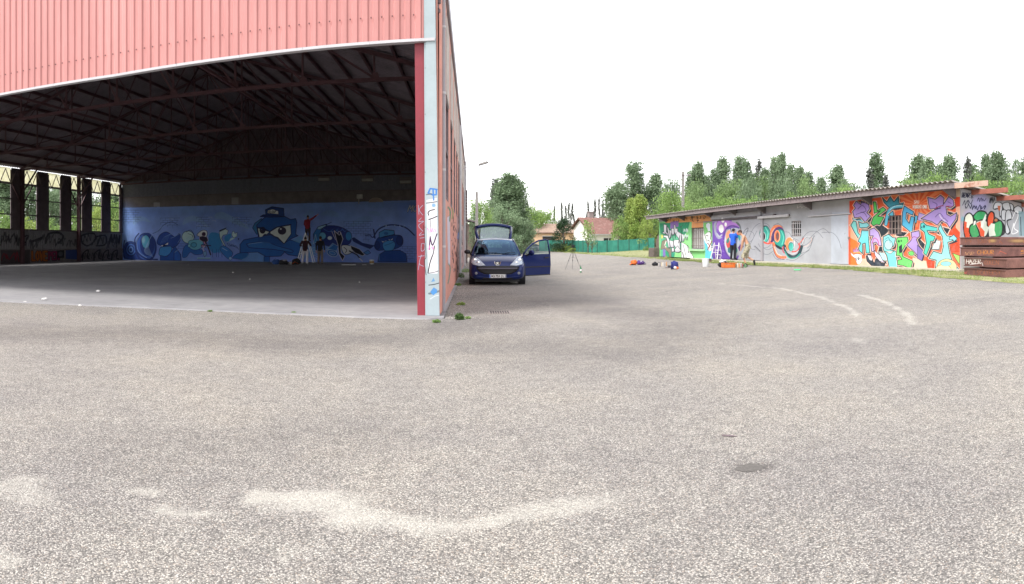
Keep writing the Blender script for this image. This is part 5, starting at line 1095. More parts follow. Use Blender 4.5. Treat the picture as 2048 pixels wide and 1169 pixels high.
V.write('HAZER', 255, 870, 24, 44, 7, '#ddd6d0', slant=.15, gap=.2); V.line([(290, 925), (410, 905), (418, 935)], 5, '#f2ece8'); V.write('OXEN', 435, 880, 26, 44, 4.5, O_, slant=.1, gap=.4)
V.scribble(240, 985, 26, 34, 4, 6, '#c86a5c', 9); V.write('LSCAYERSY', 335, 980, 22, 42, 4, O_, slant=.1, gap=.35)
yard_beams = []
def beam_stack(label, l_px, c_px, top_l, bot_l, top_c, bot_c, dl, dc, length, k):
    pl, pc = at(l_px, dl), at(c_px, dc)
    e1 = (pl - pc); L1 = e1.length; e1.normalize(); e2 = Vector((e1.y, -e1.x, 0)) 
    if e2.x < 0: e2 = -e2
    z0, z1 = (zat(bot_c, dc) + zat(bot_l, dl)) / 2, (zat(top_c, dc) + zat(top_l, dl)) / 2
    M = Matrix(((e1.x, e2.x, 0, pc.x), (e1.y, e2.y, 0, pc.y), (0, 0, 1, 0), (0, 0, 0, 1)))
    t = thing('steel_beam', label, 'steel beam', (pc.x, pc.y, z0), 0, 'rusty steel beams stacked by the end wall')
    mb = MB().cbox(0, L1, 0, length, z0, z1, .012, M); obj('beam_web', mb, m_tagp, t)
    mb = MB().box(-.015, L1 + .015, -.02, 0, z0 + .004, z0 + .03, M); obj('flange', mb, m_rust, t)
    mb = MB().box(-.015, L1 + .015, -.02, 0, z1 - .03, z1 - .006, M); obj('flange', mb, m_rust, t)
    return M, z0, z1, pl, pc
S1 = beam_stack('lowest rusty beam of the stack, standing on the grass', 1928, 2011, 536.5, 551, 539, 556.5, 19.75, 17.9, 3.2, 0)
S2 = beam_stack('second lowest rusty beam, with HAZER sprayed in white', 1929, 2013.5, 514.5, 532.5, 519, 537, 19.75, 17.9, 3.2, 1)
S3 = beam_stack('third beam up of the rusty stack, tagged in orange', 1920.5, 2000.5, 495.5, 513.5, 494, 512.5, 19.9, 18.8, 3.4, 2)
S4 = beam_stack('topmost rusty beam of the stack, faint orange tags', 1920, 2000, 474.5, 492.5, 474.5, 489, 19.9, 18.9, 3.4, 3)
img_t = wall_image('beam_paint', tagc, (S2[4].x, S2[4].y), (S2[3].x, S2[3].y), .2, 1.6, 130)
_m = mat('rust_for_tags', (.18, .085, .072), .85, metal=.1, var=.45, vs=3.5, bump=.3, bs=60, dirt=((.20, .085, .045), .66, .6)); paint_over(_m, img_t, (S2[4].x, S2[4].y), (S2[3].x, S2[3].y), .2, 1.6, worn=.6)
for o in bpy.data.objects:
    if o.name.startswith('beam_web'): o.data.materials[0] = _m
bpy.data.materials.remove(m_tagp)
for i, ((Ma, za, zb, _, _), (Mb, zc, zd, _, _)) in enumerate(zip((S1, S2, S3), (S2, S3, S4))):
    for k, u in enumerate((.3, 1.5)):
        t = obj('spacer_block', MB().box(u, u + .12, .15, 1.8, zb + .002, zc - .002, Mb), m_rust); tag(t, ['short dark spacer wedged between the two lowest rusty beams', 'dark spacer between the HAZER beam and the beam above it', 'dark spacer just under the topmost rusty beam'][i] + (' near the corner' if k == 0 else ' at the far end'), 'spacer', 'spacers between the rusty beams')
t = obj('concrete_pier', MB().cbox(.05, .5, -1.6, -.45, GZ - .02, 1.3, .02, FRM), m_conc); tag(t, 'dark concrete pier between the end wall and the rusty beams', 'pier')
t = obj('concrete_step', MB().cbox(WL - .1, WL + 1.0, -.5, .5, GZ - .02, GZ + .72, .05, FRM), mat('brown_rubble_block', (.13, .105, .095), .95, var=.4, vs=4, bump=.5, bs=20)); tag(t, 'rough brown concrete block at the far end of the low building', 'concrete block')
# ================================================================== VERGE, GRASS
def gr(x, y): return ground_z(x, y)
def sstep(a, b_, v): t = max(0, min(1, (v - a) / (b_ - a))); return t * t * (3 - 2 * t)
m_grass_g = mat('dry_grass_turf', (.30, .285, .15), .95, var=.35, vs=1.2, tint=(.19, .21, .09), bump=.4, bs=12)
edge = [(1098, 503), (1130, 505.5), (1176, 509.5), (1240, 513.5), (1310, 518), (1345, 521), (1400, 525), (1450, 528), (1500, 531.3), (1600, 535), (1660, 538), (1720, 543), (1800, 549), (1900, 558), (1960, 562), (2048, 569), (2110, 573)]
def mound(px, t): return .34 * sstep(1185, 1300, px) * (1 - sstep(1312, 1345, px)) * sstep(.1, .55, t)
mb = MB(); rows = []; NT = 12; r_ = random.Random(8)
for (pa, ya), (pb, yb) in zip(edge, edge[1:]):
    for k in range(6):
        t = k / 6; px = pa + (pb - pa) * t; py = ya + (yb - ya) * t + r_.uniform(-.7, .7)
        p0 = onground(px, py); d0 = math.hypot(p0.x, p0.y)
        d1 = 118 if px < 1330 else wpt(min(px, 2400)).length - .1 if px < 1925 else d0 + 12
        row = []
        for j in range(NT + 1):
            s = (j / NT) ** 1.3; d = d0 + (max(d1, d0 + .3) - d0) * s; q = at(px, d)
            row.append((q.x, q.y, gr(q.x, q.y) + .008 + mound(px, s * 2.2)))
        rows.append(row)
mb.v = [p for r in rows for p in r]; n = NT + 1
mb.f = [(i * n + j, (i + 1) * n + j, (i + 1) * n + j + 1, i * n + j + 1) for i in range(len(rows) - 1) for j in range(NT)]; mb.m = [0] * len(mb.f)
structure('grass_verge', mb, m_grass_g, smooth=True)
m_blade, nt, b = newmat('grass_blades')
c = ramp(nt, noise(nt, pos(nt), 3.0, 4), [(.3, (.12, .18, .05)), (.55, (.23, .28, .09)), (.75, (.38, .35, .18))]); nt.links.new(c, b.inputs['Base Color']); b.inputs['Roughness'].default_value = .8
def blades(pts, h, w, seed, mb=None):
    r = random.Random(seed); mb = mb or MB()
    for x, y, z, s in pts:
        a = r.uniform(0, 2 * PI); hh = h * s * r.uniform(.5, 1.2); ww = w * r.uniform(.6, 1.3); lx, ly = r.uniform(-.5, .5) * hh, r.uniform(-.5, .5) * hh
        dx, dy = math.cos(a) * ww, math.sin(a) * ww
        mb.add([(x - dx, y - dy, z - .01), (x + dx, y + dy, z - .01), (x + dx * .6 + lx * .4, y + dy * .6 + ly * .4, z + hh * .6), (x - dx * .6 + lx * .4, y - dy * .6 + ly * .4, z + hh * .6), (x + lx, y + ly, z + hh)], [(0, 1, 2, 3), (3, 2, 4)])
    return mb
pts = []; r_ = random.Random(3)
for i in range(26000):
    k = r_.randrange(len(rows) - 1); 
    px_i = 1098 + k
    row = rows[k]; lim = 1.0 if k > 36 else .62
    j = int((r_.random() ** 1.5) * NT * lim); a = Vector(row[j]).lerp(Vector(row[min(j + 1, NT)]), r_.random()); b_ = Vector(rows[k + 1][j]).lerp(Vector(rows[k + 1][min(j + 1, NT)]), r_.random()); p = a.lerp(b_, r_.random())
    nz = mnoise.noise(Vector((p.x * .9, p.y * .9, 0)))
    if nz > -.25: pts.append((p.x, p.y, p.z, (.7 + max(0, nz) * 1.4) * (.45 if k > 75 else 1) if k > 36 else 1.3))
for i in range(1900):                                           # taller tufts pushed up against the ledge
    px = r_.uniform(1385, 1915); d = wpt(px, .46).length; q = at(px, d - r_.random() ** 2 * .5)
    if mnoise.noise(Vector((q.x * 1.1, q.y * .6, 5))) > -.12: pts.append((q.x, q.y, .30, 1.0))
o = obj('grass', blades(pts, .07, .011, 5), m_blade, None, kind='stuff'); tag(o, 'short yellow-green grass along the foot of the low building', 'grass')

# ================================================================== TREES
def leafmat(name, dark, light, trans=.38):
    m, nt, b = newmat(name); p = pos(nt)
    oi = nd(nt, 'ShaderNodeObjectInfo')
    f = maths(nt, 'ADD', maths(nt, 'MULTIPLY', noise(nt, p, .55, 3, .6), .6), maths(nt, 'MULTIPLY', noise(nt, p, 4.0, 2), .4))
    f = maths(nt, 'ADD', f, maths(nt, 'MULTIPLY', maths(nt, 'SUBTRACT', oi.outputs['Random'], .5), .10))
    c = ramp(nt, f, [(.34, dark), (.66, light)]); nt.links.new(c, b.inputs['Base Color']); b.inputs['Roughness'].default_value = .6; b.inputs['Specular IOR Level'].default_value = .3
    tl = nd(nt, 'ShaderNodeBsdfTranslucent'); nt.links.new(c, tl.inputs['Color']); mx = nd(nt, 'ShaderNodeMixShader'); mx.inputs[0].default_value = trans
    nt.links.new(b.outputs[0], mx.inputs[1]); nt.links.new(tl.outputs[0], mx.inputs[2]); nt.links.new(mx.outputs[0], nt.nodes['Material Output'].inputs['Surface'])
    return m
m_lp = leafmat('poplar_leaves', (.12, .18, .10), (.29, .39, .23))
m_lg = leafmat('fresh_green_leaves', (.13, .23, .06), (.30, .43, .14))
m_mid = leafmat('mid_green_leaves', (.13, .20, .08), (.29, .41, .18))
m_ly = leafmat('yellow_green_leaves', (.20, .31, .07), (.40, .48, .14))
m_lb = leafmat('bare_poplar_leaves', (.10, .115, .10), (.20, .21, .18))
m_lc = leafmat('dark_conifer_leaves', (.025, .055, .03), (.06, .11, .05))
m_trunk = mat('grey_brown_bark', (.16, .13, .11), .95, var=.35, vs=8, aniso=(1, 1, .2), bump=.4, bs=20)
def crown_mesh(kind, seed, h, w, n, leaf):
    """unit crown of leaf-sized faces in clumps, plus the limbs that carry them"""
    r = random.Random(seed); V = []; limbs = MB(); clumps = []
    if kind in ('poplar', 'bare'):
        M = 90 if kind == 'poplar' else 34
        for i in range(M):
            t = (i + .5) / M; z = h * (.03 + .95 * t)
            prof = (math.sin(PI * min(1, (t * .86 + .14))) ** .55) * (1.0 if t < .6 else 1 - .45 * (t - .6) / .4)
            a = r.uniform(0, 2 * PI); rr = w / 2 * prof * r.uniform(.25, .95) 
            clumps.append((math.cos(a) * rr, math.sin(a) * rr, z, w * (.15 if kind == 'poplar' else .10) * r.uniform(.7, 1.4), h * .035 * r.uniform(.8, 1.7)))
    elif kind == 'round':
        for i in range(54):
            u = Vector((r.gauss(0, 1), r.gauss(0, 1), r.gauss(0, 1))).normalized() * r.uniform(.45, .95)
            clumps.append((u.x * w / 2, u.y * w / 2, h * .58 + u.z * h * .40, w * .12 * r.uniform(.7, 1.4), h * .075 * r.uniform(.7, 1.4)))
    elif kind == 'bush':
        for i in range(40):
            a = r.uniform(0, 2 * PI); rr = w / 2 * math.sqrt(r.random()) * .9; z = h * r.uniform(.08, .92) * math.sqrt(max(.1, 1 - (rr / (w / 2)) ** 2 * .7))
            clumps.append((math.cos(a) * rr, math.sin(a) * rr, z, w * .11 * r.uniform(.7, 1.4), h * .09 * r.uniform(.7, 1.3)))
    elif kind == 'big':                                         # broad old poplar with several leaders
        L = [(0, 0, 1.0, .20), (-.30, .1, .72, .24), (.30, -.1, .76, .24), (.12, .2, .90, .18), (-.14, -.2, .92, .16), (.0, .1, .5, .4)]
        for lx, ly, lh, lw in L:
            for i in range(34):
                t = r.random(); a = r.uniform(0, 2 * PI); prof = math.sin(PI * min(1, t * .9 + .12)) ** .7
                clumps.append((w * (lx * min(1, t * 1.7 + .2) + lw * .8 * prof * math.cos(a) * r.uniform(.3, 1)), w * (ly + lw * prof * math.sin(a) * r.uniform(.3, 1)), h * (.08 + (lh - .12) * t), w * .075 * r.uniform(.6, 1.5), h * .035 * r.uniform(.7, 1.7)))
    elif kind == 'cone':
        for i in range(48):
            t = r.random() ** 1.1; a = r.uniform(0, 2 * PI); rr = w / 2 * (1 - t) ** .6 * r.uniform(.6, 1)
            clumps.append((math.cos(a) * rr, math.sin(a) * rr, h * (.05 + .9 * t), w * .10, h * .06))
    per = max(1, n // len(clumps)); rng_ = np.random.default_rng(seed); vs = []
    for cx_, cy_, cz_, cr, ch in clumps:
        k = int(per * rng_.uniform(.6, 1.4)); c_ = np.clip(rng_.normal(0, 1, (k, 3)), -1.5, 1.5) * np.array([cr, cr, ch]) * .75 + np.array([cx_, cy_, cz_])
        a = rng_.normal(0, 1, (k, 3)); a /= np.linalg.norm(a, axis=1)[:, None]; b_ = np.cross(a, rng_.normal(0, 1, (k, 3))); b_ /= np.linalg.norm(b_, axis=1)[:, None]
        s = leaf * rng_.uniform(.5, 1.3, (k, 1)); vs.append(np.stack([c_ - a * s, c_ - b_ * s * .55, c_ + a * s, c_ + b_ * s * .55], 1))
    vs = np.concatenate(vs); vs[:, :, 2] = np.maximum(vs[:, :, 2], .02); m = len(vs); me = bpy.data.meshes.new('crown'); me.from_pydata(vs.reshape(-1, 3).tolist(), [], [(4 * i, 4 * i + 1, 4 * i + 2, 4 * i + 3) for i in range(m)])
    tr = MB(); tw = max(.05, min(.28, w * (.03 if kind == 'bare' else .045)))
    top = h * (.9 if kind in ('poplar', 'bare', 'cone') else .55)
    tr.tube([(0, 0, -.1), (r.uniform(-.05, .05), 0, top * .35), (r.uniform(-.1, .1), r.uniform(-.1, .1), top * .7), (0, 0, top)], [tw, tw * .8, tw * .5, tw * .12], 8)
    for cx_, cy_, cz_, cr, ch in clumps[::3 if kind != 'big' else 4]:
        z0 = max(h * .06, cz_ - (.16 if kind in ('poplar', 'bare') else .3) * h - .1); tr.tube([(0, 0, min(z0, top * .95)), (cx_ * .5, cy_ * .5, (z0 + cz_) / 2 + .02 * h), (cx_, cy_, cz_)], [tw * .32, tw * .2, tw * .06], 5) if kind != 'bare' else None
    return me, tr.mesh('trunk', [m_trunk], True)
PROTO = {}
SPEC = {'poplar': (12, 3.2, 9000, .15), 'poplarb': (12, 3.8, 12000, .15), 'bare': (12, 2.4, 3200, .15), 'round': (8, 7, 6000, .16), 'roundb': (8, 7.5, 6000, .16), 'bush': (4, 5, 4200, .12), 'big': (14, 9, 26000, .17), 'cone': (5, 4, 4500, .10), 'small': (3.6, 1.6, 700, .09)}
for k, (h, w, n, lf) in SPEC.items(): PROTO[k] = crown_mesh({'poplarb': 'poplar', 'roundb': 'round', 'small': 'round'}.get(k, k), 11 + len(PROTO), h, w, n, lf) + (h, w)
CM = {}
def tree(px, wpx, top, d, kind, leaf, label, group=None, name='tree', cat='tree', base=None):
    me, tm, h0, w0 = PROTO[kind]; key = (kind, leaf.name)
    if key not in CM: c_ = me.copy(); c_.name = 'crown'; c_.materials.clear(); c_.materials.append(leaf); CM[key] = c_
    p = at(px, d); z = ground_z(p.x, p.y) if base is None else base
    H = zat(top, d) - z; W = wpx * d / FPX * {'poplar': 1.35, 'poplarb': 1.35, 'big': 1.3, 'bare': 1.25}.get(kind, 1.12)
    t = thing(name, label, cat, (p.x, p.y, z), random.uniform(0, 6.28), group)
    o = obj('trunk', tm, m_trunk, None); o.parent = t; o = obj('crown', CM[key], leaf, None); o.parent = t
    t.scale = (W / w0, W / w0, H / h0)
    return t
TG = 'trees beyond the yard'
tree(962, 42, 388, 70, 'round', m_lg, 'light green tree behind the pole next to the hangar', TG)
tree(950, 26, 425, 62, 'bush', m_lp, 'low dark bush at the far corner of the hangar', TG, 'bush', 'bush')
tree(1018, 62, 349, 88, 'poplarb', m_lp, 'tall dense poplar rising behind the open tailgate of the blue car', TG, 'poplar_tree')
tree(1004, 46, 372, 89, 'poplar', m_lp, 'dark poplar flank left of the tall dense poplar', TG, 'poplar_tree')
tree(1034, 44, 366, 90, 'poplar', m_lp, 'dark poplar flank right of the tall dense poplar', TG, 'poplar_tree')
tree(992, 26, 358, 92, 'poplar', m_lb, 'slim dark poplar tight against the left of the tall dense poplar', TG, 'poplar_tree')
tree(1006, 74, 408, 82, 'roundb', m_lp, 'low dark bushy tree directly behind the blue car', TG)
tree(1030, 60, 420, 96, 'roundb', m_lg, 'mid-green tree mass behind the dark bushes at the blue car', TG)
tree(1010, 74, 446, 78, 'bush', m_lp, 'dark bush straight behind the open tailgate', TG, 'bush', 'bush')
tree(1048, 40, 458, 82, 'bush', m_lp, 'dark bush left of the peach house wall', TG, 'bush', 'bush')
tree(1045, 50, 436, 84, 'round', m_lp, 'dark green bushy tree between the blue car and the peach house', TG)
tree(1062, 50, 408, 115, 'roundb', m_lg, 'round mid-green tree left of the peach house roof', TG)
tree(1088, 44, 412, 130, 'round', m_lg, 'pale green tree just above the peach house roof', TG)
tree(1055, 9, 402, 150, 'bare', m_lb, 'thin dark treetop poking over the round mid-green tree', TG, 'poplar_tree')
for i, (px, w, top) in enumerate(((1109, 9, 413), (1123, 11, 406), (1131, 10, 412), (1138, 10, 405), (1145, 11, 408), (1176, 10, 402), (1190, 12, 399), (1198, 9, 394), (1206, 11, 403), (1212, 10, 392))):
    tree(px, w, top, 175 + (i % 3) * 6, 'bare', m_lb, ['thin sparse poplar left of the pair above the dark conifer', 'sparse poplar with a forked look above the dark conifer', 'short sparse poplar between two taller ones above the conifer', 'sparse poplar right of the gap above the dark conifer', 'sparse poplar nearest the white house on its left', 'slim sparse poplar right behind the chimney', 'fuller dark poplar beside the chimney poplar', 'needle-thin poplar in the dark row over the red roof', 'broad sparse poplar in the dark row over the red roof', 'tallest sparse poplar at the right of the dark row over the red roof'][i], 'distant sparse poplars', 'poplar_tree')
tree(1128, 54, 438, 84, 'cone', m_lc, 'dark dense conifer between the peach house and the white house', None, 'conifer_tree', 'conifer')
tree(1268, 96, 314, 105, 'big', m_lp, 'huge many-stemmed poplar towering behind the red roof', TG, 'poplar_tree')
tree(1238, 40, 366, 112, 'poplarb', m_lp, 'broad poplar shoulder at the left of the huge poplar', TG, 'poplar_tree')
tree(1243, 38, 430, 76, 'bush', m_lg, 'fresh green shrub overhanging the red roof', TG, 'bush', 'bush')
tree(1262, 26, 398, 78, 'poplar', m_ly, 'slender yellow-green tree at the left of its pair behind the plank fence', TG)
tree(1280, 34, 392, 74, 'poplarb', m_ly, 'tallest yellow-green tree behind the plank fence', TG)
tree(1296, 34, 430, 72, 'bush', m_ly, 'yellow bamboo-like clump by the far end of the low building', TG, 'bush', 'bush')
tree(1344, 78, 378, 78, 'roundb', m_lg, 'bright green round tree over the far end of the low roof', TG)
tree(1340, 44, 344, 100, 'round', m_lp, 'greyish loose tree just left of the bare pole', TG)
tree(1312, 40, 350, 110, 'poplarb', m_lp, 'dark poplar between the huge poplar and the pole', TG, 'poplar_tree')
for i, (px, w, top, k) in enumerate(((1397, 34, 327, 'poplarb'), (1382, 22, 345, 'poplar'), (1412, 26, 352, 'poplar'), (1446, 32, 317, 'poplarb'), (1428, 22, 340, 'poplar'), (1478, 26, 315, 'poplar'), (1492, 24, 322, 'poplarb'), (1506, 20, 348, 'poplar'), (1518, 24, 321, 'bare'), (1530, 30, 338, 'poplarb'),
    (1548, 20, 316, 'poplar'), (1564, 28, 308, 'poplarb'), (1582, 24, 330, 'poplar'), (1600, 30, 335, 'poplarb'), (1617, 24, 345, 'poplar'), (1642, 26, 355, 'poplar'), (1676, 40, 333, 'poplarb'), (1698, 34, 345, 'round'), (1752, 34, 308, 'poplar'), (1738, 26, 340, 'bare'), (1772, 26, 352, 'bare'),
    (1838, 40, 312, 'poplarb'), (1858, 34, 318, 'poplarb'), (1898, 40, 313, 'poplarb'), (1880, 26, 330, 'poplar'), (1936, 28, 316, 'bare'), (1944, 34, 330, 'poplar'), (1972, 34, 312, 'poplarb'), (1994, 44, 306, 'poplarb'), (2030, 50, 308, 'big'), (2062, 50, 312, 'poplarb'))):
    hnt = {0: 'first tall poplar right of the bare pole', 1: 'shorter poplar tight behind the bare pole', 2: 'slim poplar filling in right of the first tall one', 3: 'tall full poplar above the purple swirl', 4: 'slimmer poplar left of the tall one above the purple swirl', 5: 'tallest slim poplar above the two men', 6: 'full poplar leaning to the pair above the two men', 7: 'low poplar filling the dip right of the two men', 8: 'see-through sparse poplar above the grey wall', 9: 'leafy poplar below the sparse one above the grey wall',
           10: 'slim poplar left of the highest one above the small barred window', 11: 'highest poplar of the row, above the small barred window', 12: 'slim poplar right of the highest of the row', 13: 'full poplar above the right half of the grey wall', 14: 'shorter slim poplar above the right half of the grey wall', 15: 'low poplar where the row steps down before the orange wall', 16: 'rounded poplar standing clear above the edge of the orange wall', 17: 'round dark tree touching the rounded poplar', 18: 'lone airy poplar above the orange wall', 19: 'sparse sapling left of the lone airy poplar', 20: 'sparse sapling right of the lone airy poplar',
           21: 'first poplar of the group above the near end of the roof', 22: 'second poplar of the group above the near end of the roof', 23: 'third full poplar above the near end of the roof', 24: 'slim poplar tucked between fuller ones above the near roof end', 25: 'see-through poplar above the bare fascia end', 26: 'slim poplar behind the bare fascia end', 27: 'full poplar left of the tallest above the purlin ends', 28: 'tallest poplar above the purlin ends', 29: 'broad many-stemmed tree at the photo edge', 30: 'poplar cut by the photo edge'}[i]
    tree(px, w * 1.15, top, 100 + (i * 37 % 23), k, m_lb if k == 'bare' else m_lp, hnt, 'row of poplars behind the low building', 'poplar_tree')
for i, (px, w, top) in enumerate(((1392, 60, 398), (1425, 60, 388), (1460, 64, 386), (1500, 60, 392), (1545, 60, 394), (1590, 60, 386), (1640, 70, 380), (1695, 60, 370), (1840, 60, 348), (1880, 70, 344), (1925, 80, 350), (1965, 70, 354), (2005, 70, 352), (2045, 70, 358), (2085, 60, 360))):
    tree(px, w * 1.3, top, 62 + (i * 13 % 11) if px < 1800 else 40 + (i * 7 % 9), 'roundb' if i % 2 else 'round', m_lg, ['bright bush right of the bare pole', 'bright green tree above the green-painted wall', 'bright green tree above the purple panel', 'bright low tree above the two men', 'bright low tree above the first coils', 'bright low tree above the small barred window', 'bright tree showing over the roof where the grey wall ends', 'bright tree over the start of the orange wall', 'bright tree left of the roof end', 'bright tree right above the roof end', 'light bushy tree behind the bare fascia end', 'light bushy tree between fascia and first rusty purlin', 'light bushy tree above the first rusty purlin', 'light bushy tree above the second rusty purlin', 'light bushy tree cut off at the picture edge'][i], 'bright trees close behind the low building')
for i, (px, w, top) in enumerate(((1990, 120, 385), (2060, 120, 380), (1930, 100, 382))): tree(px, w, top, 36, 'bush', m_lp, ['dark undergrowth right behind the rusty purlins', 'dark undergrowth beyond the end of the low building', 'dark bush close behind the roof end'][i], None, 'bush', 'bush')
for i, px in enumerate((1388, 1420, 1458, 1497, 1534, 1573, 1612, 1655, 1690, 1725, 1820, 1850, 1888, 1922, 1958, 1990, 2025, 2060)):
    tree(px, 52, [356, 350, 346, 352, 342, 345, 350, 358, 354, 366, 336, 332, 338, 340, 330, 334, 332, 336][i], 92 + (i * 29 % 17), 'round' if i % 3 else 'roundb', m_lp if i % 2 else m_mid, 'rounder tree filling the poplar row, ' + ['beside the bare pole', 'over the green-painted wall', 'over the purple panel', 'over the two men', 'over the sketch lines', 'over the first coils', 'over the small barred window', 'left of the pale door', 'over the pale door', 'at the start of the orange wall', 'at the left of the near group', 'over the upper purple letters', 'over the near roof end', 'over the peeling fascia', 'over the bubble letters', 'left above the rusty purlins', 'right above the rusty purlins', 'cut by the picture edge'][i], 'rounder trees within the poplar row')
# seen through the open bays of the hangar's left wall
for i, (px, w, top, d, lf, k) in enumerate(((-25, 60, 330, 75, m_lp, 'poplarb'), (12, 60, 345, 70, m_lp, 'poplarb'), (55, 60, 352, 80, m_lp, 'poplarb'), (95, 60, 362, 78, m_lp, 'round'), (118, 44, 372, 84, m_lp, 'poplar'), (150, 50, 378, 80, m_lp, 'poplarb'), (190, 50, 375, 85, m_lp, 'round'), (228, 50, 372, 90, m_lp, 'poplarb'),
    (-10, 80, 420, 56, m_lg, 'bush'), (45, 80, 432, 56, m_ly, 'bush'), (100, 70, 436, 60, m_lg, 'bush'), (155, 70, 430, 62, m_lg, 'bush'), (195, 60, 408, 66, m_ly, 'roundb'), (230, 50, 400, 70, m_lg, 'roundb'), (255, 60, 410, 75, m_lg, 'roundb'))):
    tree(px, w, top, d, k, lf, 'leafy tree seen through the %s open bay of the hangar' % ['outermost', 'first full', 'second', 'third', 'fourth', 'fifth', 'sixth', 'last'][i] if i < 8 else 'bright shrub low behind the %s open bay of the hangar' % ['outermost', 'first full', 'second', 'fourth', 'fifth', 'sixth', 'last'][i - 8], 'greenery seen through the open bays')
# young tree in front of the net fence, with stake-like stem
tree(1176, 26, 434, 72, 'small', m_lg, 'young leafy tree in front of the green net fence', None, 'young_tree', 'young tree')
tree(1184, 18, 468, 71, 'small', m_lp, 'small sapling beside the young tree at the net fence', None, 'young_tree', 'sapling')
tree(1148, 10, 474, 86, 'small', m_lg, 'little shrub before the white gable', None, 'bush', 'bush')

# ================================================================== POLES, LAMP
def pole(px, top, d, label, arm):
    p = at(px, d); z = ground_z(p.x, p.y); t = thing('utility_pole', label, 'utility pole', (p.x, p.y, z))
    H = zat(top, d); obj('pole_shaft', MB().loft([[(p.x + sx * w, p.y + sy * w, zz) for sx, sy in ((-1, -1), (1, -1), (1, 1), (-1, 1))] for w, zz in ((.17, z - .1), (.11, H))]), m_conc, t)
    if arm: obj('cross_arm', MB().box(p.x - .3, p.x + .9, p.y - .17, p.y - .11, H - .5, H - .4), m_dark, t); obj('insulator', MB().lathe([(.04, 0), (.06, .05), (.03, .1)], 8, None, (p.x + .8, p.y - .14, H - .4)), m_trim, t)
pole(953.5, 384, 56, 'pale bare pole standing beside the far corner of the hangar', False)
pole(1366, 343, 72, 'grey pole with a cross arm rising behind the low building', True)
t = thing('wall_lamp', 'grey street lamp head on an arm from the hangar eave', 'street lamp', (-.5, 30, 4.9))
obj('arm', MB().tube([(-.52, 30, 4.86), (-.2, 30, 4.98), (.26, 30, 5.06)], .018, 8), m_trim, t)
obj('lamp_head', MB().loft([[(x, 30 - w, z - .02), (x, 30 - w * .6, z + h), (x, 30 + w * .6, z + h), (x, 30 + w, z - .02), (x, 30, z - .05)] for x, w, z, h in ((.24, .04, 5.06, .03), (.34, .1, 5.08, .07), (.6, .13, 5.16, .08), (.71, .06, 5.19, .03))]), mat('lamp_housing', (.20, .19, .18), .6), t)

# ================================================================== HOUSES
m_peach = mat('peach_render', (.62, .43, .27), .9, var=.08, vs=1)
m_whiter = mat('white_render', (.80, .78, .74), .9, var=.05, vs=1)
m_tiler = mat('red_clay_tiles', (.22, .115, .10), .9, var=.35, vs=2.5, dirt=((.36, .26, .22), .55, .6))
m_tilep = mat('pinkish_clay_tiles', (.36, .26, .205), .9, var=.22, vs=2.5)
m_fasc = mat('brown_eaves_wood', (.12, .06, .045), .8)
def slope(mb, a, b_, c_, d_, pitch=.24, h=.06):
    """tile-ribbed roof face: a-b along the ridge, d-c along the eave"""
    a, b_, c_, d_ = map(Vector, (a, b_, c_, d_)); n = max(2, int((c_ - d_).length / pitch)); nr = (b_ - a).cross(d_ - a).normalized(); nr = nr if nr.z > 0 else -nr; vs = []
    for i in range(n * 2 + 1):
        t = i / (2 * n); o = nr * (h if i % 2 else 0); vs += [a.lerp(b_, t) + o, d_.lerp(c_, t) + o]
    mb.add(vs, [(2 * i, 2 * i + 2, 2 * i + 3, 2 * i + 1) for i in range(2 * n)])
def frame_at(px, d, th):
    p = at(px, d); e2 = Vector((math.sin(az(px)), math.cos(az(px)), 0)); e1 = Vector((e2.y, -e2.x, 0)); L = e1 * math.cos(th) + e2 * math.sin(th); G = Vector((-L.y, L.x, 0))
    return Matrix(((L.x, G.x, 0, p.x), (L.y, G.y, 0, p.y), (0, 0, 1, 0), (0, 0, 0, 1)))
M = frame_at(1063.5, 112, 0); c0 = M.translation; zg = .25
t = thing('peach_house', 'low peach-coloured house with pinkish hipped tile roof and dark garage opening', 'house', (c0.x, c0.y, zg))
hx, wl, wd, ev, rd = 0, 8.5, 7.5, 3.4, 5.1
k = 112 / FPX
obj('wall', MB().box(0, wl, 0, wd, zg, ev, M), m_peach, t)
w = obj('window', MB().box(21.5 * k, 43.5 * k, -.03, .0, zg, zat(473, 112), M), m_void, t, label='dark garage opening'); obj('lintel', MB().box(21 * k, 44 * k, -.06, -.031, zat(473, 112), zat(472, 112), M), m_whiter, w)
rf = MB(); e = .45; Q = lambda x, y, z: M @ Vector((x, y, z))
A4 = [Q(-e, -e, ev), Q(wl + e, -e, ev), Q(wl + e, wd + e, ev), Q(-e, wd + e, ev)]; R0, R1 = Q(1.7, wd / 2, rd), Q(wl - 1.7, wd / 2, rd)
slope(rf, R0, R1, A4[1], A4[0]); slope(rf, R0 + Vector((0, 0, .001)), R0, A4[0], A4[3]); slope(rf, R1, R1 + Vector((0, 0, .001)), A4[2], A4[1]); slope(rf, R1, R0, A4[3], A4[2])
obj('roof', rf, m_tilep, t); obj('eaves_board', MB().box(-e, wl + e, -e - .03, -e, ev - .14, ev - .01, M), m_fasc, t)
M = frame_at(1186, 98, math.radians(28)); c0 = M.translation
t = thing('white_house', 'white gabled house with long red tiled roof and a chimney', 'house', (c0.x, c0.y, zg))
Lh, Wh, eR, eL, rg, mid = 9.5, 6.8, 3.1, 4.0, 5.55, 4.2
def gab(x): return [M @ Vector((x, y, z)) for y, z in ((0, zg), (Wh, zg), (Wh, eL), (mid, rg), (0, eR))]
obj('wall', MB().loft([gab(0), gab(Lh)]), m_whiter, t)
Q = lambda x, y, z: M @ Vector((x, y, z)); rf = MB(); oh = .55; sR = (rg - eR) / mid; sL = (rg - eL) / (Wh - mid)
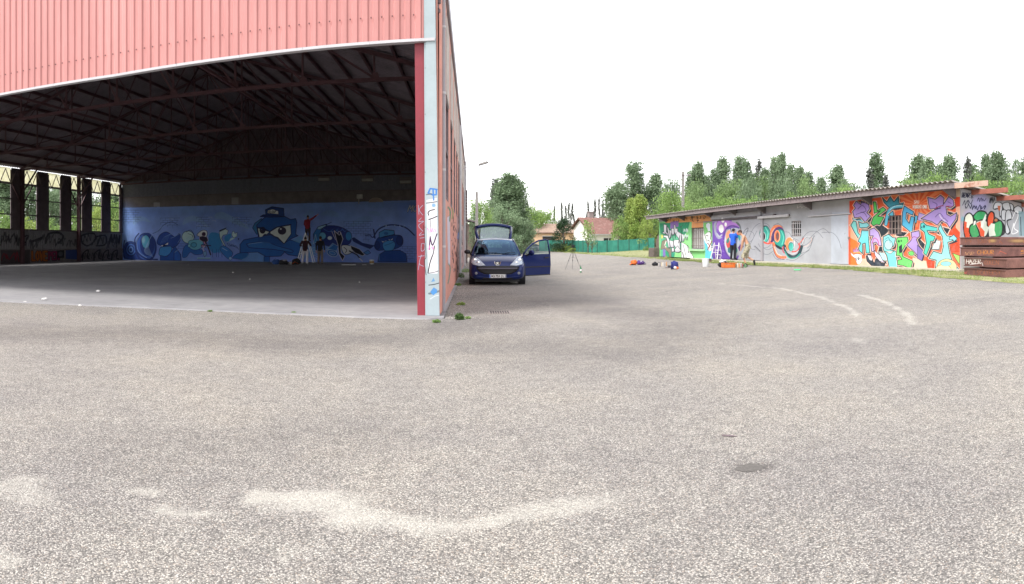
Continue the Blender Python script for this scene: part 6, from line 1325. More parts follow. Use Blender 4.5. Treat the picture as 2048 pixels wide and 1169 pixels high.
slope(rf, Q(-.5, mid, rg + .12), Q(Lh + .4, mid, rg + .12), Q(Lh + .4, -oh, eR - oh * sR + .12), Q(-.5, -oh, eR - oh * sR + .12), .30, .09)
slope(rf, Q(-.5, mid, rg + .12), Q(Lh + .4, mid, rg + .12), Q(Lh + .4, Wh + oh, eL - oh * sL + .12), Q(-.5, Wh + oh, eL - oh * sL + .12), .30, .09)
r0 = obj('roof', rf, m_tiler, t)
obj('verge_board', MB().beam(Q(-.5, mid, rg + .02), Q(-.5, -oh, eR - oh * sR + .02), .06, .2).beam(Q(-.5, mid, rg + .02), Q(-.5, Wh + oh, eL - oh * sL + .02), .06, .2), m_fasc, t)
obj('chimney', MB().box(1.5, 2.3, mid - .1, mid + .6, rg - .4, rg + 1.0, M).box(1.42, 2.38, mid - .18, mid + .68, rg + 1.0, rg + 1.1, M), mat('grey_chimney_render', (.30, .25, .24), .9), r0)
obj('gutter', MB().box(-.5, Lh + .4, -oh - .12, -oh, eR - oh * sR - .02, eR - oh * sR + .09, M), m_trim, t)
for x0, x1, z0, z1 in ((1.9, 3.6, 1.3, 2.3), (4.6, 6.0, 1.3, 2.3)): w = obj('window', MB().box(x0, x1, -.04, 0.0, z0, z1, M), m_void, t); obj('frame', MB().box((x0 + x1) / 2 - .04, (x0 + x1) / 2 + .04, -.07, -.041, z0, z1, M), m_whiter, w)
M = frame_at(1236, 88, math.radians(20)); c0 = M.translation
t = thing('lean_to', 'low annex with sloping red tiles right of the white house', 'annex', (c0.x, c0.y, zg)); obj('wall', MB().box(0, 4.6, 0, 3, zg, 2.0, M), mat('grey_lattice_panel', (.44, .42, .40), .9), t); rf = MB(); slope(rf, M @ Vector((-.4, 3, 3.3)), M @ Vector((4.8, 3, 3.0)), M @ Vector((5.4, -.4, 2.05)), M @ Vector((.2, -.4, 2.1)), .3, .08); obj('roof', rf, m_tiler, t)
p = at(938, 62); t = thing('old_shed', 'dark little shed roof peeping past the far hangar corner', 'shed', (p.x, p.y, 0))
obj('wall', MB().box(-3.2, p.x + .55, p.y, p.y + 4, 0, 3.3), mat('shed_boards', (.19, .15, .12), .9, var=.3), t); obj('roof', MB().prism([(-3.6, 4.5), (p.x + .75, 3.55), (p.x + .78, 3.42), (-3.6, 4.35)], p.y - .4, p.y + 4.3), m_dark, t)

# ================================================================== FENCES, GATE, BACKGROUND CAR
m_net, nt, b = newmat('green_shade_net'); p_ = pos(nt, (1, 1, 1)); c = ramp(nt, noise(nt, p_, 1.3, 4), [(.3, (.02, .17, .13)), (.7, (.045, .27, .205))]); nt.links.new(c, b.inputs['Base Color']); b.inputs['Roughness'].default_value = .75
tl = nd(nt, 'ShaderNodeBsdfTranslucent'); nt.links.new(c, tl.inputs['Color']); mx = nd(nt, 'ShaderNodeMixShader'); mx.inputs[0].default_value = .3; nt.links.new(b.outputs[0], mx.inputs[1]); nt.links.new(tl.outputs[0], mx.inputs[2]); nt.links.new(mx.outputs[0], nt.nodes['Material Output'].inputs['Surface'])
m_postg = mat('dark_green_post', (.05, .09, .07), .6)
FN = [(1078, 100, 2.0, .3), (1092, 99, 2.0, .3), (1105.6, 98, 2.0, .3), (1122.6, 93, 1.98, .3), (1133.5, 89, 1.94, .3), (1144.7, 85.5, 1.90, .29), (1156.5, 82, 1.86, .29), (1165.8, 79.5, 1.83, .29), (1176, 77, 1.79, .28), (1194, 76, 1.79, .3), (1214, 75, 1.80, .34), (1236, 74, 1.84, .4), (1258, 73, 1.90, .5), (1278, 72, 1.98, .6), (1296, 71, 2.04, .64), (1309, 70, 2.08, .66)]
fp = at(1176, 77); t = thing('net_fence', 'green shade-net fence running between the houses and the yard', 'fence', (fp.x, fp.y, .28))
for i, (a, b_) in enumerate(zip(FN, FN[1:])):
    mb = MB(); n = 8; r = random.Random(i)
    pa, pb = at(a[0], a[1]), at(b_[0], b_[1]); nr = Vector(((pb - pa).y, -(pb - pa).x, 0)).normalized(); vs = []
    for j in range(n + 1):
        s = j / n; p = pa.lerp(pb, s); zt = a[2] + (b_[2] - a[2]) * s; zb_ = a[3] + (b_[3] - a[3]) * s
        for k in range(5):
            v = k / 4; o = nr * (.05 * math.sin(j * 1.7 + k + i) * math.sin(PI * s)); vs.append((p.x + o.x, p.y + o.y, zb_ - .05 + (zt - .05 * math.sin(PI * s) - zb_ + .05) * v))
    mb.add(vs, [(j * 5 + k, (j + 1) * 5 + k, (j + 1) * 5 + k + 1, j * 5 + k + 1) for j in range(n) for k in range(4)])
    obj('net_panel', mb, m_net, t, smooth=True)
for a in FN: p = at(a[0], a[1] - .05); obj('post', MB().tube([(p.x, p.y, a[3] - .2), (p.x, p.y, a[2] + .06)], .035, 6), m_postg, t)
fp = at(1256, 74.5); t = thing('plank_fence', 'weathered brown plank fence behind the green net', 'fence', (fp.x, fp.y, .5)); r = random.Random(2)
pa, pb = at(1236, 80), at(1308, 73); n = 64; mb = MB(); L = (pb - pa).length / n; D = (pb - pa).normalized(); mats_ = mat('grey_brown_planks', (.17, .13, .11), .9, var=.4, vs=4, aniso=(2, 2, .5))
for i in range(n):
    p = pa + D * (i * L); z = (2.55 if i > 18 else 2.3) + r.uniform(-.06, .06); q = p + D * (L * .92); nn = Vector((-D.y, D.x, 0)) * .03; mb.loft([[(p.x, p.y, zz), (q.x, q.y, zz), (q.x + nn.x, q.y + nn.y, zz), (p.x + nn.x, p.y + nn.y, zz)] for zz in (.5, z)])
obj('planks', mb, mats_, t, kind='stuff')
fp = at(1046, 92); t = thing('yard_gate', 'pale metal barred gate across the far lane', 'gate', (fp.x, fp.y, .05)); m_gate = mat('pale_galvanised_bars', (.55, .56, .57), .5)
for px in (1024, 1043.5, 1063): p = at(px, 92); obj('post', MB().box(p.x - .07, p.x + .07, p.y - .07, p.y + .07, .0, zat(484, 92) + .03), m_gate, t)
pa, pb = at(1024, 92), at(1063, 92)
for k in range(6): z = .35 + (zat(484.5, 92) - .35) * k / 5; obj('rail', MB().beam((pa.x + .08, pa.y, z), (pb.x - .08, pb.y, z), .03, .04), m_gate, t)
fp = at(1325, 64); t = thing('wooden_post', 'grey wooden post at the far corner of the low building', 'post', (fp.x, fp.y, .3)); 
for i, (px, top) in enumerate(((1313.5, 478), (1316.5, 472), (1319, 470))): p = at(px, 60 - i); obj('plank', MB().box(p.x - .09, p.x + .09, p.y - .03, p.y + .03, .28, zat(top, 60)), mats_, t)
# weeds in front of the net
for i, (px, w, top, d, lf) in enumerate(((1128, 26, 488, 84, m_ly), (1112, 18, 494, 90, m_lg), (1143, 16, 495, 82, m_ly), (1292, 16, 492, 66, m_lg), (1314, 16, 494, 62, m_ly))):
    tree(px, w, top, d, 'bush', lf, ['tall dry weeds at the bend of the green fence', 'low green weeds near the fence gate', 'dry low weeds behind the camera tripod', 'spiky green weed clump before the dark net', 'dry weeds by the brown concrete block'][i], None, 'weed_clump', 'weeds')
# ================================================================== BLUE HATCHBACK, tailgate and driver's door open
m_paint, nt, b = newmat('dark_blue_car_paint'); b.inputs['Base Color'].default_value = (.010, .022, .125, 1); b.inputs['Metallic'].default_value = .35; b.inputs['Roughness'].default_value = .32; b.inputs['Coat Weight'].default_value = .55; b.inputs['Coat Roughness'].default_value = .05; b.inputs['Specular IOR Level'].default_value = .2
c = mixc(nt, maths(nt, 'MULTIPLY', ramp(nt, noise(nt, objpos(nt), 3.5, 5, .6), [(.45, 0.), (.8, 1.)]), .04), (.003, .014, .10), (.10, .10, .12)); nt.links.new(c, b.inputs['Base Color'])
m_black = mat('black_trim_plastic', (.012, .012, .015), .5, var=.2, vs=9)
m_tyre = mat('tyre_rubber', (.018, .018, .019), .85, var=.3, vs=20)
m_rim = mat('silver_wheel_cover', (.42, .42, .44), .35, metal=.6, var=.1)
m_chrome, nt, b = newmat('chrome'); b.inputs['Base Color'].default_value = (.75, .74, .74, 1); b.inputs['Metallic'].default_value = 1; b.inputs['Roughness'].default_value = .12
m_cabin = mat('grey_seat_fabric', (.05, .05, .055), .9, var=.3, vs=12)
m_plate = mat('number_plate_white', (.72, .72, .70), .4, var=.05); m_plateb = mat('number_plate_blue', (.02, .12, .5), .4, var=.05); m_ink = mat('plate_black_ink', (.01, .01, .012), .5, var=.0)
def glass(name, tint, refl=.5, rough=.02, col=(.80, .9, 1)):
    m = bpy.data.materials.new(name); m.use_nodes = True; nt = m.node_tree; nt.nodes.clear(); o = nd(nt, 'ShaderNodeOutputMaterial')
    t = nd(nt, 'ShaderNodeBsdfTransparent'); t.inputs[0].default_value = rgba(tint); g = nd(nt, 'ShaderNodeBsdfGlossy'); g.inputs['Roughness'].default_value = rough; g.inputs[0].default_value = rgba(col)
    f = nd(nt, 'ShaderNodeFresnel'); f.inputs[0].default_value = 1.6; k = maths(nt, 'MULTIPLY_ADD', f.outputs[0], refl, .02, clamp=True); mx = nd(nt, 'ShaderNodeMixShader'); nt.links.new(k, mx.inputs[0]); nt.links.new(t.outputs[0], mx.inputs[1]); nt.links.new(g.outputs[0], mx.inputs[2]); nt.links.new(mx.outputs[0], o.inputs[0]); return m
m_wind = glass('windscreen_glass', (.22, .34, .46), 2.6, col=(.30, .50, .80)); m_sideg = glass('side_glass', (.62, .72, .70), .8)  # windscreen: blue sky reflection is put into the gloss colour
m_sideg2 = mat('dim_fog_lens', (.20, .21, .24), .2, var=.1)
m_tailg = glass('tailgate_glass', (.50, .58, .56), .30)
m_lens = glass('headlamp_lens', (.90, .93, .96), .35)
m_lampin = mat('headlamp_reflector', (.74, .76, .80), .3, var=.2, vs=30)
def patch(mb, P, Q, n=8, bow=0.0, zb=0.0, m=6):
    """curved sheet between two polylines P and Q (lists of points, same count)"""
    vs = []
    for j in range(m + 1):
        t = j / m
        for p, q in zip(P, Q): v = Vector(p).lerp(Vector(q), t); v.y -= bow * math.sin(PI * t); v.z += zb * math.sin(PI * t); vs.append(v)
    k = len(P); return mb.add(vs, [(j * k + i, j * k + i + 1, (j + 1) * k + i + 1, (j + 1) * k + i) for j in range(m) for i in range(k - 1)])
def mirror_loft(mb, stations, cap=True):
    rings = []
    for y, pr in stations: rings.append([(x, y, z) for x, z in pr] + [(-x, y, z) for x, z in reversed(pr) if x > 1e-4])
    return mb.loft(rings, None, cap)
CARX, CARY = .74, 19.25
def car_px(px, py, dy=0.0): d = CARY + dy; return ((px - 995) * (d / FPX) , CAMZ + (PYH - py) * d / FPX)
car = thing('hatchback', 'dark blue hatchback parked by the hangar wall with tailgate up and driver door open', 'car')
st = [(.02, [(0, .20), (.42, .20), (.60, .22), (.66, .32), (.655, .45), (.64, .56), (.58, .64), (.36, .675), (0, .69)]),
      (.10, [(0, .17), (.52, .17), (.76, .20), (.795, .33), (.795, .48), (.775, .60), (.70, .69), (.40, .735), (0, .75)]),
      (.26, [(0, .16), (.62, .16), (.825, .20), (.86, .36), (.86, .53), (.84, .66), (.775, .755), (.45, .80), (0, .815)]),
      (.60, [(0, .16), (.66, .16), (.85, .21), (.875, .40), (.875, .60), (.86, .75), (.80, .84), (.50, .885), (0, .90)]),
      (1.05, [(0, .16), (.66, .16), (.86, .22), (.88, .42), (.88, .64), (.87, .82), (.78, .915), (.50, .95), (0, .965)]),
      (1.45, [(0, .16), (.66, .16), (.865, .22), (.885, .42), (.885, .66), (.875, .86), (.80, .93), (.50, .94), (0, .94)]),
      (2.60, [(0, .16), (.66, .16), (.87, .22), (.885, .42), (.885, .68), (.87, .88), (.80, .95), (.50, .95), (0, .95)]),
      (3.50, [(0, .18), (.66, .18), (.86, .24), (.88, .42), (.88, .70), (.85, .92), (.76, .97), (.50, .97), (0, .97)]),
      (3.90, [(0, .26), (.62, .26), (.78, .28), (.82, .42), (.81, .66), (.76, .80), (.68, .84), (.45, .85), (0, .85)])]
body = mirror_loft(MB(), st).mesh('body', [m_paint])
def subsurf(me, lv=2):
    o = bpy.data.objects.new('tmp', me); COL.objects.link(o); s = o.modifiers.new('s', 'SUBSURF'); s.levels = lv; dg = bpy.context.evaluated_depsgraph_get(); n = bpy.data.meshes.new_from_object(o.evaluated_get(dg)); nm = me.name; bpy.data.objects.remove(o); n.name = nm; n.shade_smooth(); return n
body = subsurf(body, 2); obj('body', body, m_paint, car)
from mathutils.bvhtree import BVHTree
bvh = BVHTree.FromPolygons([v.co.copy() for v in body.vertices], [tuple(p.vertices) for p in body.polygons])
def front_y(x, z):
    h = bvh.ray_cast(Vector((x, -1, z)), Vector((0, 1, 0))); return h[0].y if h[0] else .6
def decal(pts, off=.006, m=5, dense=4, rim=.03):
    """a thin shell laid over the car's nose: outline of (x, z) points; each ring follows the bodywork"""
    q = []
    for i in range(len(pts)):
        a, b_ = pts[i], pts[(i + 1) % len(pts)]
        for k in range(dense): t = k / dense; q.append((a[0] + (b_[0] - a[0]) * t, a[1] + (b_[1] - a[1]) * t))
    cx_, cz_ = sum(p[0] for p in q) / len(q), sum(p[1] for p in q) / len(q); mb = MB(); rings = []
    rings.append([(x, front_y(x, z) + rim, z) for x, z in q])
    for j in range(m):
        s = 1 - j / m; rings.append([(cx_ + (x - cx_) * s, front_y(cx_ + (x - cx_) * s, cz_ + (z - cz_) * s) - off, cz_ + (z - cz_) * s) for x, z in q])
    mb.loft(rings, None, False); n = len(q); mb.add(rings[-1] + [(cx_, front_y(cx_, cz_) - off, cz_)], [(i, (i + 1) % n, n) for i in range(n)]); return mb
X_ = lambda px, py, dy=.1: car_px(px, py, dy)
# mouth with its bars, plate, lamps, badge
mouth = [(-.665, .585), (-.45, .60), (0, .605), (.45, .60), (.665, .585), (.64, .50), (.56, .42), (.40, .345), (0, .32), (-.40, .345), (-.56, .42), (-.64, .50)]
g = obj('grille', decal(mouth, .004), m_black, car, smooth=True)
obj('grille_bar', MB().tube([(x, front_y(x, .522) - .02, .522 - .0 * x) for x in [-.60 + .1 * i for i in range(13)]], .022, 8), mat('glossy_grille_bar', (.10, .09, .12), .2, var=0), g)
for z, w in ((.47, .58), (.43, .53), (.39, .45)): obj('grille_slat', MB().tube([(x, front_y(x, z) - .012, z) for x in [-w + 2 * w * i / 10 for i in range(11)]], .007, 6), m_black, g)
obj('grille_lip', MB().tube([(x, front_y(x, z) - .008, z) for x, z in [(-.68, .59), (-.66, .50), (-.58, .41), (-.42, .335), (0, .31), (.42, .335), (.58, .41), (.66, .50), (.68, .59)]], .008, 6), m_paint, g)
obj('bumper_line', MB().tube([(x, front_y(x, .235 + .05 * (abs(x) / .7) ** 2) - .004, .235 + .05 * (abs(x) / .7) ** 2) for x in [-.7 + .1 * i for i in range(15)]], .010, 6), m_paint, car)
obj('lower_intake', decal([(-.5, .20), (-.42, .245), (.42, .245), (.5, .20), (.4, .185), (-.4, .185)], .004), m_black, car)
for s in (-1, 1):
    hp = [(s * .37, .615), (s * .48, .72), (s * .62, .84), (s * .775, .915), (s * .835, .86), (s * .85, .73), (s * .75, .64), (s * .56, .60)]
    if s < 0: hp = hp[::-1]
    h = obj('headlight', decal(hp, .006), m_lampin, car, smooth=True); obj('lens', decal([(x * 1.0, z) for x, z in hp], .022), m_lens, h, smooth=True)
    for x, z, r_ in ((s * .70, .77, .06), (s * .585, .70, .045)): y = front_y(x, z) - .014; obj('bulb_bowl', MB().lathe([(r_, 0), (r_ * .8, .008), (r_ * .3, .010)], 14, Matrix.Translation((x, y, z)) @ Matrix.Rotation(PI / 2, 4, 'X')), m_chrome, h)
    y = front_y(s * .655, .375) - .004; obj('fog_lamp', MB().lathe([(.045, 0), (.038, .008), (.01, .010)], 14, Matrix.Translation((s * .655, y, .375)) @ Matrix.Rotation(PI / 2, 4, 'X')), m_sideg2, car)
by = front_y(0, .675) - .012
bd = obj('badge', MB().prism([(-.085, .73), (.085, .73), (.07, .66), (.045, .635), (-.045, .635), (-.07, .66)], by - .004, by + .03), m_black, car)
obj('badge_rim', MB().tube([(-.098, by - .006, .738), (-.08, by - .006, .66), (-.05, by - .006, .625), (.05, by - .006, .625), (.08, by - .006, .66), (.098, by - .006, .738)], .008, 6), m_chrome, bd)
lion = [(-.05, .655), (-.03, .668), (-.038, .69), (-.058, .70), (-.045, .715), (-.015, .708), (-.005, .724), (.018, .722), (.022, .706), (.05, .70), (.052, .688), (.025, .688), (.02, .672), (.045, .655), (.052, .642), (.03, .644), (.012, .662), (-.004, .662), (-.014, .645), (-.036, .642)]
obj('badge_emblem', MB().prism(lion, by - .010, by - .0045), m_chrome, bd)
py_ = front_y(0, .25) - .02; pl = obj('number_plate', MB().cbox(-.26, .26, py_ - .008, py_ + .02, .235, .345, .003), m_plate, car)
obj('plate_band', MB().box(-.258, -.218, py_ - .0095, py_ - .0082, .238, .342), m_plateb, pl); obj('plate_band', MB().box(.222, .258, py_ - .0095, py_ - .0082, .238, .342), mat('plate_grey_band', (.30, .33, .40), .5), pl)
for ch, x in zip('AG753JL', (-.175, -.122, -.045, .0, .045, .125, .175)):
    cu = bpy.data.curves.new('plate_letter', 'FONT'); cu.body = ch; cu.size = .098; cu.align_x = 'CENTER'; cu.extrude = .0004; cu.offset = .0025
    o = bpy.data.objects.new('plate_letter', cu); COL.objects.link(o); o.rotation_euler = (PI / 2, 0, 0); o.location = (x, py_ - .0098, .256); dg = bpy.context.evaluated_depsgraph_get(); me = bpy.data.meshes.new_from_object(o.evaluated_get(dg)); mw = o.matrix_world.copy(); bpy.data.objects.remove(o)
    me.transform(Matrix.Translation((x, py_ - .0098, .256)) @ Matrix.Rotation(PI / 2, 4, 'X')); me.name = 'plate_letter'; me.materials.clear(); obj('plate_letter', me, m_ink, pl)
for x0 in (-.088, .085): obj('plate_dash', MB().box(x0 - .010, x0 + .010, py_ - .0102, py_ - .0096, .285, .293), m_ink, pl)
obj('underbody_shade_plate', MB().box(-.70, .70, .35, 3.7, .10, .17), m_black, car)  # black plate added to deepen the shade beneath the car
# cabin: pillars, roof, glass
cw_ = [(0, .0), (.3, .0), (.55, .01), (.70, .04)]
def arc(y, z, w, bow, drop): return [(w * t, y + bow * t * t, z - drop * t * t) for t in [-1 + i / 6 for i in range(13)]]
wb, wt = arc(1.02, .975, .765, .22, .055), arc(1.78, 1.425, .575, .10, .03)
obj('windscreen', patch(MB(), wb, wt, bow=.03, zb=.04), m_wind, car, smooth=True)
r0_, r1_, r2_ = arc(1.78, 1.43, .60, .10, .045), arc(2.5, 1.50, .61, .03, .06), arc(3.55, 1.455, .58, .0, .06)
mb = MB(); patch(mb, r0_, r1_, zb=.015); patch(mb, r1_, r2_, zb=.01); obj('roof', mb, m_paint, car, smooth=True)
for s in (-1, 1):
    obj('pillar', MB().tube([(s * .775, 1.26, .90), (s * .70, 1.55, 1.16), (s * .60, 1.86, 1.385), (s * .605, 2.3, 1.435), (s * .60, 3.0, 1.43), (s * .585, 3.5, 1.40), (s * .66, 3.75, 1.1), (s * .74, 3.8, .93)], [.04, .035, .03, .028, .03, .045, .06, .07], 8), m_paint, car, smooth=True)
    obj('pillar', MB().tube([(s * .84, 2.35, .92), (s * .62, 2.38, 1.42)], .03, 6), m_black, car)
    if s < 0: obj('side_window', patch(MB(), [(-.80, 1.35, .93), (-.84, 2.3, .93)], [(-.63, 1.85, 1.39), (-.62, 2.3, 1.42)]), m_sideg, car)
    obj('side_window', patch(MB(), [(s * .84, 2.42, .93), (s * .80, 3.4, .96)], [(s * .62, 2.42, 1.42), (s * .61, 3.3, 1.41)]), m_sideg, car)
    for y in (.78, 3.32):
        M = Matrix.Translation((s * .775, y, .305)) @ Matrix.Rotation(PI / 2, 4, 'Y')
        arch = obj('wheel_arch', MB().lathe([(.36, -.10), (.36, .113), (.345, .117)], 28, M), m_black, car)
        w_ = obj('wheel', MB().lathe([(.20, -.1), (.29, -.1), (.31, -.08), (.31, .08), (.29, .1), (.20, .1)], 28, M), m_tyre, car); obj('rim', MB().lathe([(.20, -.09), (.20, .085), (.19, .1), (.05, .112), (.01, .112)], 20, M), m_rim, w_)
obj('dashboard', MB().cbox(-.68, .68, 1.30, 1.62, .80, .985, .05), m_black, car)
for s in (-.36, .36):
    o = obj('seat', MB().cbox(s - .24, s + .24, 2.0, 2.5, .35, .55, .05).cbox(s - .23, s + .23, 2.42, 2.58, .55, 1.06, .05), m_cabin, car); obj('headrest', MB().cbox(s - .12, s + .12, 2.46, 2.56, 1.1, 1.27, .04), m_cabin, o)
obj('steering_wheel', MB().tube([(.36 + .18 * math.cos(a), 1.80 - .05 * math.sin(a), .97 + .17 * math.sin(a)) for a in [2 * PI * i / 20 for i in range(21)]], .015, 6), m_black, car)
obj('rear_seat', MB().cbox(-.58, .58, 3.0, 3.15, .5, 1.15, .06), m_cabin, car)
for x, z, r_ in ((-.33, 1.02, .06), (.42, 1.01, .055)): obj('dashboard_paper', MB().ell((x, 1.36, z), (r_ * 1.2, .03, r_), 8, 6), mat('crumpled_paper', (.75, .75, .68), .8) if x < 0 else bpy.data.materials['crumpled_paper'], car, smooth=True)
for a, b_ in (((-.42, 1.06), (.02, 1.0)), ((.28, 1.05), (.60, 1.10))): obj('wiper', MB().tube([(a[0], a[1], .985), ((a[0] + b_[0]) / 2, b_[1] - .02, 1.0), (b_[0], b_[1] + .03, .99)], .008, 6), m_black, car)
# open tailgate
P0, P1 = arc(3.56, 1.46, .57, 0, .05), [(x, y, z) for x, y, z in arc(4.38, 2.0, .66, -.04, .10)]
tg = obj('tailgate', MB().tube([P0[0], (-.64, 4.0, 1.68), P1[0]], .055, 8).tube([P0[-1], (.64, 4.0, 1.68), P1[-1]], .055, 8).tube([(x, y, z) for x, y, z in P1], .06, 8).tube(P0, .04, 8), m_paint, car, smooth=True)
obj('spoiler', patch(MB(), [(x * 1.02, y + .0, z + .035) for x, y, z in P1], [(x * .96, y + .16, z - .05) for x, y, z in P1], m=3), m_paint, tg, smooth=True)
obj('rear_window', patch(MB(), [(x * .93, y + .03, z + .02) for x, y, z in P0], [(x * .93, y - .03, z - .03) for x, y, z in P1], zb=.04), m_tailg, tg, smooth=True)
for s in (-1, 1): obj('gas_strut', MB().tube([(s * .60, 3.85, 1.25), (s * .62, 4.1, 1.70)], .010, 6), m_black, tg)
# mirrors
def mirror(par, x, y, z, s):
    m_ = obj('wing_mirror', MB().ell((x + s * .14, y, z + .02), (.105, .06, .072), 14, 10), m_black if s < 0 else m_paint, par, smooth=True); obj('mirror_foot', MB().tube([(x, y + .02, z - .10), (x + s * .05, y + .01, z - .03), (x + s * .10, y, z)], [.03, .028, .03], 8), m_black, m_)
mirror(car, -.80, 1.42, 1.0, -1)
# driver's door, swung open
TH = math.radians(61); DM = Matrix.Translation((.875, 1.22, 0)) @ Matrix.Rotation(-TH, 4, 'Z')          # door built pointing away along +y from its hinge
Lo = [(0, .24), (0, .62), (0, .86), (.03, .93), (1.10, .95), (1.12, .60), (1.09, .26)]
def dsh(pts, x0, x1): return [[DM @ Vector((x, y, z)) for y, z in pts] for x in (x0, x1)]
door = obj('door', MB().loft(dsh(Lo, -.06, .0)), m_paint, car, label='open driver door')
wf = [(.03, .93), (.22, 1.12), (.46, 1.28), (.72, 1.385), (1.0, 1.42), (1.11, 1.40), (1.10, .95)]
fr = MB().tube([DM @ Vector((-.03 - max(0, z - .93) * .28, y, z)) for y, z in wf], .028, 8); fr.tube([DM @ Vector((-.06, .30, .93)), DM @ Vector((-.11, .30, 1.16))], .014, 6)
obj('window_frame', fr, m_paint, door, smooth=True)
gp_ = [(.05, .94), (.22, 1.12), (.46, 1.28), (.72, 1.385), (1.0, 1.42), (1.09, 1.40), (1.09, .94)]
mb = MB(); mb.add([DM @ Vector((-.03 - max(0, z - .93) * .28, y, z)) for y, z in gp_], [tuple(range(7))]); obj('door_glass', mb, m_sideg, door)
obj('side_moulding', MB().loft(dsh([(.02, .50), (.02, .535), (1.10, .545), (1.10, .51)], .0, .02)), m_black, door); obj('door_sill', MB().loft(dsh([(0, .22), (0, .25), (1.09, .27), (1.09, .24)], -.05, .012)), m_black, door)
obj('door_handle', MB().loft(dsh([(.86, .80), (.86, .835), (1.03, .845), (1.03, .815)], .004, .035)), m_black, door)
for px in (1,):
    q = DM @ Vector((.0, .16, .96)); mm = obj('wing_mirror', MB().ell((0, 0, 0), (.14, .075, .095), 14, 10, DM @ Matrix.Translation((.17, .22, .99))), m_paint, door, smooth=True); obj('mirror_foot', MB().tube([DM @ Vector((0, .14, .90)), DM @ Vector((.05, .17, .93)), DM @ Vector((.12, .2, .97))], [.035, .03, .03], 8), m_black, mm)
car.location = (CARX, CARY, 0)
# far parked car behind the gate
m_greyc = mat('dull_blue_grey_paint', (.12, .13, .15), .35, var=.1, coat=.6)
p = at(1054, 98); t = thing('parked_car', 'grey car half hidden behind the pale barred gate', 'car', (p.x, p.y, .05))
b2 = subsurf(mirror_loft(MB(), [(y, [(x * 1.0, z) for x, z in pr]) for y, pr in st]).mesh('body', [m_greyc]), 1)
o = bpy.data.objects.new('body', b2); COL.objects.link(o); o.parent = t
cab = subsurf(mirror_loft(MB(), [(.95, [(0, .90), (.70, .90), (.72, .92), (0, .93)]), (1.75, [(0, .90), (.74, .90), (.60, 1.38), (0, 1.43)]), (3.2, [(0, .90), (.74, .90), (.60, 1.40), (0, 1.46)]), (3.75, [(0, .90), (.68, .90), (.64, .95), (0, .96)])]).mesh('windows', [m_cabin]), 2)
o = bpy.data.objects.new('windows', cab); COL.objects.link(o); o.parent = t
for s in (-1, 1):
    for y in (.8, 3.3): o = obj('wheel', MB().lathe([(.2, -.09), (.31, -.08), (.31, .08), (.2, .09)], 16, Matrix.Translation((s * .78, y, .31)) @ Matrix.Rotation(PI / 2, 4, 'Y')), m_tyre, None); o.parent = t
    o = obj('headlight', MB().ell((s * .62, .12, .62), (.12, .06, .06), 10, 6), m_lampin, None); o.parent = t
t.rotation_euler.z = -.5
# ================================================================== PEOPLE
def skin_mat(name, col): return mat(name, col, .55, var=.12, vs=9)
m_skin = skin_mat('skin', (.50, .27, .18)); m_skin2 = skin_mat('tanned_skin', (.56, .31, .20))
def cloth(name, col, var=.2): return mat(name, col, .9, var=var, vs=11, bump=.3, bs=25)
m_hair = mat('dark_hair', (.018, .013, .011), .7, var=.3, vs=40); m_hairb = mat('brown_hair', (.045, .022, .014), .7, var=.3, vs=40)
def skinned(name, V, E, R, mats, lv=2, root=0):
    me = bpy.data.meshes.new(name); me.from_pydata([tuple(v) for v in V], E, []); o = bpy.data.objects.new(name, me); COL.objects.link(o)
    s = o.modifiers.new('skin', 'SKIN'); s.use_smooth_shade = True; s.branch_smoothing = .6
    for i, r in enumerate(R): r = r if hasattr(r, '__len__') else (r, r); me.skin_vertices[0].data[i].radius = r; me.skin_vertices[0].data[i].use_root = (i == root)
    u = o.modifiers.new('sub', 'SUBSURF'); u.levels = lv
    dg = bpy.context.evaluated_depsgraph_get(); dg.update(); n = bpy.data.meshes.new_from_object(o.evaluated_get(dg)); bpy.data.objects.remove(o); n.name = name; n.materials.clear()
    for m in (mats if isinstance(mats, (list, tuple)) else [mats]): n.materials.append(m)
    n.shade_smooth(); return n
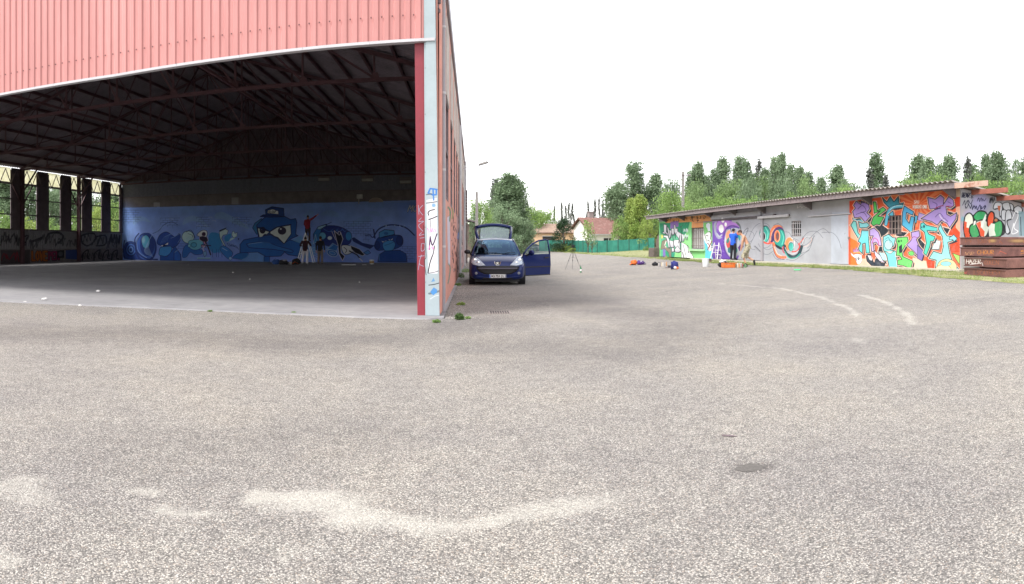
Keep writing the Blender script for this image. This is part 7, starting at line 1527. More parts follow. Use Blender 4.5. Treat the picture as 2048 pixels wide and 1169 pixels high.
def person(label, loc, rz, J, top, trousers, shoes, hair, skin, shirtless=False, short=False, cap=None, sleeve='long', hem=None):
    """J: joints in body space (x right, y forwards, z up, feet at 0): pelvis, waist, chest, neck, head, sho, elb, wri (l, r), hip, kne, ank, toe (l, r)"""
    t = thing('person', label, 'person', loc, rz); g = {k: Vector(v) for k, v in J.items()}
    names = ['pelvis', 'waist', 'chest', 'neck', 'throat']; g['throat'] = g['neck'].lerp(g['head'], .45)
    V = [g['pelvis'], g['waist'], g['chest'], g['neck'], g['throat']]; R = [(.135, .10), (.125, .095), (.15, .10), (.062, .062), (.052, .055)]; E = [(0, 1), (1, 2), (2, 3), (3, 4)]
    def chain(start, keys, rad):
        p = start
        for k, r in zip(keys, rad): V.append(g[k] if isinstance(k, str) else Vector(k)); R.append(r); E.append((p, len(V) - 1)); p = len(V) - 1
        return p
    ends = {}
    for s in 'lr':
        ends['a' + s] = chain(2, ['sho' + s, 'elb' + s, 'wri' + s], [.056, .041, .028]); ends['l' + s] = chain(0, ['hip' + s, 'kne' + s, 'ank' + s, 'toe' + s], [.088, .056, .038, .03])
        # palm and five fingers
        w, e = g['wri' + s], g['elb' + s]; d = (w - e).normalized(); side = d.cross(Vector((0, 1, .2))).normalized(); pal = w + d * .075; V.append(pal); R.append((.034, .018)); E.append((ends['a' + s], len(V) - 1)); k = len(V) - 1
        for i, (o_, L) in enumerate(((-.028, .07), (-.010, .082), (.010, .078), (.027, .062))):
            a = pal + side * o_ + d * .03; b_ = a + d * L * .6 + Vector((0, .02, -.01)); V.extend([a, b_]); R.extend([.0085, .007]); E.extend([(k, len(V) - 2), (len(V) - 2, len(V) - 1)])
        a = w + d * .03 - side * .035; b_ = a + d * .04 - side * .015; V.extend([a, b_]); R.extend([.010, .008]); E.extend([(k, len(V) - 2), (len(V) - 2, len(V) - 1)])
    bo = bpy.data.objects.new('body', skinned('body', V, E, R, skin)); COL.objects.link(bo); bo.parent = t
    # head with face
    H = g['head']; f = Vector(J.get('face', (0, 1, 0))).normalized(); up = (H - g['neck']).normalized(); up = (up - f * up.dot(f)).normalized(); rt = f.cross(up)
    HM = Matrix(((rt.x, f.x, up.x, H.x), (rt.y, f.y, up.y, H.y), (rt.z, f.z, up.z, H.z), (0, 0, 0, 1)))
    hd = MB().ell((0, 0, .0), (.076, .094, .115), 16, 12, HM); hd.ell((0, .045, -.065), (.048, .045, .045), 12, 8, HM)
    o = obj('head', hd, skin, None, smooth=True); o.parent = t
    for q, nm, m_ in ((MB().loft([[(-.014, .088, -.03), (.014, .088, -.03), (0, .118, -.028)], [(-.006, .090, .02), (.006, .090, .02), (0, .096, .02)]], HM), 'nose', skin), (MB().ell((.078, 0, -.01), (.014, .022, .032), 8, 6, HM), 'ear', skin), (MB().ell((-.078, 0, -.01), (.014, .022, .032), 8, 6, HM), 'ear', skin), (MB().ell((.030, .085, .012), (.012, .008, .007), 8, 6, HM), 'eye', m_hair), (MB().ell((-.030, .085, .012), (.012, .008, .007), 8, 6, HM), 'eye', m_hair), (MB().ell((0, .088, -.055), (.024, .008, .006), 8, 5, HM), 'mouth', mat('lips', (.35, .12, .10), .6) if 'lips' not in bpy.data.materials else bpy.data.materials['lips'])):
        c_ = obj(nm, q, m_, None, smooth=True); c_.parent = o
    hr = MB().ell((0, -.014, .025), (.083, .098, .103), 16, 12, HM); c_ = obj('hair', hr, hair, None, smooth=True); c_.parent = t
    if cap: cp = MB().ell((0, -.005, .045), (.088, .105, .085), 16, 10, HM).loft([[(x, y, .055) for x, y in ((-.07, .07), (.07, .07), (.06, .15), (-.06, .15))], [(x, y, .066) for x, y in ((-.07, .07), (.07, .07), (.06, .15), (-.06, .15))]], HM); c_ = obj('cap', cp, cap, None, smooth=40); c_.parent = t
    # clothes
    rx = (g['shor'] - g['shol']).normalized()
    def hull(mb, secs):
        rings = []
        for k, (p_, w_, d_) in enumerate(secs):
            q_ = secs[min(k + 1, len(secs) - 1)][0] - secs[max(k - 1, 0)][0]; fy = q_.normalized().cross(rx).normalized()
            rings.append([p_ + rx * (w_ * math.copysign(abs(math.cos(a)) ** .8, math.cos(a))) + fy * (d_ * math.sin(a)) for a in [2 * PI * i / 18 for i in range(18)]])
        mb.loft(rings, None, True)
    up_ = g['chest'] - g['waist']; dn = (g['waist'] - g['pelvis'])
    if not shirtless:
        mb = MB(); sh = (g['shol'] + g['shor']) / 2
        hull(mb, [(g['pelvis'] - dn * .55, .165, .125), (g['pelvis'] + dn * .3, .168, .128), (g['waist'], .158, .122), (g['waist'].lerp(g['chest'], .55), .172, .128), (g['chest'], .188, .130), (sh + up_.normalized() * .015, .175, .095), (sh + up_.normalized() * .055, .075, .07)])
        for s in 'lr':
            a_, e_, w_ = g['sho' + s], g['elb' + s], g['wri' + s]; a0 = a_ + (g['chest'] - a_) * .25 + Vector((0, 0, .02))
            mb.tube([a0, a_, a_.lerp(e_, .5), e_.lerp(a_, .1), e_, e_.lerp(w_, .5), e_.lerp(w_, .95)] if sleeve == 'long' else [a0, a_, a_.lerp(e_, .35), a_.lerp(e_, .68)], [.06, .074, .064, .057, .055, .050, .042] if sleeve == 'long' else [.06, .076, .072, .070], 12)
        c_ = obj('top', mb, top, None, smooth=60); c_.parent = t
    mb = MB(); hull(mb, [(g['pelvis'] - dn * .75, .160, .120), (g['pelvis'], .168, .126), (g['pelvis'] + dn * .7, .152, .116)])
    for s in 'lr':
        h_, k_, a_ = g['hip' + s], g['kne' + s], g['ank' + s]; fl = .22 if short else .96
        mb.tube([h_ + Vector((0, 0, .04)), h_.lerp(k_, .25), h_.lerp(k_, .7), k_, k_.lerp(a_, fl * .5), k_.lerp(a_, fl)], [.10, .104, .088, .078 if not short else .098, .072 if not short else .104, .070 if not short else .108], 12)
    c_ = obj('shorts' if short else 'trousers', mb, trousers, None, smooth=60); c_.parent = t
    for s in 'lr':
        a, b_ = g['ank' + s], g['toe' + s]; d = (b_ - a).normalized(); c_ = obj('shoe', MB().tube([a - d * .07 - Vector((0, 0, .03)), a - Vector((0, 0, .02)), a.lerp(b_, .55) - Vector((0, 0, .01)), b_ + d * .03], [.042, .052, .048, .032], 10), shoes, None, smooth=True); c_.parent = t
    return t
def stand(**kw):
    J = dict(pelvis=(0, 0, .93), waist=(0, .0, 1.10), chest=(0, .01, 1.34), neck=(0, .01, 1.50), head=(0, .03, 1.65), shol=(-.185, 0, 1.43), shor=(.185, 0, 1.43), elbl=(-.25, .02, 1.14), elbr=(.25, .02, 1.14), wril=(-.24, .12, .90), wrir=(.24, .12, .90),
             hipl=(-.095, 0, .88), hipr=(.095, 0, .88), knel=(-.11, .02, .50), kner=(.11, .02, .50), ankl=(-.12, -.01, .09), ankr=(.12, -.01, .09), toel=(-.14, .15, .035), toer=(.14, .15, .035))
    J.update(kw); return J
# blue T-shirt, black cap: at the wall, right arm out towards the painting (faces the wall, turned to the right)
p = wpt(1466, .28); 
person('man in a bright blue T-shirt and black cap standing at the purple swirl', (p.x, p.y, GZ + .10), math.atan2(-WN.y, -WN.x) + math.radians(118), stand(elbl=(-.27, .16, 1.20), wril=(-.12, .38, 1.28), elbr=(.25, .18, 1.19), wrir=(.12, .44, 1.33), face=(0, 1, 0), head=(0, .05, 1.65)), cloth('bright_blue_tshirt', (.02, .11, .62)), cloth('black_work_trousers', (.015, .015, .025)), m_black, m_hair, m_skin, sleeve='short', cap=m_black)
# bare-chested man in camouflage shorts stepping left, one heel lifted
m_camo, nt, b = newmat('camouflage_cotton'); c = ramp(nt, noise(nt, objpos(nt), 9, 3, .6), [(.38, (.14, .13, .09)), (.48, (.36, .32, .22)), (.52, (.46, .42, .31)), (.62, (.22, .22, .14))]); nt.links.new(c, b.inputs['Base Color']); b.inputs['Roughness'].default_value = .9
p = onground(1493, 533.5)
person('bare-chested man in camouflage shorts bending forward beside the spray cans', (p.x, p.y, p.z), math.radians(62), stand(pelvis=(0, -.06, .90), waist=(0, -.02, 1.06), chest=(0, .09, 1.27), neck=(0, .20, 1.40), head=(0, .29, 1.51), face=(0, .85, -.5), shol=(-.19, .12, 1.36), shor=(.19, .12, 1.36), elbl=(-.22, .18, 1.08), wril=(-.16, .24, .82), elbr=(.23, .16, 1.08), wrir=(.18, .22, .83),
       hipl=(-.095, -.06, .86), hipr=(.095, -.06, .86), knel=(-.11, .14, .48), ankl=(-.11, .02, .09), toel=(-.12, .19, .04), kner=(.11, .02, .46), ankr=(.12, -.33, .26), toer=(.12, -.36, .10)), None, m_camo, m_black, m_hairb, m_skin2, shirtless=True, short=True)
# three figures inside the hangar
red = cloth('dark_red_hoodie', (.24, .015, .03))
lp = at(612, 43.0)
person('person in a dark red hoodie on the ladder painting with a raised arm', (lp.x + .16, lp.y - .12, 1.50), math.radians(-8), stand(shor=(.19, .02, 1.46), elbr=(.36, .16, 1.60), wrir=(.56, .22, 1.76), elbl=(-.26, .04, 1.16), wril=(-.22, .16, .96)), red, cloth('dark_brown_trousers', (.04, .025, .03)), m_black, m_hair, m_skin)
p = at(610.5, 39.0)
person('person in white trousers and dark vest steadying the foot of the ladder', (p.x, p.y, FLZ), math.radians(4), stand(head=(0, .07, 1.60), elbl=(-.34, .10, 1.18), wril=(-.30, .34, 1.16), elbr=(.34, .10, 1.18), wrir=(.30, .34, 1.16), ankl=(-.20, .02, .09), knel=(-.15, .04, .5), toel=(-.24, .18, .035)), cloth('black_red_sleeved_top', (.035, .010, .018)), cloth('white_trousers', (.62, .60, .66)), m_dimw, m_hair, m_skin)
p = at(640.5, 39.4)
person('person in a black top and khaki trousers standing back from the blue wall', (p.x, p.y, FLZ), math.radians(-5), stand(head=(0, .04, 1.64), elbl=(-.27, .0, 1.14), wril=(-.28, .05, .88)), cloth('black_sweater', (.012, .012, .02)), cloth('khaki_trousers', (.20, .165, .15)), m_dark, m_hair, m_skin)
# ================================================================== LADDERS
m_wht = mat('white_lacquered_metal', (.80, .78, .78), .4, var=.06); m_alu = mat('bright_aluminium', (.72, .74, .78), .35, metal=.2, var=.1)
def ladder(label, loc, rz, H, spread, w, m, steps):
    t = thing('step_ladder', label, 'ladder', loc, rz)
    for s in (-1, 1):
        for k in (0, 1):
            o = obj('rail', MB().beam((s * w / 2 * (1.25 - .0), (-spread / 2 if k else spread / 2), 0), (s * w / 2 * .8, 0, H), .035, .05), m, None); o.parent = t
    for i in range(steps):
        z = H * (i + 1) / (steps + .6); y = spread / 2 * (1 - z / H); hw = w / 2 * (1.25 - .45 * z / H); o = obj('step', MB().box(-hw, hw, y - .05, y + .05, z - .015, z + .015), m, None); o.parent = t
    z = H * .42; o = obj('stay', MB().beam((-w / 2 * 1.05, -spread / 2 * .58, z), (w / 2 * 1.05, -spread / 2 * .58, z), .025, .03), m, None); o.parent = t
    return t
p = wpt(1433.5, .30); ladder('small white step ladder leaning open against the purple wall', (p.x, p.y, GZ + .09), math.atan2(-WN.y, -WN.x) + PI / 2 + .45, .98, .55, .42, m_wht, 3)
ladder('tall bright double ladder carrying the red-hooded painter', (lp.x, lp.y, FLZ), math.radians(90), 2.05, 1.15, .42, m_alu, 6)

# ================================================================== TRIPOD, BOTTLE
p = onground(1146, 540); t = thing('camera_tripod', 'thin dark tripod with a small camera standing in the yard', 'tripod', (p.x, p.y, p.z)); T0 = Vector((p.x, p.y, p.z))
for a in (math.radians(200), math.radians(-35), math.radians(85)):
    f = Vector((math.cos(a) * .44, math.sin(a) * .44, 0)); o = obj('leg', MB().tube([T0 + Vector((0, 0, .98)) + f * .06, T0 + f * .55 + Vector((0, 0, .46)), T0 + f + Vector((0, 0, .01))], [.010, .008, .006], 6), m_black, t); obj('leg_clamp', MB().tube([T0 + f * .56 + Vector((0, 0, .43)), T0 + f * .54 + Vector((0, 0, .49))], .019, 6), m_black, o)
for a in (math.radians(200), math.radians(-35), math.radians(85)): f = Vector((math.cos(a) * .2, math.sin(a) * .2, 0)); obj('strut', MB().tube([T0 + f + Vector((0, 0, .55)), T0 + Vector((0, 0, .62))], .006, 5), m_black, t)
obj('centre_column', MB().tube([T0 + Vector((0, 0, .58)), T0 + Vector((0, 0, 1.10))], .013, 8), m_black, t); obj('head', MB().cbox(p.x - .04, p.x + .04, p.y - .04, p.y + .04, p.z + 1.08, p.z + 1.13, .008), m_black, t); obj('pan_handle', MB().tube([T0 + Vector((0, 0, 1.1)), T0 + Vector((-.22, .05, 1.06))], .007, 6), m_black, t)
t = thing('camera', 'small black camera mounted on the tripod', 'camera', (p.x, p.y, p.z + 1.13)); obj('camera_body', MB().cbox(p.x - .065, p.x + .065, p.y - .035, p.y + .035, p.z + 1.131, p.z + 1.215, .01), m_black, t); obj('lens', MB().lathe([(.03, 0), (.033, .05), (.028, .055)], 14, Matrix.Translation((p.x, p.y - .03, p.z + 1.17)) @ Matrix.Rotation(PI / 2, 4, 'X')), m_black, t)
m_gglass, nt, b = newmat('green_bottle_glass'); b.inputs['Base Color'].default_value = (.02, .30, .10, 1); b.inputs['Roughness'].default_value = .1; b.inputs['Transmission Weight'].default_value = .4
p = onground(1161.5, 545.5); t = thing('bottle', 'green glass bottle standing on the asphalt right of the tripod', 'bottle', (p.x, p.y, p.z)); obj('bottle_glass', MB().lathe([(.036, 0), (.038, .01), (.038, .18), (.030, .22), (.014, .255), (.013, .30), (.015, .30), (.015, .31)], 14, None, (p.x, p.y, p.z)), m_gglass, t, smooth=True); obj('bottle_label', MB().lathe([(.0385, .06), (.0385, .15)], 14, None, (p.x, p.y, p.z)), m_wht, t)

# ================================================================== BAGS, CLOTHES, CANS
def lump(seed, w, d, h, n=20, m=12, k=.22, flat=.0):
    """crumpled soft heap"""
    r = random.Random(seed); mb = MB(); rings = []; off = Vector((seed * 3.7, seed * 1.3, 0))
    for j in range(m + 1):
        ph = PI * j / m; z = max(0, -math.cos(ph) * .5 + .42)
        ring = []
        for i in range(n):
            a = 2 * PI * i / n; v = Vector((math.cos(a) * math.sin(ph), math.sin(a) * math.sin(ph), -math.cos(ph)))
            s = 1 + k * 1.6 * mnoise.noise(v * 1.9 + off) + k * .8 * mnoise.noise(v * 4.5 + off); ring.append((v.x * w / 2 * s, v.y * d / 2 * s, max(0.0, z * h * s / .92)))
        rings.append(ring)
    return mb.loft(rings, None, True)
def put(name, label, cat, px, py, parts, rz=0.0, group=None, z=None):
    p = onground(px, py) if z is None else z; t = thing(name, label, cat, (p[0], p[1], p[2]), rz, group)
    for nm, mb, m_, sm in parts:
        o = obj(nm, mb, m_, None, smooth=sm); o.parent = t
    return t
def tr(mb, x, y, z=0, s=1): mb.v = [(a * s + x, b_ * s + y, c_ * s + z) for a, b_, c_ in mb.v]; return mb
m_or = cloth('orange_fabric', (.62, .14, .03)); m_pu = cloth('purple_fabric', (.09, .035, .20)); m_bk = cloth('black_fabric', (.016, .016, .02)); m_nv = cloth('navy_fabric', (.025, .03, .16)); m_wf = cloth('white_fabric', (.72, .70, .68)); m_bl = cloth('dull_blue_fabric', (.03, .09, .30)); m_gr = cloth('grey_fabric', (.28, .27, .30))
put('jacket', 'bright orange jacket dropped in a heap on the asphalt', 'jacket', 1268, 530.5, [('jacket_body', lump(1, .34, .36, .26), m_or, True), ('sleeve', tr(lump(2, .22, .12, .09), -.16, -.08), m_or, True), ('dark_lining', tr(lump(9, .16, .10, .06), -.14, -.14), m_bk, True)])
put('jacket', 'purple jacket heaped against the orange one', 'jacket', 1281, 530, [('jacket_body', lump(3, .44, .34, .21), m_pu, True), ('strap', tr(MB().tube([(-.1, -.15, .1), (0, -.17, .2), (.1, -.14, .12)], .012, 6), 0, 0), m_wf, True), ('sleeve', tr(lump(4, .20, .16, .13), .22, .02), m_gr, True)])
put('bag', 'small round black bag on the asphalt between jacket and navy bag', 'bag', 1310, 532, [('bag_body', lump(5, .34, .26, .17, k=.14), m_bk, True), ('handle', MB().tube([(-.08, 0, .14), (0, 0, .22), (.08, 0, .14)], .012, 6), m_bk, True)])
put('backpack', 'navy backpack with orange and white trim slumped on the asphalt', 'backpack', 1349, 539, [('pack', lump(6, .36, .32, .36, k=.18), m_nv, True), ('pocket', tr(lump(7, .18, .12, .12), .06, -.15), m_or, True), ('strap', MB().tube([(-.17, -.08, .0), (-.2, -.12, .16), (-.12, -.1, .30)], .02, 6), m_nv, True), ('shoulder_pad', tr(lump(8, .14, .10, .12), -.02, -.17, .02), m_wf, True)])
put('bag', 'black and white holdall behind the orange crate', 'bag', 1446, 535, [('bag_body', lump(10, .46, .36, .26, k=.2), m_bk, True), ('cloth', tr(lump(11, .34, .26, .14), .02, .03, .18), m_wf, True), ('handle', MB().tube([(-.14, -.1, .18), (0, -.16, .28), (.14, -.1, .2)], .015, 6), m_bk, True)])
crate = MB(); cw2, cd2, ch2 = .26, .17, .22
m_crate = mat('orange_crate_plastic', (.70, .17, .03), .5, var=.15, vs=6)
parts = [('crate_floor', MB().box(-cw2, cw2, -cd2, cd2, 0.005, .02), m_crate, False)]
for s in (-1, 1):
    parts.append(('crate_end', MB().box(s * cw2 - .008, s * cw2 + .008, -cd2, cd2, .02, ch2), m_crate, False)); q = MB()
    q.box(-cw2 + .01, cw2 - .01, s * cd2 - .008, s * cd2 + .008, .02, .14); q.box(-cw2 + .01, cw2 - .01, s * cd2 - .008, s * cd2 + .008, .175, ch2)
    for i in range(6): x = -cw2 + .012 + (2 * cw2 - .06) * i / 5; q.box(x, x + .03, s * cd2 - .008, s * cd2 + .008, .14, .175)
    parts.append(('crate_side', q, m_crate, False))
for s in (-1, 1): parts.append(('crate_rim', MB().box(-cw2 - .015, cw2 + .015, s * (cd2 + .0145) - .0055, s * (cd2 + .0145) + .0055, ch2 - .02, ch2), m_crate, False))
ct = put('crate', 'orange plastic crate of spray cans by the two men', 'crate', 1457, 536, parts, .05)
CC = [(.55, .53, .50), (.70, .68, .66), (.40, .10, .09), (.20, .18, .12), (.12, .25, .12), (.58, .30, .14), (.30, .29, .30), (.62, .55, .40)]
canm = [mat('spray_can_' + n, c, .35, metal=.3, var=.08) for n, c in zip(('silver', 'white', 'red', 'olive', 'green', 'copper', 'grey', 'cream'), CC)]; m_cap = mat('spray_cap_dark', (.03, .03, .035), .5)
def can(label, p, m_, lying=None, group='spray cans set out on the asphalt', cap=None):
    t = thing('spray_can', label, 'spray can', p, 0, group); M = Matrix.Identity(4) if lying is None else Matrix.Rotation(lying, 4, 'Z') @ Matrix.Translation((0, 0, .033)) @ Matrix.Rotation(PI / 2, 4, 'Y')
    o = obj('can_body', MB().lathe([(.030, 0), (.033, .004), (.033, .155), (.028, .17), (.014, .175)], 12, M), m_, None, smooth=30); o.parent = t
    o = obj('cap', MB().lathe([(.028, .172), (.028, .20), (.022, .206)], 12, M), cap or m_cap, None, smooth=30); o.parent = t
    return t
cn = ['silver', 'white', 'red', 'olive', 'green', 'copper', 'grey', 'cream']
spots = [(1317.5, 533, 0), (1320, 533.5, 6), (1323.5, 533, 7), (1326, 533.5, 1), (1333, 532.5, 5)]
wd_ = ['nearest the round black bag', 'second right of the round black bag', 'third right of the round black bag', 'last of the row right of the round black bag', 'standing apart before the navy backpack']
for (px, py, k), w in zip(spots, wd_): p = onground(px, py); can('%s spray can, %s' % (cn[k], w), (p.x, p.y, p.z), canm[k], cap=canm[k] if k else None)
p = onground(1337, 536.5); t = thing('cardboard_lid', 'small dark tray lying left of the navy backpack', 'tray', (p.x, p.y, p.z)); o = obj('tray_base', MB().cbox(-.16, .16, -.08, .08, .0, .03, .006), m_dark, None); o.parent = t; o = obj('tray_box', MB().cbox(-.02, .10, -.02, .08, .031, .12, .006), m_cabin, None); o.parent = t
r = random.Random(12)
for i in range(9):
    px = 1470.5 + i * 1.75; p = onground(px, 535 + (i % 2) * .8); k = [1, 3, 0, 7, 2, 5, 1, 6, 2][i]; can('%s spray can, number %s in the row right of the orange crate' % (cn[k], ['one', 'two', 'three', 'four', 'five', 'six', 'seven', 'eight', 'nine'][i]), (p.x, p.y, p.z), canm[k], cap=canm[(k + 2) % 8])
for i, (px, py, k, ly) in enumerate(((1488, 534.5, 4, .3), (1491, 536, 4, None), (1493, 534, 6, 1.2), (1484, 537, 3, .9))): p = onground(px, py); can(['green spray can lying behind its upright twin', 'green spray can standing before the bare-chested man', 'grey spray can lying at the bare-chested man\'s foot', 'olive spray can lying at the end of the row'][i], (p.x, p.y, p.z), canm[k], ly)
for i in range(6): cx_, cy_ = -.18 + .072 * i, -.06 + .10 * (i % 2); q = ct.matrix_basis @ Vector((cx_, cy_, .021)); can('%s spray can inside the orange crate, %s' % (cn[(i * 3) % 8], ['far left', 'second from its left', 'left of its middle', 'right of its middle', 'second from its right', 'far right'][i]), tuple(q), canm[(i * 3) % 8], None, 'spray cans inside the orange crate')
m_bucket = mat('white_bucket_plastic', (.78, .80, .80), .4, var=.1, vs=7, dirt=((.45, .52, .55), .6, .6))
put('bucket', 'white plastic paint bucket standing on the asphalt before the ladder', 'bucket', 1411, 534, [('pail', MB().lathe([(.13, 0), (.135, .01), (.165, .36), (.175, .365), (.175, .385), (.155, .385), (.15, .36), (.12, .03)], 20), m_bucket, 40), ('handle', MB().tube([(.17 * math.cos(a), -.06 - .10 * math.sin(a) * .6, .36 - .10 * math.sin(a)) for a in [PI * i / 10 for i in range(11)]], .004, 5), m_dark, False)])
put('box', 'small dark box just behind the white bucket', 'box', 1417.5, 525, [('box_body', MB().cbox(-.14, .14, -.09, .09, 0, .17, .01), mat('brown_box', (.14, .10, .08), .8), False), ('box_lid', MB().cbox(-.15, .15, -.10, .10, .171, .2, .006), m_dark, False)])
m_lime = mat('green_plastic_ring', (.06, .55, .20), .4, var=.05)
put('frisbee', 'flat green plastic ring lying on the asphalt before the grey wall', 'plastic ring', 1595, 541, [('ring', MB().lathe([(.14, .0), (.15, .02), (.13, .04), (.11, .035), (.11, .01)], 20), m_lime, True), ('centre', MB().lathe([(.108, .012), (.02, .02)], 20), m_lime, True)])
# inside the hangar
put('bag', 'blue sports bag on the hangar floor under the big blue figure', 'bag', 552, 530, [('bag_body', lump(21, .50, .4, .34, k=.2), m_bl, True), ('handle', MB().tube([(-.12, -.1, .26), (0, -.12, .38), (.12, -.1, .26)], .015, 6), m_bl, True)])
put('bag', 'dark slumped bag right of the blue sports bag', 'bag', 567, 530.5, [('bag_body', lump(22, .60, .4, .30, k=.22), m_bk, True), ('flap', tr(lump(23, .3, .2, .1), .1, -.05, .24), m_gr, True)])
put('pot', 'small white paint pot between the dark bags', 'paint pot', 581, 530, [('pot_body', MB().lathe([(.09, 0), (.10, .17), (.105, .18), (.095, .18)], 14), m_wht, 40), ('lid', MB().lathe([(.09, .181), (.09, .19), (.02, .195)], 14), m_gr, 40)])
put('bag', 'round black bag next to the ladder foot in the hangar', 'bag', 592, 530, [('bag_body', lump(24, .55, .42, .40, k=.18), m_bk, True), ('strap', MB().tube([(-.2, -.18, .05), (0, -.24, .2), (.2, -.18, .08)], .015, 6), m_or, True)])
put('bucket', 'white bucket with a dark label standing by the blue wall', 'bucket', 743.5, 529.5, [('pail', MB().lathe([(.13, 0), (.15, .28), (.155, .285), (.14, .285)], 16), m_bucket, 40), ('label', MB().lathe([(.1405, .08), (.1475, .22)], 16), mat('ochre_label', (.35, .24, .10), .7), 40), ('lid', MB().lathe([(.153, .286), (.153, .30), (.03, .31)], 16), m_wht, 40)])
for i, (a, b_, y) in enumerate(((683, 712, 531.5), (724, 733, 531.5))): pa_, pb_ = onground(a, y), onground(b_, y); m_ = (pa_ + pb_) / 2; t = thing('rod', ['long white rod lying on the hangar floor', 'short white rod lying next to the white bucket'][i], 'rod', (m_.x, m_.y, FLZ)); o = obj('rod_tube', MB().tube([pa_ + Vector((0, 0, FLZ + .02)), pb_ + Vector((0, 0, FLZ + .02))], .02, 8), m_wht, t)
r = random.Random(31)
for i, (px, py, s) in enumerate(((376, 531, .07), (466, 547, .08), (196, 586, .12), (88, 603, .14), (50, 606, .08), (160, 613, .07), (500, 561, .05), (719, 567, .05))):
    p = onground(px, py); t = obj('litter_scrap', lump(40 + i, s, s * .7, .02 + s * .2, 10, 6, .3), m_wf, None); t.location = (p.x, p.y, FLZ if py < 604 else p.z); tag(t, ['crumpled scrap on the hangar floor below the hooded figure', 'crumpled scrap on the floor left of the big capped figure', 'pale scrap near the open hangar edge, right of the orange LOVE tag', 'largest pale scrap just inside the left of the slab edge', 'small pale scrap at the far left of the slab edge', 'pale scrap straddling the slab edge on the left', 'tiny scrap in the middle of the hangar floor', 'tiny scrap on the floor towards the red column'][i], 'scrap', 'scraps of litter about the hangar')
# ================================================================== DRAIN, STICK, PATCH, WEEDS
p = onground(999, 625.5); t = thing('drain_grate', 'rusty drain grate set in the asphalt near the car', 'drain', (p.x, p.y, .0)); m_gr2 = mat('rusty_grate_iron', (.30, .26, .24), .8, var=.3, vs=20)
fx = MB(); W2, D2 = .18, .23
for q in ((-W2 - .03, W2 + .03, -D2 - .03, -D2), (-W2 - .03, W2 + .03, D2, D2 + .03), (-W2 - .03, -W2, -D2, D2), (W2, W2 + .03, -D2, D2), (-W2, W2, -.02, .02)): fx.box(p.x + q[0], p.x + q[1], p.y + q[2], p.y + q[3], .003, .0085)
obj('grate_frame', fx, m_gr2, t); obj('pit', MB().box(p.x - W2, p.x + W2, p.y - D2, p.y + D2, .002, .0055), m_void, t)
for i in range(9): x = p.x - W2 + 2 * W2 * i / 8; obj('grate_bar', MB().box(x - .007, x + .007, p.y - D2, p.y + D2, .0056, .008), m_gr2, t)
p = onground(1458, 875); t = obj('stick', MB().tube([(p.x - .035, p.y + .03, p.z + .008), (p.x, p.y, p.z + .01), (p.x + .05, p.y - .02, p.z + .006)], [.005, .006, .003], 6), m_dark, None); tag(t, 'short reddish-brown stick lying on the asphalt', 'stick')
p = onground(1499, 937); mb = MB(); n = 22; r = random.Random(6); vs = [(p.x, p.y, p.z + .003)] + [(p.x + .085 * math.cos(2 * PI * i / n) * r.uniform(.8, 1.1), p.y + .062 * math.sin(2 * PI * i / n) * r.uniform(.8, 1.1), p.z + .0025) for i in range(n)]; mb.add(vs, [(0, 1 + i, 1 + (i + 1) % n) for i in range(n)]); structure('asphalt_patch', mb, mat('dark_tar_patch', (.13, .12, .11), .9, var=.35, vs=60, bump=.5, bs=150))
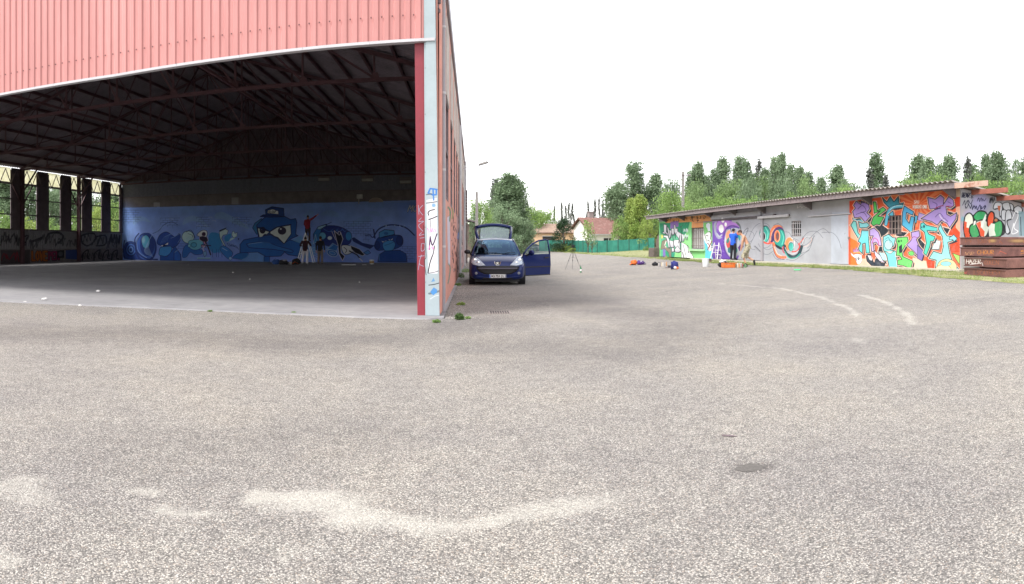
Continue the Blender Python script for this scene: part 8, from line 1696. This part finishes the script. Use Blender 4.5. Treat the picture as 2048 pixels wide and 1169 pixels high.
def weed(px, py, w, h, n, label, m_, seed):
    p = onground(px, py); r = random.Random(seed); mb = MB()
    for i in range(n):
        a = r.uniform(0, 2 * PI); q = w / 2 * math.sqrt(r.random()); x, y = q * math.cos(a), q * math.sin(a); z = h * r.random() * (1 - q / w); L = r.uniform(.012, .03); u = Vector((r.gauss(0, 1), r.gauss(0, 1), r.gauss(.4, .6))).normalized(); v = u.cross(Vector((r.gauss(0, 1), r.gauss(0, 1), r.gauss(0, 1)))).normalized(); c_ = Vector((x, y, z + .01))
        mb.add([c_ - u * L, c_ + v * L * .45, c_ + u * L, c_ - v * L * .45], [(0, 1, 2, 3)])
    st_ = MB(); 
    for i in range(7): a = 2 * PI * i / 7; st_.tube([(0, 0, 0), (w * .2 * math.cos(a), w * .2 * math.sin(a), h * .5), (w * .38 * math.cos(a), w * .38 * math.sin(a), h * .8)], [.004, .003, .001], 4)
    t = thing('weed', label, 'weed', (p.x, p.y, p.z), 0, 'weeds round the hangar corner'); o = obj('leaves', mb, m_, None); o.parent = t; o = obj('stems', st_, m_, None); o.parent = t
m_weed = leafmat('bright_weed_leaves', (.07, .13, .04), (.15, .24, .08))
weed(919, 640, .15, .12, 300, 'bright green weed in front of the hangar corner', m_weed, 1); weed(936, 638, .10, .03, 90, 'low sparse weed right of the bright one', m_lg, 2); weed(873, 646, .13, .05, 110, 'small weed at the foot of the corner post', m_lg, 3); weed(922, 611, .18, .06, 160, 'sparse pale weed between corner and car', m_ly, 4)
weed(920, 556, .34, .22, 420, 'leafy weed against the salmon wall left of the car', m_weed, 5); weed(916, 572, .2, .1, 200, 'low weed at the wall foot before the car', m_lg, 6); weed(931, 545, .5, .2, 420, 'weeds along the wall beside the car mirror', m_lg, 7); weed(588, 628, .10, .03, 60, 'tuft on the slab edge in the middle of the opening', m_lg, 8); weed(420, 624, .08, .02, 50, 'tiny tuft on the slab edge further left', m_lg, 9)
# loose stones along the wall foot and the slab edge
mb = MB(); r = random.Random(77)
for i in range(900):
    if i < 600: y = r.uniform(10.6, 19); x = -.56 + abs(r.gauss(0, .28))
    elif i < 780: k = r.choice(P_); x, y = k[0] + r.uniform(-.1, .1), k[1] - abs(r.gauss(0, .09))
    else: x, y = r.uniform(-9, 9), r.uniform(2, 9)
    s = r.uniform(.006, .016) * (1.2 if i < 780 else .7); a = r.uniform(0, 6); vs = [(x + s * math.cos(a + t) * q, y + s * math.sin(a + t) * q, ground_z(x, y) + z * s) for z, q in ((-.3, 1), (.5, .9)) for t in (0, 1.6, 3.1, 4.7)]; mb.add(vs, [(0, 1, 5, 4), (1, 2, 6, 5), (2, 3, 7, 6), (3, 0, 4, 7), (4, 5, 6, 7)])
o = obj('gravel', mb, mat('loose_chippings', (.42, .39, .36), .9, var=.5, vs=30), None, kind='stuff'); tag(o, 'loose pale chippings along the wall foot and slab edge', 'gravel')
